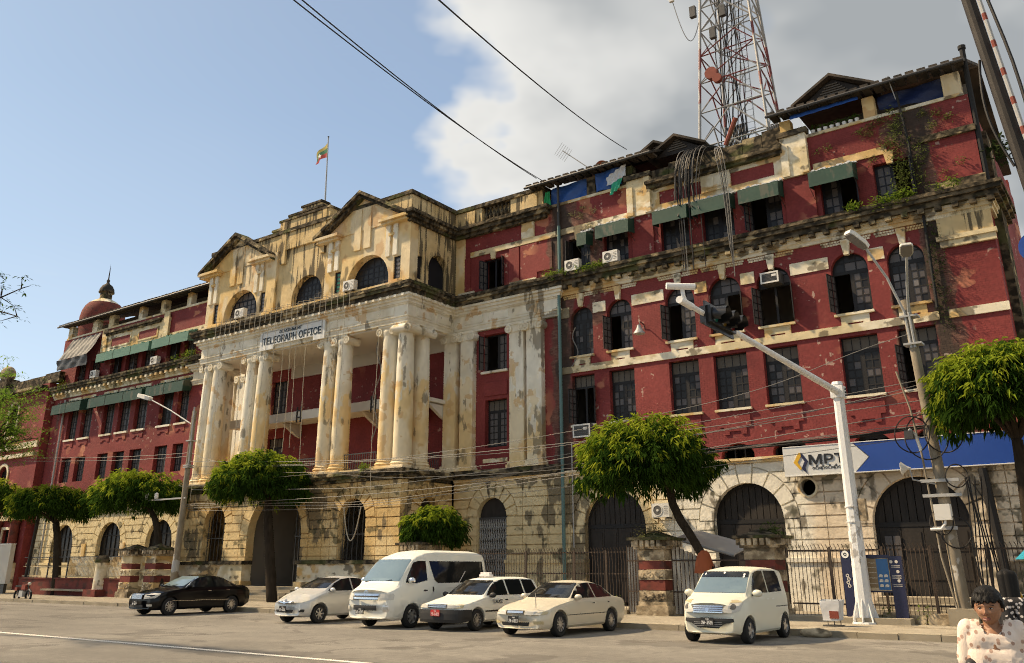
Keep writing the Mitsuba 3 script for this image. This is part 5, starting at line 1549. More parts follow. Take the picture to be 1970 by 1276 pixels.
gate_pillar(-15.08, -6.0, 'banded red and carved stone gate pillar left of the white minivan')
weed([(-15.3, -6.4, 2.85), (-14.8, -6.3, 2.85), (-15.1, -6.1, 3.0), (-15.5, -6.2, 2.8)], 260, .16, .17, 'dry weeds growing on the gate pillar left of the white minivan', 90, hue=((.10, .12, .04), (.34, .32, .16)))
gate_pillar(-11.1, -6.0, 'banded gate pillar rising behind the roof of the white minivan')
weed([(-10.8, -6.2, 2.9), (-10.6, -6.1, 2.85)], 160, .14, .2, 'small green bush on the gate pillar behind the white minivan', 91, hue=((.03, .06, .015), (.09, .14, .03)))
gate_pillar(-48.0, -6.0, 'cream and red banded gate pillar behind the nose of the black sedan', left=True)
gate_pillar(-45.7, -6.0, 'cream and red banded gate pillar half hidden by a tree trunk', left=True)
P = gate_pillar(-26.4, -6.0, 'weathered gate pillar showing its cap above the roof of the white van')
P = thing('lattice_panel', 'cream lattice panel between the two left gate pillars', 'fence')
for x in np.arange(-47.35, -46.3, .11):
    part(P, 'slat', bx(x - .025, x + .025, -6.02, -5.98, .75, 2.3), 'cream_plaster')
for z in (.75, 1.5, 2.3):
    part(P, 'rail', bx(-47.4, -46.3, -6.03, -5.97, z, z + .06), 'cream_plaster')


def board_gate(x0, x1, label, z=lambda t: 2.45, y=-6.0, m='white_boards', step=.15, arc=False):
    G = thing('gate', label, 'gate')
    for x in np.arange(x0, x1 - .05, step):
        t = (x - x0) / (x1 - x0)
        part(G, 'plank', bx(x + .012, x + step - .012, y - .012, y + .012, .2, z(t) + rng.uniform(-.01, .01)), m)
        part(G, 'bar', bx(x - .012, x + .012, y - .05, y - .02, .2, z(t) + .05), 'fence_iron')
    for zz in (.9, 1.95):
        part(G, 'rail', bx(x0, x1, y - .045, y - .015, zz, zz + .05), 'fence_iron')
    return G


board_gate(-16.3, -15.65, 'narrow gate of pale weathered boards left of the banded gate pillar', step=.11)
board_gate(-14.5, -11.65, 'double gate of pale upright boards behind the white minivan', lambda t: 2.5 - .75 * min(1, t * 1.7) if t < .55 else 1.75, step=.16)
SH = thing('shed_roof', 'small grey corrugated lean-to roof behind the board gate', 'shed')
part(SH, 'sheet', (np.array([[-15.0, -4.6, 2.75], [-12.6, -4.9, 2.15], [-12.5, -3.4, 2.5], [-14.8, -3.2, 3.1], [-15.0, -4.6, 2.79], [-12.6, -4.9, 2.19], [-12.5, -3.4, 2.54], [-14.8, -3.2, 3.14]]), np.array([[0, 1, 2], [0, 2, 3], [4, 6, 5], [4, 7, 6], [0, 5, 1], [0, 4, 5], [1, 6, 2], [1, 5, 6]])), 'grey_metal')
part(SH, 'edge', tube([(-15.0, -4.62, 2.74), (-12.6, -4.92, 2.14)], .05, 6), 'grey_metal')
for x, y, z in ((-14.9, -3.3, 3.0), (-12.65, -3.5, 2.4)):
    part(SH, 'post', bx(x - .04, x + .04, y - .04, y + .04, .14, z), 'grey_metal')
# raised strip of planting and stone edge in front of the right railing
part('pavement', 'plinth', rough(bx(-10.4, -2.0, -6.5, -5.7, .12, .30), .012, 2), 'flagstone')
for i in range(9):
    x = -8.0 + .62 * i
    part('pavement', 'rough_stone', rough(bx(x, x + .58, -6.7, -6.45, .12, .40 + .06 * (i % 2)), .03, 3, i), 'carved_stone')
for x, y in ((-7.3, -6.55), (-6.25, -6.55), (-4.6, -6.6), (-3.9, -6.55), (-16.55, -6.5)):
    weed([(x, y - .1, .35), (x + .1, y - .1, .5)], 60, .09, .13, 'small roadside plant at the foot of the right-hand railing' if x > -10 else 'small roadside plant at the foot of the board gate', int(100 - x * 3), 'small plants at the foot of the railing' if x > -10 else None, 'roadside_plant')
for i, (x, z) in enumerate(((-9.0, .62), (-6.9, .62), (-6.9, .46))):
    part('forecourt', 'stair', bx(-8.9, -5.6, -1.2 - .35 * i, 0, .1, .75 - .2 * i), 'flagstone')
rk = thing('kerb_rock', 'rounded grey stone lying in the gutter near the litter bin', 'stone')
part(rk, 'lump', rough((lambda m: (np.array(m.vertices) * [.42, .16, .13] + [-8.0, -11.2, .1], np.array(m.faces)))(trimesh.creation.icosphere(3)), .03, 4), 'carved_stone', smooth=True)

# ------------------------------------------------------------------ poles
TP = thing('traffic_signal_pole', 'white steel traffic signal pole with a long arm over the road', 'traffic light')
oct_ = np.arange(9) / 8 * 2 * math.pi + math.pi / 8


def octa(r0, r1, z0, z1, x, y):
    v = np.vstack([np.c_[x + r0 * np.cos(oct_[:8]), y + r0 * np.sin(oct_[:8]), np.full(8, z0)], np.c_[x + r1 * np.cos(oct_[:8]), y + r1 * np.sin(oct_[:8]), np.full(8, z1)], [[x, y, z1]]])
    f = []
    for i in range(8):
        j = (i + 1) % 8
        f += [[i, j, j + 8], [i, j + 8, i + 8], [i + 8, j + 8, 16]]
    return v, np.array(f)


TX, TY = -7.8, -7.0
part(TP, 'lower_post', octa(.25, .195, .15, 3.55, TX, TY), 'white_steel')
part(TP, 'upper_post', octa(.195, .165, 3.55, 7.35, TX, TY), 'white_steel')
for z in (3.5, 3.05):
    part(TP, 'collar', octa(.225, .225, z, z + .035, TX, TY), 'white_steel')
part(TP, 'cap', octa(.185, .15, 7.35, 7.45, TX, TY), 'white_steel')
part(TP, 'base_plate', octa(.46, .44, .13, .2, TX, TY), 'white_steel')
for k in range(8):
    a = k * math.pi / 4
    part(TP, 'base_rib', ext(Polygon([(.2, .2), (.42, .2), (.22, .85)]), -.012, .012, lambda v, a=a: np.c_[TX + v[:, 0] * math.cos(a) - v[:, 1] * math.sin(a), TY + v[:, 0] * math.sin(a) + v[:, 1] * math.cos(a), v[:, 2]]), 'white_steel')
part(TP, 'arm', tube([(TX, TY - .1, 7.12), (TX, -12, 7.22), (TX, -18.35, 7.36)], [.115, .09, .062], 10), 'white_steel', smooth=40)
part(TP, 'clamp', bx(TX - .2, TX + .2, TY - .2, TY + .2, 6.92, 7.3), 'white_steel')
for z in (7.0, 7.1, 7.2):
    part(TP, 'bolt', tube([(TX + .2, TY + .06, z), (TX + .25, TY + .06, z)], .03, 8), 'dark_metal')
part(TP, 'switch_box', bx(TX + .22, TX + .42, TY - .12, TY + .1, 3.1, 3.75), 'carved_stone')
TL = thing('traffic_light', 'black three-lamp signal head turned on its side on the white arm', 'traffic light')
HX, HY0, HY1, HZ = TX + .06, -17.45, -15.95, 7.33
part(TL, 'backboard', bx(HX - .02, HX + .02, HY0 - .08, HY1 + .06, HZ - .30, HZ + .30), 'signal_black')
part(TL, 'housing', bx(HX - .16, HX + .12, HY0, HY1, HZ - .2, HZ + .2), 'signal_black')
for i in range(3):
    yc = HY0 + .25 + .5 * i
    a = np.linspace(math.radians(-40), math.radians(220), 15)
    v = []
    for t_ in a:
        L = .34 if math.sin(t_) > -.3 else .2
        v += [[HX + .12, yc + .2 * math.cos(t_), HZ + .2 * math.sin(t_)], [HX + .12 + L, yc + .2 * math.cos(t_), HZ + .2 * math.sin(t_) - .03]]
    f = [[2 * k, 2 * k + 1, 2 * k + 3] for k in range(14)] + [[2 * k, 2 * k + 3, 2 * k + 2] for k in range(14)]
    part(TL, 'visor', (np.array(v), np.array(f)), 'signal_black', smooth=True)
    mat('lens_%d' % i, ((.09, .008, .008), (.10, .06, .008), (.006, .07, .05))[2 - i], .15, .6)
    part(TL, 'lens', (lambda m: (np.c_[HX + .125 + m[0][:, 2], yc + m[0][:, 0], HZ + m[0][:, 1]], m[1]))(lathe([(0, .03), (.1, .022), (.17, 0)], 18)), 'lens_%d' % i, smooth=True)
CM = thing('street_camera', 'white tube camera at the tip of the traffic signal arm', 'camera')
part(CM, 'case', tube([(TX - .28, -18.78, 7.72), (TX + .24, -18.40, 7.70)], .075, 10), 'white_paint')
part(CM, 'lens', tube([(TX + .235, -18.405, 7.70), (TX + .26, -18.385, 7.70)], .06, 10), 'signal_black')
part(CM, 'bracket', tube([(TX, -18.55, 7.66), (TX, -18.52, 7.5), (TX, -18.4, 7.38)], .05, 8), 'white_paint')
part(CM, 'sleeve', tube([(TX, -18.75, 7.36), (TX, -18.1, 7.35)], .085, 10), 'white_paint')

UP = thing('lamp_pole', 'old concrete pole with two street lamps and cable boxes at the right', 'street lamp')
UX, UY = -5.25, -6.6
part(UP, 'post', tube([(UX + .12, UY, .15), (UX, UY, 4.5), (UX - .22, UY, 9.9)], [.19, .165, .13], 14), 'concrete_post', smooth=40)
part(UP, 'foot', bx(UX - .28, UX + .5, UY - .35, UY + .35, .1, .62), 'flagstone')
part(UP, 'arm', tube([(UX - .2, UY - .14, 8.3), (UX - .26, UY - .16, 9.5), (UX - .55, UY - .5, 10.6), (UX - .95, UY - 1.1, 11.55)], .04, 8), 'grey_metal')
part(UP, 'arm', tube([(UX - .1, UY - .14, 8.3), (UX - .12, UY - .2, 9.45), (UX + .1, UY - .9, 10.3), (UX + .35, UY - 1.7, 10.85)], .04, 8), 'grey_metal')
for z in (8.4, 9.3):
    part(UP, 'clamp', bx(UX - .42, UX + .12, UY - .22, UY + .2, z, z + .06), 'grey_metal')


def lamp_head(parent, at, to, w, L, h, m='plastic_white'):
    at, to = np.array(at, float), np.array(to, float)
    d = (to - at) / np.linalg.norm(to - at)
    s = np.cross(d, [0, 0, 1.0])
    s /= np.linalg.norm(s)
    u = np.cross(s, d)
    pr = Polygon([(0, -w * .3), (L * .25, -w * .5), (L * .85, -w * .5), (L, -w * .35), (L, w * .35), (L * .85, w * .5), (L * .25, w * .5), (0, w * .3)])
    fr = lambda v: at + v[:, :1] * d + v[:, 1:2] * s + v[:, 2:3] * u
    a = slab(pr, 0, h)
    part(parent, 'lamp_head', (fr(a[0]), a[1]), m)
    b = slab(pr.buffer(-.035), -.03, 0)
    part(parent, 'lamp_glass', (fr(b[0]), b[1]), 'pane_pale')


lamp_head(UP, (UX - .93, UY - 1.08, 11.5), (UX - 1.35, UY - 1.75, 11.95), .36, .85, .14)
lamp_head(UP, (UX + .33, UY - 1.65, 10.8), (UX + .55, UY - 2.5, 11.1), .38, .62, .07)
for z in (3.72, 4.15):
    part(UP, 'crossarm', bx(UX - .5, UX + .55, UY - .28, UY - .18, z, z + .09), 'grey_metal')
part(UP, 'crossarm', bx(UX - .42, UX + .3, UY - .26, UY - .18, 2.78, 2.88), 'grey_metal')
part(UP, 'conduit', tube([(UX - .02, UY - .2, .5), (UX - .25, UY - .2, 2.0), (UX - .3, UY - .22, 3.5), (UX - .36, UY - .24, 5.0), (UX - .5, UY - .2, 6.4), (UX - .75, UY - .2, 7.6)], .03, 8), 'concrete_post')
part(UP, 'meter_box', bx(UX - .22, UX + .22, UY - .48, UY - .18, 3.05, 3.5), 'plastic_white')
part(UP, 'bent_pipe', tube([(UX - .4, UY - .38, 2.8), (UX - .1, UY - .42, 2.8), (UX + .02, UY - .4, 2.95), (UX + .04, UY - .36, 3.1)], .04, 8), 'white_paint')
HN = part(UP, 'loudspeaker', (lambda m: (np.c_[UX - .85 - m[0][:, 2], UY - .3 + m[0][:, 0], 4.6 + m[0][:, 1]], m[1]))(lathe([(.02, -.14), (.05, -.05), (.09, .0), (.2, .12), (.19, .13), (.03, .0)], 14)), 'plastic_white', smooth=40)
part(UP, 'loudspeaker_arm', tube([(UX - .75, UY - .3, 4.6), (UX - .7, UY - .3, 4.25), (UX - .1, UY - .2, 4.1)], .025, 6), 'grey_metal')
part(UP, 'floodlight', bx(UX - .72, UX - .48, UY - .5, UY - .28, 5.45, 5.7), 'dark_metal')
part(UP, 'floodlight_arm', tube([(UX - .6, UY - .35, 5.75), (UX - .45, UY - .28, 5.6), (UX - .36, UY - .24, 5.1)], .05, 6), 'white_paint')
t = np.linspace(0, 2 * math.pi, 26)
for i, (cx, cz, r) in enumerate(((-.55, 5.6, .5), (-.15, 5.5, .62), (.35, 5.6, .55), (-.1, 3.0, .32), (.25, 2.7, .4), (.5, 4.3, .3))):
    part(UP, 'cable_coil', tube(np.c_[UX + cx + r * np.cos(t), UY - .25 + .05 * np.sin(3 * t), cz + r * 1.1 * np.sin(t)], .02, 5), 'black_cable')
for i in range(7):
    z = np.linspace(.3, 4.3, 12)
    part(UP, 'hanging_cable', tube(cc(UX + .55 + .09 * i + .06 * np.sin(z * 2 + i), UY + .35 + .2 * math.cos(i), z), .02, 5), 'black_cable')
PP2 = thing('cable_conduit', 'thick black bundle of cables running down the wall behind the right-hand pole', 'cable')
part(PP2, 'bundle', tube([(-4.75, -.2, .3), (-4.85, -.2, 3.0), (-4.95, -.25, 5.1)], .16, 8), 'black_cable')

SL = thing('street_lamp', 'old pole with one street lamp on a slanting arm at the left', 'street lamp')
SX, SY = -43.1, -6.6
part(SL, 'post', tube([(SX - .15, SY, .15), (SX - .05, SY, 4.5), (SX, SY, 10.1)], [.2, .17, .12], 14), 'concrete_post', smooth=40)
part(SL, 'arm', tube([(SX, SY, 9.3), (SX - 2.3, SY, 10.35), (SX - 4.6, SY - .1, 11.3)], .04, 8), 'grey_metal')
lamp_head(SL, (SX - 4.4, SY - .1, 11.15), (SX - 5.8, SY - .1, 11.55), .45, 1.25, .2)
part(SL, 'side_pipe', tube([(SX + .14, SY - .1, 7.0), (SX + .1, SY - .1, 10.3)], .045, 6), 'grey_metal')
for z in (6.95, 7.05, 8.4):
    part(SL, 'clamp', bx(SX - .22, SX + .22, SY - .2, SY + .2, z, z + .06), 'grey_metal')
part(SL, 'crossarm', bx(SX - 3.6, SX + .2, SY - .12, SY - .04, 5.3, 5.38), 'grey_metal')
for x in (-3.45, -2.55):
    part(SL, 'insulator', lathe([(0, 0), (.1, 0), (.13, .1), (.1, .2), (.11, .3), (0, .34)], 12, (SX + x, SY - .08, 5.4)), 'white_paint', smooth=40)
part(SL, 'white_band', tube([(SX - .12, SY, 1.55), (SX - .1, SY, 2.1)], .2, 14), 'grey_metal')
WPO = thing('utility_pole', 'dark thin pole standing before the arches at the far left', 'pole')
part(WPO, 'post', tube([(-60.2, FY, .1), (-59.5, FY - .1, 5.4)], .11, 10), 'dark_planks')

GP = thing('leaning_pole', 'dark leaning utility pole with a red and white striped strip in the top right corner', 'pole')
gp = lambda z: np.array([-1.68 + (.39 / 4.21) * (16.57 - z), -12.0, z])
part(GP, 'post', tube([gp(0), gp(9), gp(18.5)], [.21, .19, .165], 12), 'dark_planks')
off = np.array([.24, -.14, 0])
for i in range(46):
    z = 8.0 + .22 * i
    if i % 4 == 3:
        part(GP, 'red_band', tube([gp(z) + off, gp(z + .22) + off], .06, 8), 'rust_red')
    elif i % 4 == 0:
        part(GP, 'white_band', tube([gp(z) + off, gp(z + .66) + off], .058, 8), 'grey_metal')
zz = np.linspace(8, 18.5, 16)
part(GP, 'cable', tube(np.array([gp(z) + [.46 + .05 * math.sin(z), -.1, 0] for z in zz]), .045, 6), 'black_cable')
zz = np.linspace(11.4, 14.6, 12)
part(GP, 'cable', tube(np.array([gp(z) + [-.2 - .22 * math.sin((z - 11.4) / 3.2 * math.pi), -.1, 0] for z in zz]), .035, 6), 'black_cable')
RS = thing('round_sign', 'blue round sign plate at the right edge, seen from behind', 'sign')
part(RS, 'plate', (lambda m: (np.c_[-1.25 + m[0][:, 0], -12.25 + m[0][:, 2], 9.15 + m[0][:, 1]], m[1]))(lathe([(0, 0), (.42, 0), (.42, .03), (0, .03)], 24)), 'sign_blue', smooth=40)
part(RS, 'bracket', bx(-1.3, -.9, -12.2, -12.12, 9.1, 9.2), 'grey_metal')

# ------------------------------------------------------------------ map board, litter bin
MB = thing('map_board', 'navy street map board with a brown and blue poster on the pavement', 'map board')
BY = -6.75
for a, b, n in ((-8.38, -8.10, 2.22), (-6.98, -6.62, 2.06)):
    part(MB, 'post', bx(a, b, BY - .07, BY + .07, .3, n), 'sign_navy')
part(MB, 'panel', bx(-8.1, -6.98, BY - .03, BY + .03, 1.03, 2.1), 'sign_navy')
part(MB, 'poster', bx(-8.06, -7.0, BY - .045, BY - .032, 1.07, 2.0), 'carved_stone')
mat('poster_brown', (.22, .16, .09), .5, .3)
mat('poster_blue', (.035, .12, .28), .4, .4)
part(MB, 'poster_map', bx(-8.02, -7.36, BY - .05, BY - .046, 1.16, 1.98), 'poster_brown')
part(MB, 'poster_photo', bx(-7.36, -7.02, BY - .05, BY - .046, 1.1, 1.98), 'poster_blue')
for z in (1.28, 1.43, 1.58, 1.73, 1.86):
    part(MB, 'poster_line', bx(-8.0, -7.38, BY - .054, BY - .05, z, z + .012), 'line_white')
for i in range(6):
    part(MB, 'poster_picture', ext(Polygon([(0, 0), (.11, .0), (.12, .06), (.07, .09), (.02, .07)]), BY - .054, BY - .05, lambda v, i=i: np.c_[-7.33 + .15 * (i % 2) + v[:, 0], v[:, 1], 1.18 + .14 * (i // 2) + v[:, 2]]), 'line_white')
part(MB, 'round_emblem', ext(disc(-8.24, 2.12, .11), BY - .085, BY - .07), 'white_paint')
part(MB, 'emblem_stroke', ext(disc(-8.24, 2.12, .05).difference(disc(-8.24, 2.12, .025)), BY - .09, BY - .085), 'letter_black')
for i, z in enumerate((1.9, 1.9, 1.62, 1.36)):
    part(MB, 'dot', ext(disc(-6.92 + (.15 if i == 1 else .0 if i == 0 else .16), z, .045), BY - .08, BY - .07), 'line_white')
for z in (1.78, 1.74, 1.5, 1.46, 1.42, 1.24, 1.2):
    part(MB, 'text_line', bx(-6.93, -6.68, BY - .078, BY - .07, z, z + .014), 'line_white')
for i in range(4):
    part(MB, 'glyph', ext(Point(-8.24 + .03 * (i % 2), 1.5 - .1 * i).buffer(.05).difference(Point(-8.24 + .03 * (i % 2), 1.5 - .1 * i).buffer(.028)), BY - .078, BY - .07), 'line_white')
part(MB, 'footing', bx(-8.7, -6.5, BY - .5, BY + .3, .1, .32), 'flagstone')
BN = thing('litter_bin', 'white litter bag with a red corner on a thin stand by the signal pole', 'bin')
part(BN, 'bag', rough((lambda m: (np.array(m.vertices) * [1, 1, 1], np.array(m.faces)))(trimesh.Trimesh(*join([(np.array([[-.25, -.16, .30], [.2, -.16, .30], [.24, .16, .32], [-.22, .16, .32], [-.29, -.2, .84], [.26, -.2, .84], [.3, .2, .86], [-.27, .2, .86]]) + [-8.22, -8.8, 0], np.array([[0, 1, 5], [0, 5, 4], [1, 2, 6], [1, 6, 5], [2, 3, 7], [2, 7, 6], [3, 0, 4], [3, 4, 7], [0, 2, 1], [0, 3, 2]]))]), process=False).subdivide().subdivide().subdivide()), .025, 5), 'tarp_white', smooth=50)
part(BN, 'red_patch', bx(-8.26, -8.0, -8.99, -8.975, .36, .56), 'rust_red')
for dx in (-.16, .02, .2):
    part(BN, 'leg', tube([(-8.22 + dx, -8.8, .15), (-8.22 + dx, -8.8, .86)], .012, 6), 'dark_metal')
part(BN, 'foot', lathe([(0, .15), (.3, .15), (.3, .18), (0, .19)], 18, (-8.22, -8.8, 0)), 'dark_metal')

# white hoarding at the far left edge
HB_ = thing('white_hoarding', 'plain off-white hoarding box on the pavement at the left edge', 'hoarding')
part(HB_, 'panel', bx(-72.5, -61.9, FY - .4, FY - .1, .75, 3.2), 'porch_white')
part(HB_, 'skirt', bx(-72.5, -62.2, FY - .3, FY - .1, .1, .75), 'dark_metal')
part(HB_, 'top_edge', bx(-72.5, -61.88, FY - .43, FY - .08, 3.2, 3.26), 'white_paint')

# ------------------------------------------------------------------ neighbours at the left
NB = thing('left_building', 'red and cream old building with a stepped parapet beyond the left end of the office', 'building')
wins = [arch(x - .75, x + .75, z, z + 2.0) for x in (-77.5, -81.5, -85.5, -89.5) for z in (7.0, 12.2)] + [sbox(x - .8, 2.0, x + .8, 4.6) for x in (-75.0, -77.5, -81.5, -85.5)]
part(NB, 'wall', ext(sbox(-120, .1, -72.3, 16.2).difference(unary_union(wins)), -.6, .3), 'red_plaster')
part(NB, 'rear', bx(-120, -72.4, 1.2, 10, .1, 15.5), 'room_dark')
for z0, z1, o in ((15.6, 15.8, .3), (15.8, 16.0, .5), (11.0, 11.5, .12), (10.3, 10.6, .25), (5.3, 5.7, .2), (6.0, 6.15, .15)):
    part(NB, 'string_course', bx(-120, -72.5, -.6 - o, -.4, z0, z1), 'cream_plaster' if z0 < 15 else 'weathered_lime')
for x in np.arange(-118, -73, 2.35):
    part(NB, 'parapet_block', rough(bx(x, x + 2.3, -.55, -.1, 16.2, 16.95 + .1 * math.sin(x)), .03, 2), 'weathered_lime')
PD_ = part(NB, 'parapet_pedestal', rough(bx(-81.4, -79.3, -.9, .2, 16.2, 17.35), .03, 2), 'weathered_lime')
part(PD_, 'round_ornament', (lambda m: (np.array(m.vertices) * [.75, .6, .75] + [-80.4, -.4, 17.9], np.array(m.faces)))(trimesh.creation.icosphere(3)), 'carved_stone', smooth=True)
for q in wins:
    a, b_, c, d = q.bounds
    W = part(NB, 'window', ext(q.difference(unary_union(grid(a + .1, c - .1, b_ + .1, d - .1, 2, 4, .06))), -.35, -.28), 'window_paint')
    part(W, 'glazing', ext(q, -.27, -.25), 'pane_dark')
    part(NB, 'surround', ext(q.buffer(.22, join_style=2).difference(q), -.68, -.55), 'cream_plaster')
for x in (-73.3, -76.2, -79.6, -83.4):
    part(NB, 'column', lathe([(.36, 2.1), (.34, 5.0), (.42, 5.1), (.42, 5.3), (0, 5.3)], 14, (x, -.95, 0)), 'red_stone', smooth=40)
    part(NB, 'pedestal', bx(x - .5, x + .5, -1.4, -.5, .1, 2.1), 'cream_plaster')
DB = thing('domed_tower', 'red dome with a white shoulder, a small lantern and a spire behind the left wing', 'dome')
DX, DY = -81.55, 8.0
part(DB, 'drum', lathe([(2.1, 12), (2.1, 24.2), (2.25, 24.3), (2.25, 24.5), (0, 24.55)], 28, (DX, DY, 0)), 'red_stone', smooth=40)
part(DB, 'dome', lathe([(2.08, 24.5), (2.08, 25.1), (1.98, 25.7), (1.74, 26.25), (1.5, 26.55)], 36, (DX, DY, 0)), 'red_stone', smooth=60)
part(DB, 'white_shoulder', lathe([(1.51, 26.55), (1.1, 26.85), (.7, 27.05), (.6, 27.1), (0, 27.12)], 36, (DX, DY, 0)), 'cream_plaster', smooth=60)
part(DB, 'lantern', lathe([(.66, 27.0), (.66, 27.1), (.56, 27.15), (.56, 27.75), (.74, 27.8), (.74, 27.95), (0, 28.0)], 18, (DX, DY, 0)), 'weathered_lime', smooth=40)
part(DB, 'cap', lathe([(.72, 27.9), (.68, 28.2), (.48, 28.55), (.2, 28.75), (.12, 28.95), (.17, 29.1), (.07, 29.25), (.03, 30.4), (0, 30.9)], 18, (DX, DY, 0)), 'dark_roof', smooth=40)

# ------------------------------------------------------------------ trees
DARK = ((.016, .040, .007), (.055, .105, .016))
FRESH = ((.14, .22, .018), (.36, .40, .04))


def round_tree(name, label, c, rx, rz, trunk, n, seed, cut=.35, group=None, fork=True):
    """a clipped street tree: crown shell of drooping leaf bunches over a dark core, trunk and limbs"""
    R = np.random.RandomState(seed)
    c = np.array(c, float)
    K = thing(name, label, 'tree', group)
    nb = n // 11
    d = R.normal(size=(nb * 2, 3))
    d /= np.linalg.norm(d, axis=1, keepdims=True)
    d = d[d[:, 2] > -cut - .35 * R.rand(len(d))][:nb]
    lump = 1 + .22 * (meshkit.fbm(d * 2.6 + seed, 3, seed) - .5) * 2
    depth = R.rand(len(d)) ** .55
    depth = .35 + .65 * depth
    pos = c + d * np.array([rx, rx, rz]) * (lump * depth)[:, None]
    pos[:, 2] = np.maximum(pos[:, 2], c[2] - rz * .80)
    ms = []
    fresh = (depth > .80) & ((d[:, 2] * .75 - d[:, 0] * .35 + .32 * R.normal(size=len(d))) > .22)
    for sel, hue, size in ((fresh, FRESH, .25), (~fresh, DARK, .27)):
        p = pos[sel]
        if len(p) == 0:
            continue
        k = 11
        q = np.repeat(p, k, 0) + R.normal(size=(len(p) * k, 3)) * .075
        out = np.repeat((p - c) / np.linalg.norm(p - c, axis=1, keepdims=True), k, 0)
        m = len(q)
        a = R.uniform(0, 2 * math.pi, m)
        dr_ = np.c_[np.cos(a) * .55, np.sin(a) * .55, R.uniform(-1.15, -.1, m)] + out * .55
        dr_ /= np.linalg.norm(dr_, axis=1, keepdims=True)
        s = np.cross(dr_, [0.01, 0.02, 1.0])
        s /= np.linalg.norm(s, axis=1, keepdims=True)
        u = np.cross(s, dr_)
        L = size * R.uniform(.65, 1.3, m)[:, None]
        w = L * .13
        tip = q + dr_ * L - np.array([0, 0, 1]) * L * .25
        mid = q + dr_ * L * .45 + u * L * .05
        v = np.stack([q, mid + s * w, tip, mid - s * w], 1).reshape(-1, 3)
        kk = np.arange(m) * 4
        f = np.vstack([np.c_[kk, kk + 1, kk + 2], np.c_[kk, kk + 2, kk + 3]])
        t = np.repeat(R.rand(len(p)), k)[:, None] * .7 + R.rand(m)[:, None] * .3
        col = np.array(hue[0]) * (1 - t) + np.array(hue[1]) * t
        ms.append((v, f, np.repeat(col, 4, 0)))
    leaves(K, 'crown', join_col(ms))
    t = np.array(trunk, float)
    TK = part(K, 'trunk', rough(tube(CubicSpline(np.arange(len(t)), t[:, :3])(np.linspace(0, len(t) - 1, 14)), np.interp(np.linspace(0, len(t) - 1, 14), np.arange(len(t)), t[:, 3]), 10), .03, 3, seed), 'bark', smooth=True)
    top = t[-1, :3]
    for i in range(9):
        a = i / 9 * 2 * math.pi + R.rand()
        e = c + np.array([rx * .7 * math.cos(a), rx * .7 * math.sin(a), rz * R.uniform(-.2, .5)])
        m = (top + e) / 2 + np.array([0, 0, .25])
        part(K, 'limb', tube([top, m, e], [.09, .06, .02], 6), 'bark')
    return K


GT_ = 'clipped round street trees along the pavement'
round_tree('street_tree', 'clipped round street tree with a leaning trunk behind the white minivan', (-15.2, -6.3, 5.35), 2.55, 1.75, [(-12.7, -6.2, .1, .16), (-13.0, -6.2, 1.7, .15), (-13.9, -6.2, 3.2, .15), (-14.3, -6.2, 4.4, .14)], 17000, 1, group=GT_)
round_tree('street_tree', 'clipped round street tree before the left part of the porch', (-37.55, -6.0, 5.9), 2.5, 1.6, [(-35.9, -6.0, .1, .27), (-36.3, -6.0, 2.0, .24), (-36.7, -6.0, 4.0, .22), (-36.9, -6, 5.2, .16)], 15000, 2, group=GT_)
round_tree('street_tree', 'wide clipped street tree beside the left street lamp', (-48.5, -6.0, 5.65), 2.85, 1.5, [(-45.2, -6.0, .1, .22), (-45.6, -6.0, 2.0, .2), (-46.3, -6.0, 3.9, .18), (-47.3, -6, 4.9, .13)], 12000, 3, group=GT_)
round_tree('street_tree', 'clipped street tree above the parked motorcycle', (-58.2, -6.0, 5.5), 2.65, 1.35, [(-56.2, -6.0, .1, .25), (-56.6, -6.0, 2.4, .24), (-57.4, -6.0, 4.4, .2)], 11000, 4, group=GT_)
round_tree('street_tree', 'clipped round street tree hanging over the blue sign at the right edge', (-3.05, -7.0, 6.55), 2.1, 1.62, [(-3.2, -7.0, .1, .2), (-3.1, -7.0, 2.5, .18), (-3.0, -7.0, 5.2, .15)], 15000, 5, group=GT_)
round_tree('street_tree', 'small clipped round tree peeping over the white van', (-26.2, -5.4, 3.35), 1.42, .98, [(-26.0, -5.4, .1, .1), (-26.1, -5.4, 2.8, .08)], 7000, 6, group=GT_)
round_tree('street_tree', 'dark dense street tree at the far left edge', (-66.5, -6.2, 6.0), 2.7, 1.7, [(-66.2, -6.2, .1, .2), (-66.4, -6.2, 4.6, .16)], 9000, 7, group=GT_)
cl = thing('bark_cloth', 'brown cloth bundle tied round the leaning trunk', 'cloth')
part(cl, 'skirt', (lambda m: (m[0] + np.c_[np.zeros(len(m[0])), np.zeros(len(m[0])), np.zeros(len(m[0]))], m[1]))(lathe([(.12, 2.3), (.2, 2.2), (.3, 1.9), (.36, 1.55), (.3, 1.56), (.15, 2.1)], 14, (-13.2, -6.2, 0))), 'terracotta', smooth=40)


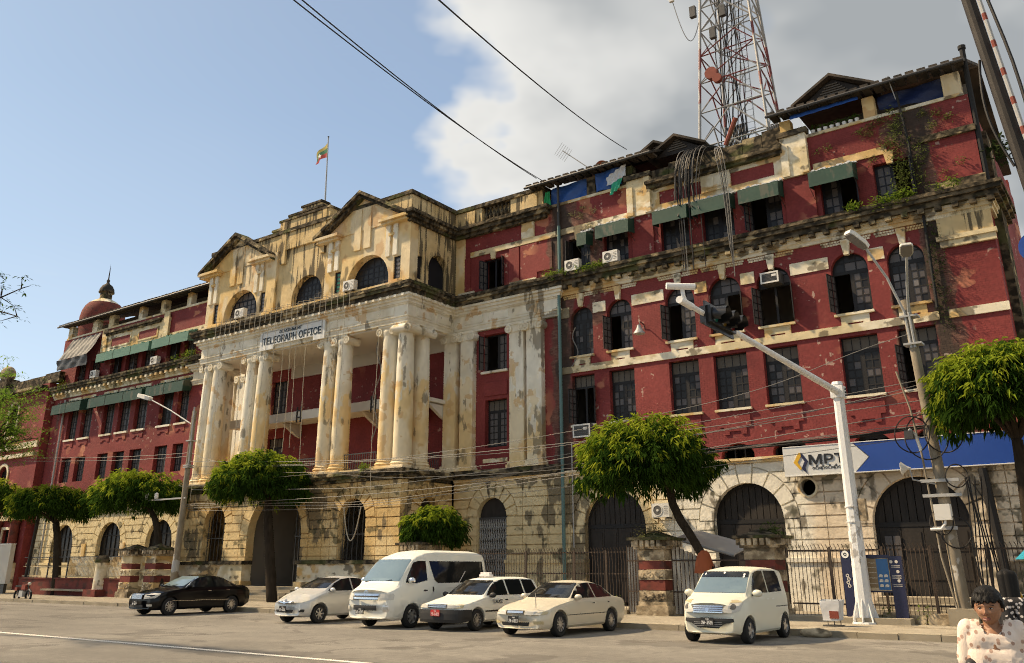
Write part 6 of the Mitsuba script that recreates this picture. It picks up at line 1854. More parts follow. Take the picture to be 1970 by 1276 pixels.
def airy_tree(name, label, base, tips, n, seed, hue, trunk_r=.14, spread=.5, size=.2):
    K = thing(name, label, 'tree')
    R = np.random.RandomState(seed)
    base = np.array(base, float)
    pts = []
    fork = base[-1]
    part(K, 'trunk', tube(base, np.linspace(trunk_r, trunk_r * .55, len(base)), 8), 'bark', smooth=True)
    for e in np.array(tips, float):
        m = (fork + e) / 2 + R.normal(size=3) * .15 + [0, 0, .3]
        c = CubicSpline([0, 1, 2], [fork, m, e])(np.linspace(0, 2, 9))
        part(K, 'branch', tube(c, np.linspace(trunk_r * .5, .012, 9), 6), 'bark')
        for p in c[2:]:
            for _ in range(3):
                q = p + R.normal(size=3) * spread * .9
                pts.append(q)
                part(K, 'twig', tube([p, q], [.016, .005], 4), 'bark')
    leaves(K, 'crown', leaf_set(n, np.array(pts), spread * .42, size, seed, droop=.5, up=.2, hue=hue, squash=.4))
    return K


airy_tree('young_tree', 'airy light green tree in front of the left neighbour building', [(-62.0, -8.6, .1), (-62.3, -8.6, 4), (-62.6, -8.6, 7.8), (-62.8, -8.6, 9.2)],
          [(-66.5, -8.2, 13.2), (-64.8, -9.4, 14.0), (-63.6, -7.6, 14.3), (-61.6, -9.2, 13.6), (-59.6, -8.2, 12.6), (-58.0, -8.8, 11.4), (-57.5, -8.0, 9.6), (-60.2, -8.6, 8.6), (-65.0, -8, 9.0), (-63.4, -9.4, 11.4), (-60.4, -7.8, 10.6), (-66.6, -8.8, 10.8)], 9500, 30, ((.10, .20, .02), (.22, .34, .05)), .2, .75, .24)
airy_tree('overhanging_tree', 'dark feathery branches reaching in at the left edge against the sky', [(-34.5, -25.5, .1), (-34, -25.6, 4), (-31.2, -25.9, 8.2)],
          [(-25.1, -26, 9.75), (-24.3, -26, 9.3), (-22.75, -26, 8.55), (-22.7, -26, 7.8), (-24.2, -26.1, 7.7), (-24.6, -25.9, 8.6), (-26.4, -26.2, 10.3), (-27, -26.5, 7.0), (-29, -26.5, 10.5)], 2600, 31, ((.02, .035, .008), (.055, .10, .02)), .16, .22, .13)
# ------------------------------------------------------------------ cars
def car_paint(name, c, rough=.28, metallic=0.0, coat=.7):
    mat(name, c, rough, .5, metallic, clearcoat=coat, clearcoat_gloss=.92)


car_paint('paint_white', (.66, .65, .58))
car_paint('paint_cream', (.60, .58, .47))
car_paint('paint_pearl', (.56, .51, .40), .3, .15)
car_paint('paint_silver', (.50, .50, .48), .32, .35)
mat('paint_black', (.004, .004, .005), .12, .25)
mat('car_glass', (.010, .011, .012), .05, .6)
mat('film_glass', (.20, .27, .30), .09, .6, .45)
mat('lamp_glass', (.48, .46, .40), .14, .6, clearcoat=.8)
mat('lamp_amber', (.45, .38, .22), .2, .6)
mat('plate_black', (.02, .02, .02), .5, .3)
mat('plate_red', (.42, .03, .03), .5, .3)
mat('bumper_black', (.022, .022, .022), .6, .35)
mat('gap_dark', (.07, .07, .068), .8, .2)
mat('roof_sign', (.75, .70, .66), .4, .4)


def make_car(name, label, at, spec, paint, glass='car_glass', front_glass=None, plate=('plate_black', '1A-2345'), turn=0.0, group=None):
    """a car with its nose towards -y; AT = (x of the middle, y of the front axle)"""
    S = spec
    L, W, wb, fo, wr = S['L'], S['W'] / 2, S['wb'], S['fo'], S['wr']
    ip = lambda k: (lambda x: np.interp(x, *zip(*S[k])))
    top, belt, hw, rw, bot = ip('top'), ip('belt'), ip('hw'), ip('rw'), ip('bot')
    C = thing(name, label, 'car', group)
    ca, sa = math.cos(math.radians(turn)), math.sin(math.radians(turn))

    def place(v):
        a, b = v[:, 1], v[:, 0] - fo
        return np.c_[at[0] + a * ca - b * sa, at[1] + a * sa + b * ca, v[:, 2]]

    def P(n, m, mt, **k):
        return part(C, n, (place(m[0]), m[1]), mt, **k)
    xs = np.unique(np.r_[np.linspace(0, .5, 14), np.linspace(.5, L - .4, 64), np.linspace(L - .4, L, 12), S.get('knots', [])])
    NV = 21

    def section(x):
        h, r, zb, zl, zt = hw(x), rw(x), bot(x), belt(x), top(x)
        zl = min(zl, zt - .03)
        sh = zt - S.get('crown', .055) * min(1, r / .6)
        sh = max(sh, zl + .008)
        p = [(0, zb), (h * .7, zb), (h * .9, zb + .01), (h * .97, zb + .07), (h * 1.0, zb + (zl - zb) * .35), (h * 1.0, zb + (zl - zb) * .62), (h * .985, zb + (zl - zb) * .86), (h * .955, zl)]
        for t in (.25, .5, .75, .93):
            p.append((h * .955 + (r - h * .955) * t, zl + (sh - zl) * t))
        for t in np.linspace(0, 1, NV - 12):
            a = t * math.pi / 2
            p.append((r * (1 - t) ** .8 * (1 - .02 * t), sh + (zt - sh) * math.sin(a) ** .8))
        return np.array(p)
    half = np.array([section(x) for x in xs])
    nb = S.get('nose', .22)

    def bend(x, y, z):
        """the plan curve of nose and tail"""
        f = np.clip(1 - x / .9, 0, 1) ** 1.5
        g = np.clip(1 - (L - x) / .7, 0, 1) ** 1.5
        lean = np.interp(z, *zip(*S['lean'])) * np.clip(1 - x / .6, 0, 1)
        return x + nb * f * (np.abs(y) / W) ** 2.6 - .16 * g * (np.abs(y) / W) ** 2.4 + lean
    n = len(xs)
    ringv = np.concatenate([np.stack([np.repeat(xs[:, None], NV, 1), half[..., 0], half[..., 1]], -1), np.stack([np.repeat(xs[:, None], NV, 1), -half[..., 0], half[..., 1]], -1)[:, ::-1][:, 1:-1]], 1)
    M = ringv.shape[1]
    v = ringv.reshape(-1, 3)
    f = []
    for i in range(n - 1):
        for j in range(M):
            a, b = i * M + j, i * M + (j + 1) % M
            f += [[a, b, b + M], [a, b + M, a + M]]
    ends = []
    for i, flip in ((0, True), (n - 1, False)):
        idx = [i * M + j for j in range(M)]
        for j in range(NV - 1):
            l0, l1 = idx[j], idx[j + 1]
            r0, r1 = idx[(M - j) % M], idx[(M - j - 1) % M]
            for t in ([l0, l1, r1], [l0, r1, r0]):
                if len(set(t)) == 3:
                    f.append(t[::-1] if flip else t)
    v = v.copy()
    v[:, 0] = bend(v[:, 0], v[:, 1], v[:, 2])
    tm = trimesh.Trimesh(v, np.array(f), process=True)
    trimesh.repair.fix_normals(tm)
    mf = manifold3d.Manifold(manifold3d.Mesh(np.asarray(tm.vertices, np.float32), np.asarray(tm.faces, np.uint32)))
    ok = mf.volume() > .5
    if ok:
        for ax in (fo, fo + wb):
            for s in (-1, 1):
                c = manifold3d.Manifold.cylinder(.32, wr + .055, wr + .055, 36).rotate([90, 0, 0]).translate([ax, s * W + .16 * 1.0 + (0 if s > 0 else -.0), wr])
                mf = mf - c
        q = mf.to_mesh()
        body = (np.array(q.vert_properties[:, :3], float), np.array(q.tri_verts))
    else:
        print('body of', name, 'not closed', mf.status())
        body = (np.asarray(tm.vertices), np.asarray(tm.faces))
    P('body', body, paint, smooth=32)

    # surface look-ups: half width at (x, z), and the upper skin's x at (y, z)
    def y_at(x, z):
        p = section(x)[3:]
        k = np.argmax(p[:, 1] >= z) if p[-1, 1] > z else len(p) - 1
        if k == 0:
            return p[0, 0]
        a, b = p[k - 1], p[k]
        t = (z - a[1]) / max(b[1] - a[1], 1e-6)
        return a[0] + (b[0] - a[0]) * np.clip(t, 0, 1)

    def z_top(x, y):
        p = section(x)[::-1]
        p = p[:NV - 11 + 3]
        return np.interp(abs(y), np.maximum.accumulate(p[:, 0]), p[:, 1])

    def cells(poly, d):
        a, b, c, e = poly.bounds
        V, F = [], []
        for u in np.arange(a, c, d):
            for w in np.arange(b, e, d):
                for g in geoms(poly.intersection(sbox(u, w, u + d, w + d))):
                    k = list(g.exterior.coords)[:-1]
                    o = len(V)
                    V += k
                    F += [[o, o + i, o + i + 1] for i in range(1, len(k) - 1)]
        return np.array(V), np.array(F)

    def side(n_, poly, mt, off=.007, **k):
        V, F = cells(poly, .09)
        for s in (1, -1):
            w = np.array([[x, s * (y_at(x, z) + off), z] for x, z in V])
            w[:, 0] = bend(w[:, 0], w[:, 1], w[:, 2])
            P(n_, (w, F), mt, smooth=True, **k)

    def upper(n_, poly, x0, x1, mt, off=.008):
        """a (y, z) shape thrown on the sloping screen between stations X0 and X1"""
        V, F = cells(poly, .08)
        xx = np.linspace(x0, x1, 50)
        w = []
        for y, z in V:
            zt = np.array([z_top(x, y) for x in xx])
            if x1 > x0:
                zt = np.maximum.accumulate(zt)
            w.append([np.interp(z, zt, xx) - off * np.sign(x1 - x0), y, z + off * .6])
        w = np.array(w)
        w[:, 0] = bend(w[:, 0], w[:, 1], w[:, 2])
        P(n_, (w, F), mt, smooth=True)

    def nose(n_, poly, mt, off=.012, thick=None, both=False):
        for s in ((1, -1) if both else (1,)):
            V, F = cells(poly, .08)
            V = V * [s, 1]
            w = np.c_[bend(np.zeros(len(V)), V[:, 0], V[:, 1]) - off, V]
            # wrap round the corner where the shape is wider than the nose
            for i, (y, z) in enumerate(V):
                lim = y_at(0.0, z) * .985
                if abs(y) > lim:
                    e = abs(y) - lim
                    xx = np.linspace(0, .6, 40)
                    yy = np.array([y_at(x, z) for x in xx])
                    arc = np.r_[0, np.cumsum(np.hypot(np.diff(xx), np.diff(yy)))]
                    x = np.interp(e, arc, xx)
                    yv = np.interp(x, xx, yy)
                    w[i] = [bend(np.array(x), np.array(yv), np.array(z)) - off * .5, math.copysign(yv + off * .6, y), z]
            P(n_, (w, F), mt, smooth=True)
    H = dict(P=P, side=side, upper=upper, nose=nose, C=C, place=place, S=S)
    # wheels
    for i, ax in enumerate((fo, fo + wb)):
        for s in (1, -1):
            yo = s * (W - .10)
            t_ = lathe([(wr * .62, -.095), (wr * .9, -.1), (wr * .985, -.08), (wr, -.03), (wr, .03), (wr * .985, .08), (wr * .9, .1), (wr * .62, .095)], 30)
            tr = lambda m: (np.c_[ax + m[0][:, 0], yo + m[0][:, 2] * s, wr + m[0][:, 1]], m[1])
            Wh = P('wheel', tr(t_), 'black_rubber', smooth=40)
            r = wr * .62
            rim = [lathe([(r, .085), (r * .93, .09), (r * .9, .05), (r * .88, -.05)], 28), lathe([(0, .07), (r * .2, .07), (r * .2, .03), (0, .03)], 16)]
            ns = S.get('spokes', 7)
            for q in range(ns):
                a = q / ns * 2 * math.pi
                bxm = bx(r * .15, r * .93, -r * S.get('spoke_w', .13), r * S.get('spoke_w', .13), .045, .075)
                c_, s_ = math.cos(a), math.sin(a)
                rim.append((np.c_[bxm[0][:, 0] * c_ - bxm[0][:, 1] * s_, bxm[0][:, 0] * s_ + bxm[0][:, 1] * c_, bxm[0][:, 2]], bxm[1]))
            m = tr(join(rim))
            part(Wh, 'rim', (place(m[0]), m[1]), 'alloy')
            m = tr(lathe([(0, .0), (r * .9, .0), (r * .9, -.02), (0, -.02)], 20))
            part(Wh, 'brake_disc', (place(m[0]), m[1]), 'dark_metal')
    # underside shadow box of axles and floor
    for s in (1, -1):                          # mirrors
        x, z = S['mirror']
        y = y_at(x, z)
        ms = S.get('mirror_size', 1.0)
        M_ = P('mirror', (lambda m: (np.array(m.vertices) * [.07 * ms, .11 * ms, .075 * ms] + [x, s * (y + .16), z], np.array(m.faces)))(trimesh.creation.icosphere(2)), S.get('mirror_mat', paint), smooth=True)
        q = tube([(x + .02, s * (y - .02), z - .05), (x, s * (y + .1), z - .02)], .025, 6)
        part(M_, 'stalk', (place(q[0]), q[1]), 'bumper_black')
    # plate
    pm, txt = plate
    pw, ph, pz = .33, .17, S['plate_z']
    xo = -S.get('plate_off', .035) + float(bend(np.array(0.), np.array(0.), np.array(pz)))
    PL = P('plate', bx(xo - .01, xo + .004, -pw / 2 + S.get('plate_y', 0), pw / 2 + S.get('plate_y', 0), pz - ph / 2, pz + ph / 2), pm)
    tm_ = meshkit.text_mesh(txt, .075, .003, True)
    tv = np.array(tm_.vertices)
    tv[:, 0] = (tv[:, 0] - tv[:, 0].min()) / (tv[:, 0].max() - tv[:, 0].min()) * .29 - .145
    part(PL, 'lettering', (place(np.c_[xo - .012 - tv[:, 2], tv[:, 0] + S.get('plate_y', 0), pz - .065 + tv[:, 1]]), np.array(tm_.faces)), 'white_paint')
    tm_ = meshkit.text_mesh('YGN', .03, .003, True)
    tv = np.array(tm_.vertices)
    part(PL, 'lettering', (place(np.c_[xo - .012 - tv[:, 2], tv[:, 0] - .04 + S.get('plate_y', 0), pz + .035 + tv[:, 1]]), np.array(tm_.faces)), 'white_paint')
    # wipers
    if 'wiper' in S:
        x, z, hwid = S['wiper']
        for y0 in (-hwid * .75, hwid * .05):
            P('wiper', tube([(x, y0, z), (x + .03, y0 + hwid * .65, z + .05)], .012, 5), 'bumper_black')
    return H


def seam(H, x, z0, z1, w=.012):
    H['side']('door_gap', sbox(x - w / 2, z0, x + w / 2, z1), 'gap_dark', .004)


def screen(H, x0, x1, z0, z1, y0, y1, mt, rev=False):
    H['upper']('rear_window' if rev else 'windscreen', Polygon([(-y0, z0), (y0, z0), (y1, z1), (-y1, z1)]).buffer(-.03).buffer(.03), x0, x1, mt)


# --- white boxy minivan
S = dict(L=3.72, W=1.62, wb=2.45, fo=.68, wr=.295, nose=.20, spokes=5, spoke_w=.2, crown=.07,
         top=[(0, .92), (.04, .955), (.35, 1.05), (.66, 1.11), (.9, 1.29), (1.18, 1.53), (1.36, 1.655), (1.6, 1.72), (2.1, 1.765), (3.1, 1.75), (3.5, 1.70), (3.66, 1.62), (3.72, 1.50)],
         belt=[(0, .80), (.3, .95), (.7, 1.03), (1.2, 1.07), (3.5, 1.12), (3.72, 1.12)], hw=[(0, .60), (.06, .67), (.16, .73), (.35, .785), (.6, .81), (3.2, .81), (3.55, .79), (3.72, .73)],
         rw=[(0, .50), (.2, .60), (.66, .71), (1.2, .66), (1.6, .645), (3.2, .645), (3.6, .63), (3.72, .58)], bot=[(0, .25), (.3, .2), (3.4, .2), (3.72, .3)],
         lean=[(0, .1), (.3, .03), (.5, 0), (.75, .02), (.95, .10), (1.2, .2)], mirror=(1.02, 1.13), mirror_size=1.15, plate_z=.51, wiper=(.74, 1.125, .55))
H = make_car('minivan', 'small boxy white minivan parked nose-out at the right, alone by the kerb', (-9.37, -14.2), S, 'paint_cream', plate=('plate_black', '2M-3535'), front_glass='film_glass')
screen(H, .70, 1.40, 1.14, 1.63, .69, .60, 'film_glass')
H['upper']('sun_band', Polygon([(-.63, 1.50), (.63, 1.50), (.60, 1.635), (-.60, 1.635)]), .70, 1.40, 'car_glass', .013)
for y, z in ((.52, 1.56), (.53, 1.51), (-.52, 1.57), (0, 1.6)):
    H['upper']('sticker', Point(y, z).buffer(.025), .70, 1.40, 'white_paint', .018)
H['side']('side_window', Polygon([(1.06, 1.13), (1.2, 1.32), (1.45, 1.60), (1.72, 1.655), (2.08, 1.66), (2.08, 1.13)]).buffer(-.03).buffer(.03), 'car_glass')
H['side']('side_window', Polygon([(2.16, 1.13), (2.16, 1.66), (3.0, 1.65), (3.12, 1.5), (3.12, 1.15)]).buffer(-.03).buffer(.03), 'car_glass')
for y in (1,):
    H['nose']('headlight', Polygon([(.34, .74), (.44, .86), (.64, .99), (.82, 1.0), (.88, .92), (.80, .76), (.6, .70), (.42, .71)]), 'lamp_glass', .016, both=True)
    H['nose']('headlight_lens', Point(.60, .84).buffer(.065), 'grille_dark', .022, both=True)
    H['nose']('lamp_liner', Polygon([(.50, .92), (.64, .985), (.8, .99), (.84, .94), (.66, .93)]), 'lamp_amber', .023, both=True)
for z in (.70, .745, .79, .835):
    H['nose']('grille_bar', sbox(-.38, z, .38, z + .028), 'chrome', .022)
H['nose']('grille', sbox(-.40, .69, .40, .87), 'grille_dark', .012)
H['nose']('badge', Point(0, .775).buffer(.05), 'chrome', .035)
H['nose']('intake', Polygon([(-.62, .50), (-.6, .575), (.6, .575), (.62, .50), (.42, .46), (.26, .36), (-.26, .36), (-.42, .46)]), 'bumper_black', .012)
for z in (.40, .44, .48):
    H['nose']('intake_bar', sbox(-.36, z, .36, z + .012), 'grey_metal', .018)
H['side']('door_handle', sbox(1.85, .965, 2.02, .995), 'paint_white', .03)
H['side']('door_handle', sbox(2.2, .965, 2.37, .995), 'paint_white', .03)
H['side']('rail', sbox(2.5, .78, 3.5, .80), 'gap_dark', .006)

# --- pearl sedan
S = dict(L=4.75, W=1.75, wb=2.73, fo=.90, wr=.31, nose=.30, spokes=10, spoke_w=.07, crown=.06,
         top=[(0, .67), (.04, .70), (.5, .80), (1.0, .875), (1.42, .915), (1.6, 1.0), (2.0, 1.24), (2.2, 1.33), (2.45, 1.375), (2.75, 1.39), (3.15, 1.37), (3.45, 1.30), (3.8, 1.12), (4.02, .985), (4.3, .965), (4.68, .93), (4.75, .86)],
         belt=[(0, .62), (.6, .74), (1.4, .86), (2, .89), (3.4, .91), (4.2, .90), (4.75, .82)], hw=[(0, .70), (.1, .77), (.3, .84), (.7, .87), (3.9, .875), (4.4, .84), (4.75, .74)],
         rw=[(0, .60), (.5, .70), (1.4, .76), (1.9, .66), (2.3, .585), (2.9, .58), (3.4, .60), (3.9, .68), (4.1, .74), (4.75, .66)], bot=[(0, .22), (.25, .19), (4.3, .2), (4.75, .32)],
         lean=[(0, .12), (.25, .02), (.45, -.02), (.62, .03), (.8, .12)], mirror=(1.75, .97), plate_z=.44, wiper=(1.52, .955, .6))
H = make_car('sedan', 'low champagne-cream sedan parked between the white taxi and the minivan', (-14.35, -15.0), S, 'paint_pearl', plate=('plate_black', '7B-6513'))
screen(H, 1.47, 2.25, .945, 1.325, .70, .55, 'car_glass')
screen(H, 4.0, 3.35, 1.0, 1.32, .66, .54, 'car_glass', True)
H['side']('side_window', Polygon([(1.62, .935), (2.0, 1.19), (2.3, 1.305), (2.78, 1.33), (2.78, .935)]), 'car_glass')
H['side']('side_window', Polygon([(2.84, .935), (2.84, 1.33), (3.2, 1.315), (3.5, 1.2), (3.80, .99), (3.72, .945)]), 'car_glass')
H['nose']('headlight', Polygon([(.30, .555), (.30, .655), (.72, .665), (.92, .645), (.98, .60), (.9, .565)]), 'lamp_glass', .014, both=True)
H['nose']('indicator', Polygon([(.70, .56), (.72, .65), (.9, .645), (.94, .60), (.88, .57)]), 'lamp_amber', .02, both=True)
H['nose']('grille', sbox(-.26, .565, .26, .65), 'grille_dark', .012)
H['nose']('grille_trim', sbox(-.25, .60, .25, .655), 'chrome', .02)
H['nose']('intake', Polygon([(-.42, .29), (-.45, .38), (.45, .38), (.42, .29)]), 'bumper_black', .012)
H['nose']('fog_lamp', sbox(.55, .33, .78, .41), 'lamp_amber', .016, both=True)
H['side']('door_handle', sbox(2.58, .78, 2.68, .81), 'bumper_black', .012)
H['side']('door_handle', sbox(3.42, .79, 3.52, .82), 'bumper_black', .012)
H['side']('trim_strip', sbox(1.0, .515, 3.5, .535), 'gap_dark', .006)
H['P']('marker_rod', tube([(.25, .52, .72), (.22, .52, 1.1)], .012, 6), 'chrome')
H['P']('steering_wheel', (lambda m: (np.c_[1.75 + .12 * m[0][:, 2] * 0 + m[0][:, 1] * .3, -.33 + m[0][:, 0], 1.02 + m[0][:, 1] * .9], m[1]))(tube(np.c_[.17 * np.cos(np.linspace(0, 6.28, 20)), .17 * np.sin(np.linspace(0, 6.28, 20)), np.zeros(20)], .015, 5)), 'gap_dark')

# --- white taxi estate
S = dict(L=4.5, W=1.69, wb=2.58, fo=.86, wr=.30, nose=.20, spokes=12, spoke_w=.05, crown=.06,
         top=[(0, .74), (.04, .765), (.5, .83), (1.15, .93), (1.35, 1.03), (1.75, 1.28), (1.95, 1.375), (2.3, 1.44), (2.8, 1.46), (3.9, 1.45), (4.15, 1.40), (4.35, 1.15), (4.5, .95)],
         belt=[(0, .70), (.6, .77), (1.2, .88), (2, .91), (4.2, .93), (4.5, .90)], hw=[(0, .74), (.1, .79), (.35, .835), (.8, .845), (4.1, .84), (4.5, .76)],
         rw=[(0, .64), (.5, .71), (1.2, .73), (1.7, .62), (2.1, .58), (3.8, .58), (4.2, .6), (4.5, .66)], bot=[(0, .27), (.25, .22), (4.1, .22), (4.5, .36)],
         lean=[(0, .10), (.3, .0), (.5, 0), (.7, .03), (.9, .12)], mirror=(1.5, .96), mirror_mat='bumper_black', plate_z=.50, plate_off=.06, wiper=(1.24, .965, .6))
H = make_car('taxi', 'white taxi estate with a black bumper, red plate and a roof sign', (-17.5, -14.5), S, 'paint_white', plate=('plate_red', '7D-1411'))
screen(H, 1.19, 2.0, .965, 1.365, .68, .55, 'car_glass')
H['side']('side_window', Polygon([(1.40, .95), (1.7, 1.17), (1.98, 1.34), (2.42, 1.39), (2.42, .95)]), 'car_glass')
H['side']('side_window', Polygon([(2.5, .95), (2.5, 1.39), (3.3, 1.39), (3.3, .95)]), 'car_glass')
H['side']('side_window', Polygon([(3.38, .97), (3.38, 1.385), (3.95, 1.37), (4.12, 1.0)]), 'car_glass')
H['nose']('headlight', Polygon([(.36, .625), (.36, .735), (.80, .735), (.88, .70), (.84, .635)]), 'lamp_glass', .016, both=True)
H['nose']('indicator', Polygon([(.66, .63), (.68, .73), (.8, .73), (.87, .70), (.83, .64)]), 'lamp_amber', .022, both=True)
H['nose']('grille', sbox(-.34, .63, .34, .73), 'gap_dark', .012)
for z in (.65, .70):
    H['nose']('grille_bar', sbox(-.33, z, .33, z + .02), 'chrome', .022)
H['nose']('bumper', Polygon([(-1.28, .30), (-1.28, .585), (1.28, .585), (1.28, .30), (.8, .24), (-.8, .24)]), 'bumper_black', .03)
H['side']('side_strip', sbox(1.22, .50, 4.2, .545), 'bumper_black', .01)
H['side']('door_handle', sbox(2.22, .80, 2.36, .83), 'bumper_black', .016)
tm_ = meshkit.text_mesh('TAXI', .10, .004, True)
tv = np.array(tm_.vertices)
H['P']('lettering', (np.c_[1.55 + tv[:, 0] * 1.5, np.full(len(tv), .862) + tv[:, 2], .73 + tv[:, 1]], np.array(tm_.faces)), 'gap_dark')
RSN = H['P']('roof_sign', (lambda m: (m[0], m[1]))(join([bx(2.25, 2.45, -.2, .2, 1.47, 1.53), bx(2.28, 2.42, -.17, .17, 1.53, 1.60)])), 'roof_sign')
H['P']('aerial', tube([(1.75, -.62, 1.25), (2.2, -.72, 1.62)], .008, 5), 'grey_metal')

# --- high-roof van
S = dict(L=5.1, W=1.88, wb=3.11, fo=1.12, wr=.335, nose=.22, spokes=6, spoke_w=.2, crown=.09,
         top=[(0, 1.10), (.03, 1.14), (.25, 1.22), (.50, 1.30), (.8, 1.58), (1.12, 1.90), (1.28, 2.03), (1.5, 2.13), (1.9, 2.235), (2.4, 2.28), (4.6, 2.27), (4.9, 2.22), (5.05, 2.1), (5.1, 1.98)],
         belt=[(0, 1.02), (.3, 1.12), (.6, 1.17), (1.2, 1.20), (4.9, 1.22), (5.1, 1.22)], hw=[(0, .80), (.06, .85), (.2, .90), (.5, .93), (1.0, .94), (4.8, .94), (5.1, .88)],
         rw=[(0, .70), (.4, .80), (.8, .78), (1.3, .74), (1.7, .72), (4.7, .74), (5.1, .70)], bot=[(0, .30), (.3, .24), (4.8, .26), (5.1, .36)],
         lean=[(0, .12), (.35, .02), (.6, 0), (.9, .03), (1.2, .12)], mirror=(.98, 1.36), mirror_mat='chrome', mirror_size=1.3, plate_z=.50, plate_y=-.15, wiper=(.56, 1.325, .75))
H = make_car('high_roof_van', 'tall white high-roof passenger van parked nose-out', (-20.0, -14.65), S, 'paint_white', plate=('plate_black', '4E-6257'))
screen(H, .52, 1.28, 1.34, 1.98, .80, .69, 'film_glass')
H['side']('side_window', Polygon([(.86, 1.30), (1.0, 1.52), (1.28, 1.88), (1.5, 1.93), (1.86, 1.93), (1.86, 1.36), (1.3, 1.27)]), 'car_glass')
H['side']('side_window', Polygon([(2.02, 1.93), (4.82, 1.93), (4.88, 1.27), (2.34, 1.27), (2.2, 1.36)]), 'car_glass')
H['nose']('headlight', Polygon([(.55, .80), (.56, .99), (.92, 1.0), (1.0, .96), (.98, .82)]), 'lamp_glass', .018, both=True)
H['nose']('grille', sbox(-.50, .81, .50, .98), 'grille_dark', .012)
for z in (.83, .93):
    H['nose']('grille_bar', Polygon([(-.50, z), (.50, z), (.52, z + .055), (-.52, z + .055)]), 'chrome', .026)
H['nose']('badge', Point(0, 1.02).buffer(.07).difference(Point(0, 1.02).buffer(.045)), 'chrome', .03)
H['nose']('intake', sbox(-.48, .52, .48, .66), 'bumper_black', .016)
H['nose']('fog_lamp', Point(.75, .58).buffer(.1), 'chrome', .016, both=True)
H['nose']('fog_lens', Point(.75, .58).buffer(.06), 'lamp_glass', .022, both=True)
H['side']('door_handle', sbox(1.62, 1.04, 1.80, 1.08), 'bumper_black', .016)
H['side']('door_handle', sbox(2.06, 1.02, 2.12, 1.16), 'bumper_black', .016)

# --- silver small sedan
S = dict(L=4.3, W=1.69, wb=2.55, fo=.84, wr=.30, nose=.34, spokes=7, spoke_w=.1, crown=.06,
         top=[(0, .70), (.04, .74), (.4, .87), (.9, 1.0), (1.1, 1.06), (1.5, 1.28), (1.85, 1.41), (2.3, 1.46), (2.8, 1.44), (3.2, 1.34), (3.7, 1.10), (4.2, 1.05), (4.3, .95)],
         belt=[(0, .64), (.5, .78), (1.1, .93), (2, .96), (3.5, 1.0), (4.3, .90)], hw=[(0, .62), (.08, .70), (.25, .79), (.6, .84), (3.6, .845), (4.1, .80), (4.3, .7)],
         rw=[(0, .48), (.4, .64), (1.0, .71), (1.5, .63), (1.9, .58), (2.8, .58), (3.4, .62), (4.3, .62)], bot=[(0, .25), (.25, .2), (4.0, .22), (4.3, .34)],
         lean=[(0, .10), (.3, .02), (.5, 0), (.68, .04), (.9, .2)], mirror=(1.3, 1.03), plate_z=.46, wiper=(1.12, 1.075, .6))
H = make_car('small_sedan', 'small silver sedan half hidden behind the high-roof van', (-23.9, -14.7), S, 'paint_silver', plate=('plate_black', '3F-2481'))
screen(H, 1.08, 1.9, 1.08, 1.40, .66, .55, 'car_glass')
H['side']('side_window', Polygon([(1.22, 1.0), (1.6, 1.24), (1.95, 1.37), (2.3, 1.40), (2.3, 1.0)]), 'car_glass')
H['side']('side_window', Polygon([(2.37, 1.0), (2.37, 1.40), (2.8, 1.38), (3.2, 1.24), (3.4, 1.06)]), 'car_glass')
H['nose']('headlight', Polygon([(.42, .66), (.50, .76), (.78, .90), (.95, .92), (.98, .86), (.8, .72), (.6, .65)]), 'lamp_glass', .018, both=True)
H['nose']('grille', Polygon([(-.34, .66), (-.28, .60), (.28, .60), (.34, .66)]), 'grille_dark', .012)
H['nose']('grille_bar', Polygon([(-.36, .71), (0, .655), (.36, .71), (.33, .67), (0, .62), (-.33, .67)]), 'chrome', .024)
H['nose']('badge', Point(0, .715).buffer(.05).difference(Point(0, .715).buffer(.03)), 'chrome', .03)
H['nose']('intake', Polygon([(-.38, .34), (-.42, .43), (.42, .43), (.38, .34)]), 'bumper_black', .012)
H['nose']('fog_recess', Polygon([(.56, .36), (.64, .45), (.74, .44), (.72, .36)]), 'bumper_black', .014, both=True)
H['side']('door_handle', sbox(2.08, .86, 2.24, .89), 'paint_silver', .02)

# --- black saloon
S = dict(L=4.84, W=1.78, wb=2.85, fo=.92, wr=.325, nose=.30, spokes=9, spoke_w=.08, crown=.06,
         top=[(0, .78), (.04, .81), (.5, .91), (1.0, .98), (1.36, 1.02), (1.6, 1.12), (2.0, 1.33), (2.25, 1.42), (2.6, 1.465), (3.0, 1.47), (3.4, 1.40), (3.8, 1.22), (4.1, 1.10), (4.6, 1.06), (4.76, 1.0), (4.84, .9)],
         belt=[(0, .72), (.6, .84), (1.4, .95), (2, .97), (3.6, 1.0), (4.3, .98), (4.84, .86)], hw=[(0, .70), (.1, .78), (.3, .85), (.7, .885), (4.0, .89), (4.5, .85), (4.84, .74)],
         rw=[(0, .58), (.5, .70), (1.3, .77), (1.8, .68), (2.3, .60), (3.1, .60), (3.6, .64), (4.1, .74), (4.84, .64)], bot=[(0, .24), (.25, .2), (4.4, .2), (4.84, .36)],
         lean=[(0, .12), (.3, .02), (.5, 0), (.75, .04), (.95, .14)], mirror=(1.7, 1.05), plate_z=.46, spoke=9, wiper=(1.42, 1.05, .6))
H = make_car('saloon_car', 'long glossy black saloon parked by the kerb at the left', (-32.4, -14.6), S, 'paint_black', plate=('plate_black', '8A-1077'))
screen(H, 1.42, 2.3, 1.05, 1.41, .70, .57, 'film_glass')
H['side']('side_window', Polygon([(1.62, 1.01), (2.0, 1.25), (2.3, 1.37), (2.85, 1.41), (2.85, 1.01)]), 'car_glass')
H['side']('side_window', Polygon([(2.91, 1.01), (2.91, 1.41), (3.3, 1.37), (3.6, 1.23), (3.88, 1.06), (3.8, 1.02)]), 'car_glass')
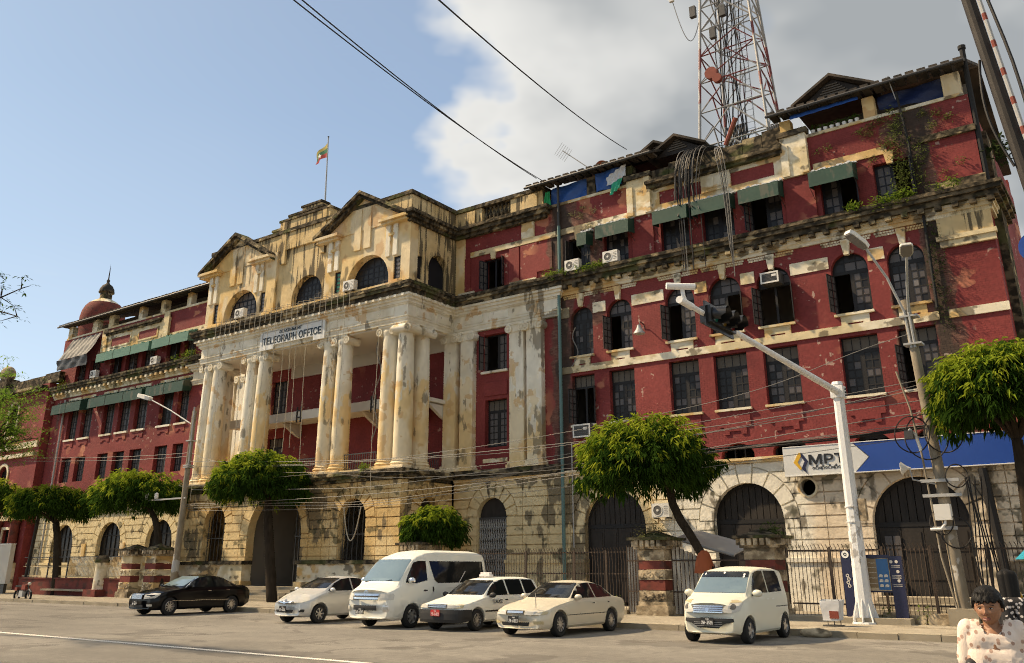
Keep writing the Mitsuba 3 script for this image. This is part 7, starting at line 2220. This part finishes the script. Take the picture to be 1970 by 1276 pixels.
H['side']('window_trim', Polygon([(1.6, 1.0), (2.0, 1.26), (2.3, 1.385), (2.88, 1.425), (3.32, 1.385), (3.62, 1.24), (3.9, 1.06), (3.92, 1.06), (3.63, 1.255), (3.32, 1.40), (2.88, 1.44), (2.28, 1.40), (1.98, 1.275), (1.57, 1.0)]), 'chrome', .012)
H['nose']('headlight', Polygon([(.44, .60), (.42, .76), (.72, .82), (.95, .80), (1.0, .74), (.86, .64)]), 'lamp_glass', .016, both=True)
H['nose']('grille', sbox(-.34, .60, .34, .76), 'grille_dark', .012)
for z in (.62, .655, .69, .725):
    H['nose']('grille_bar', sbox(-.33, z, .33, z + .018), 'chrome', .02)
H['nose']('grille_frame', Polygon([(-.38, .76), (.38, .76), (.36, .785), (-.36, .785)]), 'chrome', .024)
H['nose']('intake', sbox(-.42, .30, .42, .40), 'gap_dark', .012)
H['nose']('fog_lamp', sbox(.58, .34, .76, .42), 'lamp_glass', .016, both=True)
H['side']('door_handle', sbox(2.58, .86, 2.74, .885), 'chrome', .016)
H['side']('door_handle', sbox(3.46, .88, 3.62, .905), 'chrome', .016)
H['side']('trim_strip', sbox(1.0, .52, 3.6, .53), 'chrome', .006)

# --- motorcycle
MO = thing('motorcycle', 'dark motorcycle with a red tail parked by the tree at the left kerb', 'motorcycle')
mx, my = -50.9, -10.6
for i, dx in enumerate((-.62, .62)):
    t_ = lathe([(.24, -.045), (.29, -.05), (.305, 0), (.29, .05), (.24, .045)], 24)
    Wm = part(MO, 'wheel', (np.c_[mx + dx + t_[0][:, 0], my + t_[0][:, 2], .305 + t_[0][:, 1]], t_[1]), 'black_rubber', smooth=40)
    for q in range(8):
        a = q * math.pi / 4
        part(Wm, 'spoke', tube([(mx + dx, my, .305), (mx + dx + .25 * math.cos(a), my, .305 + .25 * math.sin(a))], .008, 4), 'grey_metal')
part(MO, 'frame', join([tube([(mx - .62, my, .305), (mx - .3, my, .5), (mx + .2, my, .55), (mx + .45, my, .9)], .03, 6), tube([(mx + .62, my, .305), (mx + .42, my, .95)], .03, 6)]), 'dark_metal')
part(MO, 'engine', rough(bx(mx - .2, mx + .18, my - .13, my + .13, .25, .55), .03, 5), 'grey_metal')
part(MO, 'seat', bx(mx - .68, mx + .02, my - .12, my + .12, .74, .84), 'black_rubber')
part(MO, 'tank', rough(bx(mx + .0, mx + .38, my - .13, my + .13, .62, .86), .03, 4), 'rust_red')
part(MO, 'tail', bx(mx - .85, mx - .6, my - .07, my + .07, .55, .72), 'rust_red')
part(MO, 'handlebar', tube([(mx + .42, my - .36, 1.05), (mx + .42, my, .98), (mx + .42, my + .36, 1.05)], .018, 6), 'dark_metal')
part(MO, 'headlight', (lambda m: (np.array(m.vertices) * .09 + [mx + .55, my, .92], np.array(m.faces)))(trimesh.creation.icosphere(2)), 'lamp_glass', smooth=True)
part(MO, 'fender', tube([(mx + .34, my, .5), (mx + .62, my, .63), (mx + .9, my, .48)], .05, 6), 'dark_metal')
# ------------------------------------------------------------------ people
mat('skin', (.27, .135, .075), .5, .35)
mat('skin_lip', (.22, .075, .055), .45, .35)
mat('hair_black', (.008, .007, .006), .6, .2)
mat('eye_white', (.55, .52, .48), .3, .5)


def shirt_col(p, n, uv):
    d1, d2, r = voronoi(p.x * 22 + p.y * 4, p.z * 19)
    base = mix(C3(.62, .52, .44), C3(.68, .585, .50), noise(p.x * 18, p.y * 18, p.z * 18))
    dot = smoothstep(.27, .21, d1) * dr.select(r > .35, 1.0, 0.0)
    return mix(base, mix(C3(.20, .09, .06), C3(.36, .22, .16), r), .8 * dot)


def pattern_col(p, n, uv):
    d1, d2, r = voronoi(p.x * 24 + p.y * 11, p.z * 26)
    return mix(C3(.03, .028, .028), C3(.55, .50, .46), dr.select(r > .55, 1.0, 0.0) * smoothstep(.5, .35, d1))


mat('dotted_shirt', proc(shirt_col), .85, .2)
mat('pattern_cloth', proc(pattern_col), .85, .2)
mat('denim_dark', (.018, .022, .035), .85, .2)
mat('pouch_black', (.020, .019, .019), .4, .45)
mat('cloth_teal', (.01, .19, .26), .6, .3)
mat('strap_yellow', (.50, .27, .03), .6, .3)


def ball(c, r):
    return manifold3d.Manifold.sphere(float(r), 20).translate([float(x) for x in c])


def bone(a, ra, b, rb):
    return manifold3d.Manifold.hull(ball(a, ra) + ball(b, rb))


def flesh(bones, L=.02, it=10):
    """one smooth surface from bones [(a, ra, b, rb), ...]"""
    m = manifold3d.Manifold()
    for b in bones:
        m = m + bone(*b)
    m = m.refine_to_length(L)
    q = m.to_mesh()
    t = trimesh.Trimesh(np.array(q.vert_properties[:, :3], float), np.array(q.tri_verts), process=True)
    trimesh.smoothing.filter_taubin(t, iterations=it)
    return np.asarray(t.vertices), np.asarray(t.faces)


class Figure:
    """front of the body towards +f, right hand on -s; local (s, f, z) to world"""

    def __init__(self, at, face):
        self.at = np.array([*at, 0.0])
        f = np.array([*face, 0.0]) / np.linalg.norm(face)
        self.M = np.stack([np.array([-f[1], f[0], 0]), f, [0, 0, 1.0]])

    def __call__(self, m):
        return self.at + np.asarray(m[0]) @ self.M, m[1]


def head_mesh(h):
    """a head about H high, chin at z = 0, face towards +y"""
    s = trimesh.creation.icosphere(5)
    v = np.array(s.vertices)
    x, y, z = v.T
    w = .36 * h * (1 - .16 * np.clip(-z - .1, 0, 1) - .05 * np.clip(z - .6, 0, 1))
    d = .46 * h * (1 - .10 * np.clip(-z - .3, 0, 1))
    X, Y, Z = x * w, y * d, (z * .5 + .5) * h
    jaw = np.clip(-z, 0, 1)
    Y = Y + .06 * h * jaw * (y > 0) - .10 * h * jaw * (y < 0) * np.clip(-y, 0, 1)
    fr = np.clip(y, 0, 1)
    Y = np.where((y > .5) & (z < .45), np.minimum(Y, .40 * h + .05 * h * (1 - (x / .5) ** 2)), Y)
    g = lambda cx, cz, sx, sz: np.exp(-((X / h - cx) / sx) ** 2 - ((Z / h - cz) / sz) ** 2) * (y > .2)
    Y += h * (.085 * g(0, .37, .055, .055) + .045 * g(0, .46, .035, .08) + .025 * g(0, .22, .10, .045) + .03 * g(0, .06, .09, .06) + .02 * g(.16, .36, .08, .07) + .02 * g(-.16, .36, .08, .07) + .022 * g(0, .57, .2, .04))
    Y -= h * (.035 * g(.145, .49, .07, .045) + .035 * g(-.145, .49, .07, .045) + .018 * g(0, .185, .09, .014) + .012 * g(0, .28, .05, .02))
    return np.c_[X, Y, Z], np.array(s.faces)


def hair_mesh(h, fringe=.70, back=.25, puff=1.1, seed=0):
    s = trimesh.creation.icosphere(5)
    v = np.array(s.vertices)
    X, Y, Z = v[:, 0] * .385 * h * puff, v[:, 1] * .49 * h * puff, (v[:, 2] * .5 * puff + .53) * h
    n = meshkit.fbm(v * np.array([7, 7, 2.0]) + seed, 3, seed) - .5
    X, Y, Z = X * (1 + .12 * n), Y * (1 + .12 * n), Z + .05 * h * n
    lim = np.where(v[:, 1] > .25, fringe + .10 * np.sin(v[:, 0] * 17) * .35, np.where(np.abs(v[:, 0]) > .75, .42 + .25 * np.clip(v[:, 1], -1, 1), back)) * h
    Z2 = np.maximum(Z, lim)
    inn = Z < lim
    k = np.where(inn, .90, 1.0)
    return np.c_[X * k, Y * k - .02 * h, Z2], np.array(s.faces)


def face_parts(K, F, base, tilt, h):
    def put(n, m, mt, **k):
        v = np.asarray(m[0]) @ tilt.T + base
        part(K, n, F((v, m[1])), mt, **k)
    put('head', head_mesh(h), 'skin', smooth=True)
    ico = trimesh.creation.icosphere(2)
    for s in (-1, 1):
        put('eye', (np.array(ico.vertices) * [.055 * h, .03 * h, .019 * h] + [s * .145 * h, .388 * h, .487 * h], np.array(ico.faces)), 'eye_white', smooth=True)
        put('pupil', (np.array(ico.vertices) * [.023 * h, .012 * h, .019 * h] + [s * .145 * h, .412 * h, .487 * h], np.array(ico.faces)), 'hair_black', smooth=True)
        put('eyelid', tube([(s * .085 * h, .415 * h, .497 * h), (s * .145 * h, .42 * h, .507 * h), (s * .21 * h, .39 * h, .495 * h)], .006 * h, 6), 'hair_black')
        put('eyebrow', tube([(s * .07 * h, .425 * h, .565 * h), (s * .15 * h, .42 * h, .588 * h), (s * .235 * h, .37 * h, .565 * h)], .011 * h, 6), 'hair_black')
        put('ear', (np.array(ico.vertices) * [.035 * h, .085 * h, .125 * h] + [s * .365 * h, -.02 * h, .46 * h], np.array(ico.faces)), 'skin', smooth=True)
        put('nostril', (np.array(ico.vertices) * [.022 * h, .02 * h, .013 * h] + [s * .04 * h, .49 * h, .325 * h], np.array(ico.faces)), 'skin_lip', smooth=True)
    put('upper_lip', tube([(-.105 * h, .415 * h, .205 * h), (-.03 * h, .455 * h, .222 * h), (.03 * h, .455 * h, .222 * h), (.105 * h, .415 * h, .205 * h)], .017 * h, 6), 'skin_lip')
    put('lower_lip', tube([(-.085 * h, .42 * h, .180 * h), (0, .462 * h, .170 * h), (.085 * h, .42 * h, .180 * h)], .021 * h, 6), 'skin_lip')
    return put


def finger_set(w, dr, up, side, s=1.0, curl=.55):
    """palm and five fingers from the wrist W along DR; UP is the back of the hand, SIDE towards the thumb"""
    w, dr, up, side = (np.array(q, float) for q in (w, dr, up, side))
    b = [(w, .026 * s, w + dr * .075 * s + side * .022 * s, .016 * s), (w, .024 * s, w + dr * .075 * s - side * .026 * s, .014 * s), (w + dr * .075 * s + side * .022 * s, .016 * s, w + dr * .075 * s - side * .026 * s, .014 * s)]
    for k, (o, L) in enumerate(((.026, .068), (.009, .076), (-.009, .071), (-.026, .056))):
        p0 = w + (dr * .078 + side * o) * s
        d1 = dr * math.cos(curl * .5) - up * math.sin(curl * .5)
        d2 = dr * math.cos(curl * 1.3) - up * math.sin(curl * 1.3)
        d3 = dr * math.cos(curl * 2.0) - up * math.sin(curl * 2.0)
        p1 = p0 + d1 * L * .45 * s
        p2 = p1 + d2 * L * .32 * s
        p3 = p2 + d3 * L * .26 * s
        b += [(p0, .0095 * s, p1, .0085 * s), (p1, .0085 * s, p2, .0078 * s), (p2, .0078 * s, p3, .0065 * s)]
    t0 = w + (dr * .02 + side * .024) * s
    t1 = t0 + (dr * .6 + side * .75 - up * .2) * .036 * s
    t2 = t1 + (dr * .9 + side * .3 - up * .3) * .030 * s
    b += [(t0, .013 * s, t1, .0105 * s), (t1, .0105 * s, t2, .008 * s)]
    return b


# --- the boy crossing in front, head and chest in the frame
BO = thing('person', 'boy with short black hair in a dotted cream shirt in the bottom right corner', 'person')
F = Figure((-1.06, -29.1), (.16, -.99))
N = lambda *a: np.array(a, float)
hip, sho = .86, 1.27
arms = {}
# his right arm (image left) pressed to the side holding the pouch, the left one hanging, forearm forward
rs, re, rwst = N(-.175, .0, 1.255), N(-.235, -.05, 1.0), N(-.16, .14, .93)
ls, le, lw = N(.175, .0, 1.255), N(.25, -.04, 1.0), N(.235, .10, .80)
body = [(N(0, 0, 1.26), .062, N(0, .01, 1.40), .050), (N(-.09, 0, 1.22), .075, N(.09, 0, 1.22), .075), (N(0, 0, 1.2), .10, N(0, 0, .95), .095),
        (N(-.08, 0, .88), .085, N(.08, 0, .88), .085), (N(-.085, 0, .86), .082, N(-.095, .03, .47), .055), (N(-.095, .03, .47), .055, N(-.10, -.02, .09), .036), (N(.085, 0, .86), .082, N(.10, -.04, .47), .055), (N(.10, -.04, .47), .055, N(.105, -.16, .10), .036),
        (N(-.10, -.03, .06), .036, N(-.11, .13, .035), .026), (N(.105, -.17, .07), .036, N(.115, -.02, .035), .026),
        (rs, .052, re, .038), (re, .038, rwst, .027), (ls, .052, le, .038), (le, .038, lw, .027)]
body += finger_set(rwst, N(.45, .85, .1) / 1.0, N(-.8, .3, .4), N(.2, .2, .95), .95, .75)
body += finger_set(lw, N(-.1, .55, -.82), N(.95, .1, .0), N(0, .8, .5), .95, .45)
lift = lambda m: (np.c_[np.asarray(m[0])[:, :2] * [.84, .9], np.where(np.asarray(m[0])[:, 2] < 1.36, np.asarray(m[0])[:, 2] * 1.055, np.asarray(m[0])[:, 2] * .2 + 1.163)], m[1])
part(BO, 'body', F(lift(flesh(body, .016, 6))), 'skin', smooth=True)
shirt = [(N(-.13, -.005, 1.245), .082, N(.13, -.005, 1.245), .082), (N(-.11, 0, 1.2), .105, N(.11, 0, 1.2), .105), (N(-.095, 0, 1.1), .115, N(.095, 0, 1.1), .115), (N(-.1, 0, .84), .118, N(.1, 0, .84), .118), (N(-.1, 0, 1.1), .115, N(-.1, 0, .84), .118), (N(.1, 0, 1.1), .115, N(.1, 0, .84), .118),
         (rs, .074, rs * .35 + re * .65, .068), (ls, .074, ls * .3 + le * .7, .07)]
sv, sf = flesh(shirt, .016, 8)
sv = sv + (meshkit.fbm(sv * 16, 3, 5)[:, None] - .5) * .022 * (sv[:, 2:3] < 1.22)
keep = ~((sv[:, 2] > 1.268 - .75 * np.maximum(0, sv[:, 1])) & (np.abs(sv[:, 0]) < .088 - .35 * np.maximum(0, sv[:, 1])) & (sv[:, 1] < .09))
sf = sf[keep[sf].all(1)]
part(BO, 'shirt', F(lift((sv, sf))), 'dotted_shirt', smooth=True)
t = np.linspace(0, 2 * math.pi, 40)
part(BO, 'collar', F(lift(tube(np.c_[(.088 - .012 * (np.sin(t) > 0)) * np.cos(t), .082 * np.sin(t) + .008, 1.290 - .062 * np.maximum(0, np.sin(t))], .009, 6))), 'dotted_shirt')
part(BO, 'shorts', F(lift(flesh([(N(-.085, 0, .86), .115, N(-.10, .02, .48), .10), (N(.085, 0, .86), .115, N(.105, -.03, .48), .10), (N(-.09, 0, .88), .11, N(.09, 0, .88), .11)], .02, 6))), 'denim_dark', smooth=True)
for q in (N(-.10, .03, .03), N(.11, -.10, .03)):
    part(BO, 'sandal', F((bx(-.045, .045, -.12, .13, 0, .022)[0] + [q[0], q[1], 0], BXF)), 'black_rubber')
cy, sy_ = math.cos(.22), math.sin(.22)
R1 = np.array([[cy, -sy_, 0], [sy_, cy, 0], [0, 0, 1]]) @ np.array([[1, 0, 0], [0, math.cos(-.10), -math.sin(-.10)], [0, math.sin(-.10), math.cos(-.10)]])
put = face_parts(BO, F, N(0, .03, 1.372), R1, .222)
put('hair', hair_mesh(.222, .66, .30, 1.13, 3), 'hair_black', smooth=True)
R = np.random.RandomState(5)
fr = []
for i in range(60):
    a = R.uniform(-1.25, 1.25)
    x0, y0 = .34 * .215 * math.sin(a), .42 * .215 * math.cos(a)
    fr.append(tube([(x0 * .8, y0 * .95, .215 * .95), (x0 * 1.05, y0 * 1.1, .215 * .80), (x0 * 1.02 + .01 * R.normal(), y0 * 1.08, .215 * (.66 + .05 * R.normal()))], [.008, .007, .002], 4))
put('fringe', join(fr), 'hair_black')
PO = thing('pouch', 'black leather pouch held under the arm of the boy', 'bag')
pv = lift(rough((lambda m: (np.array(m.vertices) * [.06, .085, .115] + [-.185, .075, .985], np.array(m.faces)))(trimesh.creation.icosphere(4)), .012, 12))
part(PO, 'bag', F(pv), 'pouch_black', smooth=True)
part(PO, 'zip', F(tube([(-.225, .12, 1.05), (-.17, .145, 1.06), (-.13, .12, 1.03)], .005, 5)), 'chrome')

# --- the woman walking away behind him
WO = thing('person', 'woman seen from behind with long dark hair and a patterned backpack', 'person')
F2 = Figure((-1.88, -22.0), (-.3, .95))
part(WO, 'body', F2(flesh([(N(0, 0, 1.36), .065, N(0, 0, 1.5), .052), (N(-.1, 0, 1.3), .08, N(.1, 0, 1.3), .08), (N(0, 0, 1.3), .1, N(0, 0, 1.0), .1), (N(-.08, 0, .92), .1, N(.08, 0, .92), .1), (N(-.09, 0, .9), .09, N(-.1, .12, .48), .058), (N(-.1, .12, .48), .058, N(-.1, .05, .09), .036), (N(.09, 0, .9), .09, N(.1, -.06, .48), .058), (N(.1, -.06, .48), .058, N(.1, -.2, .1), .036),
    (N(-.1, .05, .05), .036, N(-.1, .2, .035), .026), (N(.1, -.22, .07), .036, N(.1, -.06, .035), .026), (N(-.19, 0, 1.33), .05, N(-.24, -.02, 1.08), .036), (N(-.24, -.02, 1.08), .036, N(-.22, .12, .88), .026), (N(.19, 0, 1.33), .05, N(.27, .06, 1.1), .036), (N(.27, .06, 1.1), .036, N(.22, .24, 1.2), .026)]
    + finger_set(N(-.22, .12, .88), N(0, .5, -.86), N(-1, 0, 0), N(0, .86, .5), .95, .4) + finger_set(N(.22, .24, 1.2), N(-.3, .3, .9), N(.7, .7, 0), N(-.6, .6, .2), .95, .9), .02, 6)), 'skin', smooth=True)
part(WO, 'blouse', F2(flesh([(N(-.14, 0, 1.31), .085, N(.14, 0, 1.31), .085), (N(-.1, 0, 1.2), .115, N(.1, 0, 1.2), .115), (N(-.1, 0, .98), .115, N(.1, 0, .98), .115), (N(-.1, 0, 1.2), .115, N(-.1, 0, .98), .115), (N(.1, 0, 1.2), .115, N(.1, 0, .98), .115), (N(-.19, 0, 1.33), .068, N(-.235, -.01, 1.12), .06), (N(.19, 0, 1.33), .068, N(.26, .05, 1.14), .06)], .02, 6)), 'pattern_cloth', smooth=True)
part(WO, 'skirt', F2(flesh([(N(-.08, 0, .98), .12, N(.08, 0, .98), .12), (N(-.1, 0, .9), .135, N(-.13, 0, .35), .15), (N(.1, 0, .9), .135, N(.13, 0, .35), .15), (N(0, 0, .9), .13, N(0, 0, .35), .16)], .025, 8)), 'denim_dark', smooth=True)
p2 = face_parts(WO, F2, N(0, .0, 1.475), np.eye(3), .215)
p2('hair', hair_mesh(.215, .72, -.2, 1.14, 9), 'hair_black', smooth=True)
part(WO, 'long_hair', F2(flesh([(N(-.05, -.05, 1.62), .075, N(-.06, -.10, 1.32), .06), (N(.05, -.05, 1.62), .075, N(.06, -.10, 1.30), .06), (N(0, -.06, 1.62), .08, N(0, -.12, 1.26), .065)], .018, 4)), 'hair_black', smooth=True)
BP = thing('backpack', 'patterned black and white backpack with a yellow strap worn by the woman', 'bag')
part(BP, 'bag', F2(flesh([(N(-.08, -.17, 1.28), .075, N(.08, -.17, 1.28), .075), (N(-.09, -.18, 1.0), .085, N(.09, -.18, 1.0), .085), (N(-.08, -.17, 1.28), .075, N(-.09, -.18, 1.0), .085), (N(.08, -.17, 1.28), .075, N(.09, -.18, 1.0), .085)], .02, 6)), 'pattern_cloth', smooth=True)
for s in (-1, 1):
    part(BP, 'strap', F2(tube([(s * .12, -.12, 1.36), (s * .13, .02, 1.405), (s * .125, .10, 1.30), (s * .15, .08, 1.1), (s * .17, -.08, 1.0)], .02, 6)), 'strap_yellow')
UM = thing('umbrella', 'teal umbrella reaching in at the right edge beside the woman', 'umbrella')
uc = np.array([-1.10, -24.6, 2.05])
rib = []
v = [[*uc]]
for i in range(8):
    a = i * math.pi / 4 + .2
    for r, z in ((.25, -.03), (.42, -.11), (.56, -.24)):
        v.append([uc[0] + .25 + r * math.cos(a), uc[1] + r * math.sin(a), uc[2] + z])
v[0] = [uc[0] + .25, uc[1], uc[2]]
f = []
for i in range(8):
    j = (i + 1) % 8
    f.append([0, 1 + 3 * i, 1 + 3 * j])
    for k in range(2):
        a, b = 1 + 3 * i + k, 1 + 3 * j + k
        f += [[a, a + 1, b + 1], [a, b + 1, b]]
part(UM, 'canopy', (np.array(v), np.array(f)), 'cloth_teal')
part(UM, 'shaft', tube([v[0], (-.75, -24.5, 1.1)], .008, 6), 'dark_metal')
print('entries', len(scene), 'things', sum('category' in v for v in labels.values()))
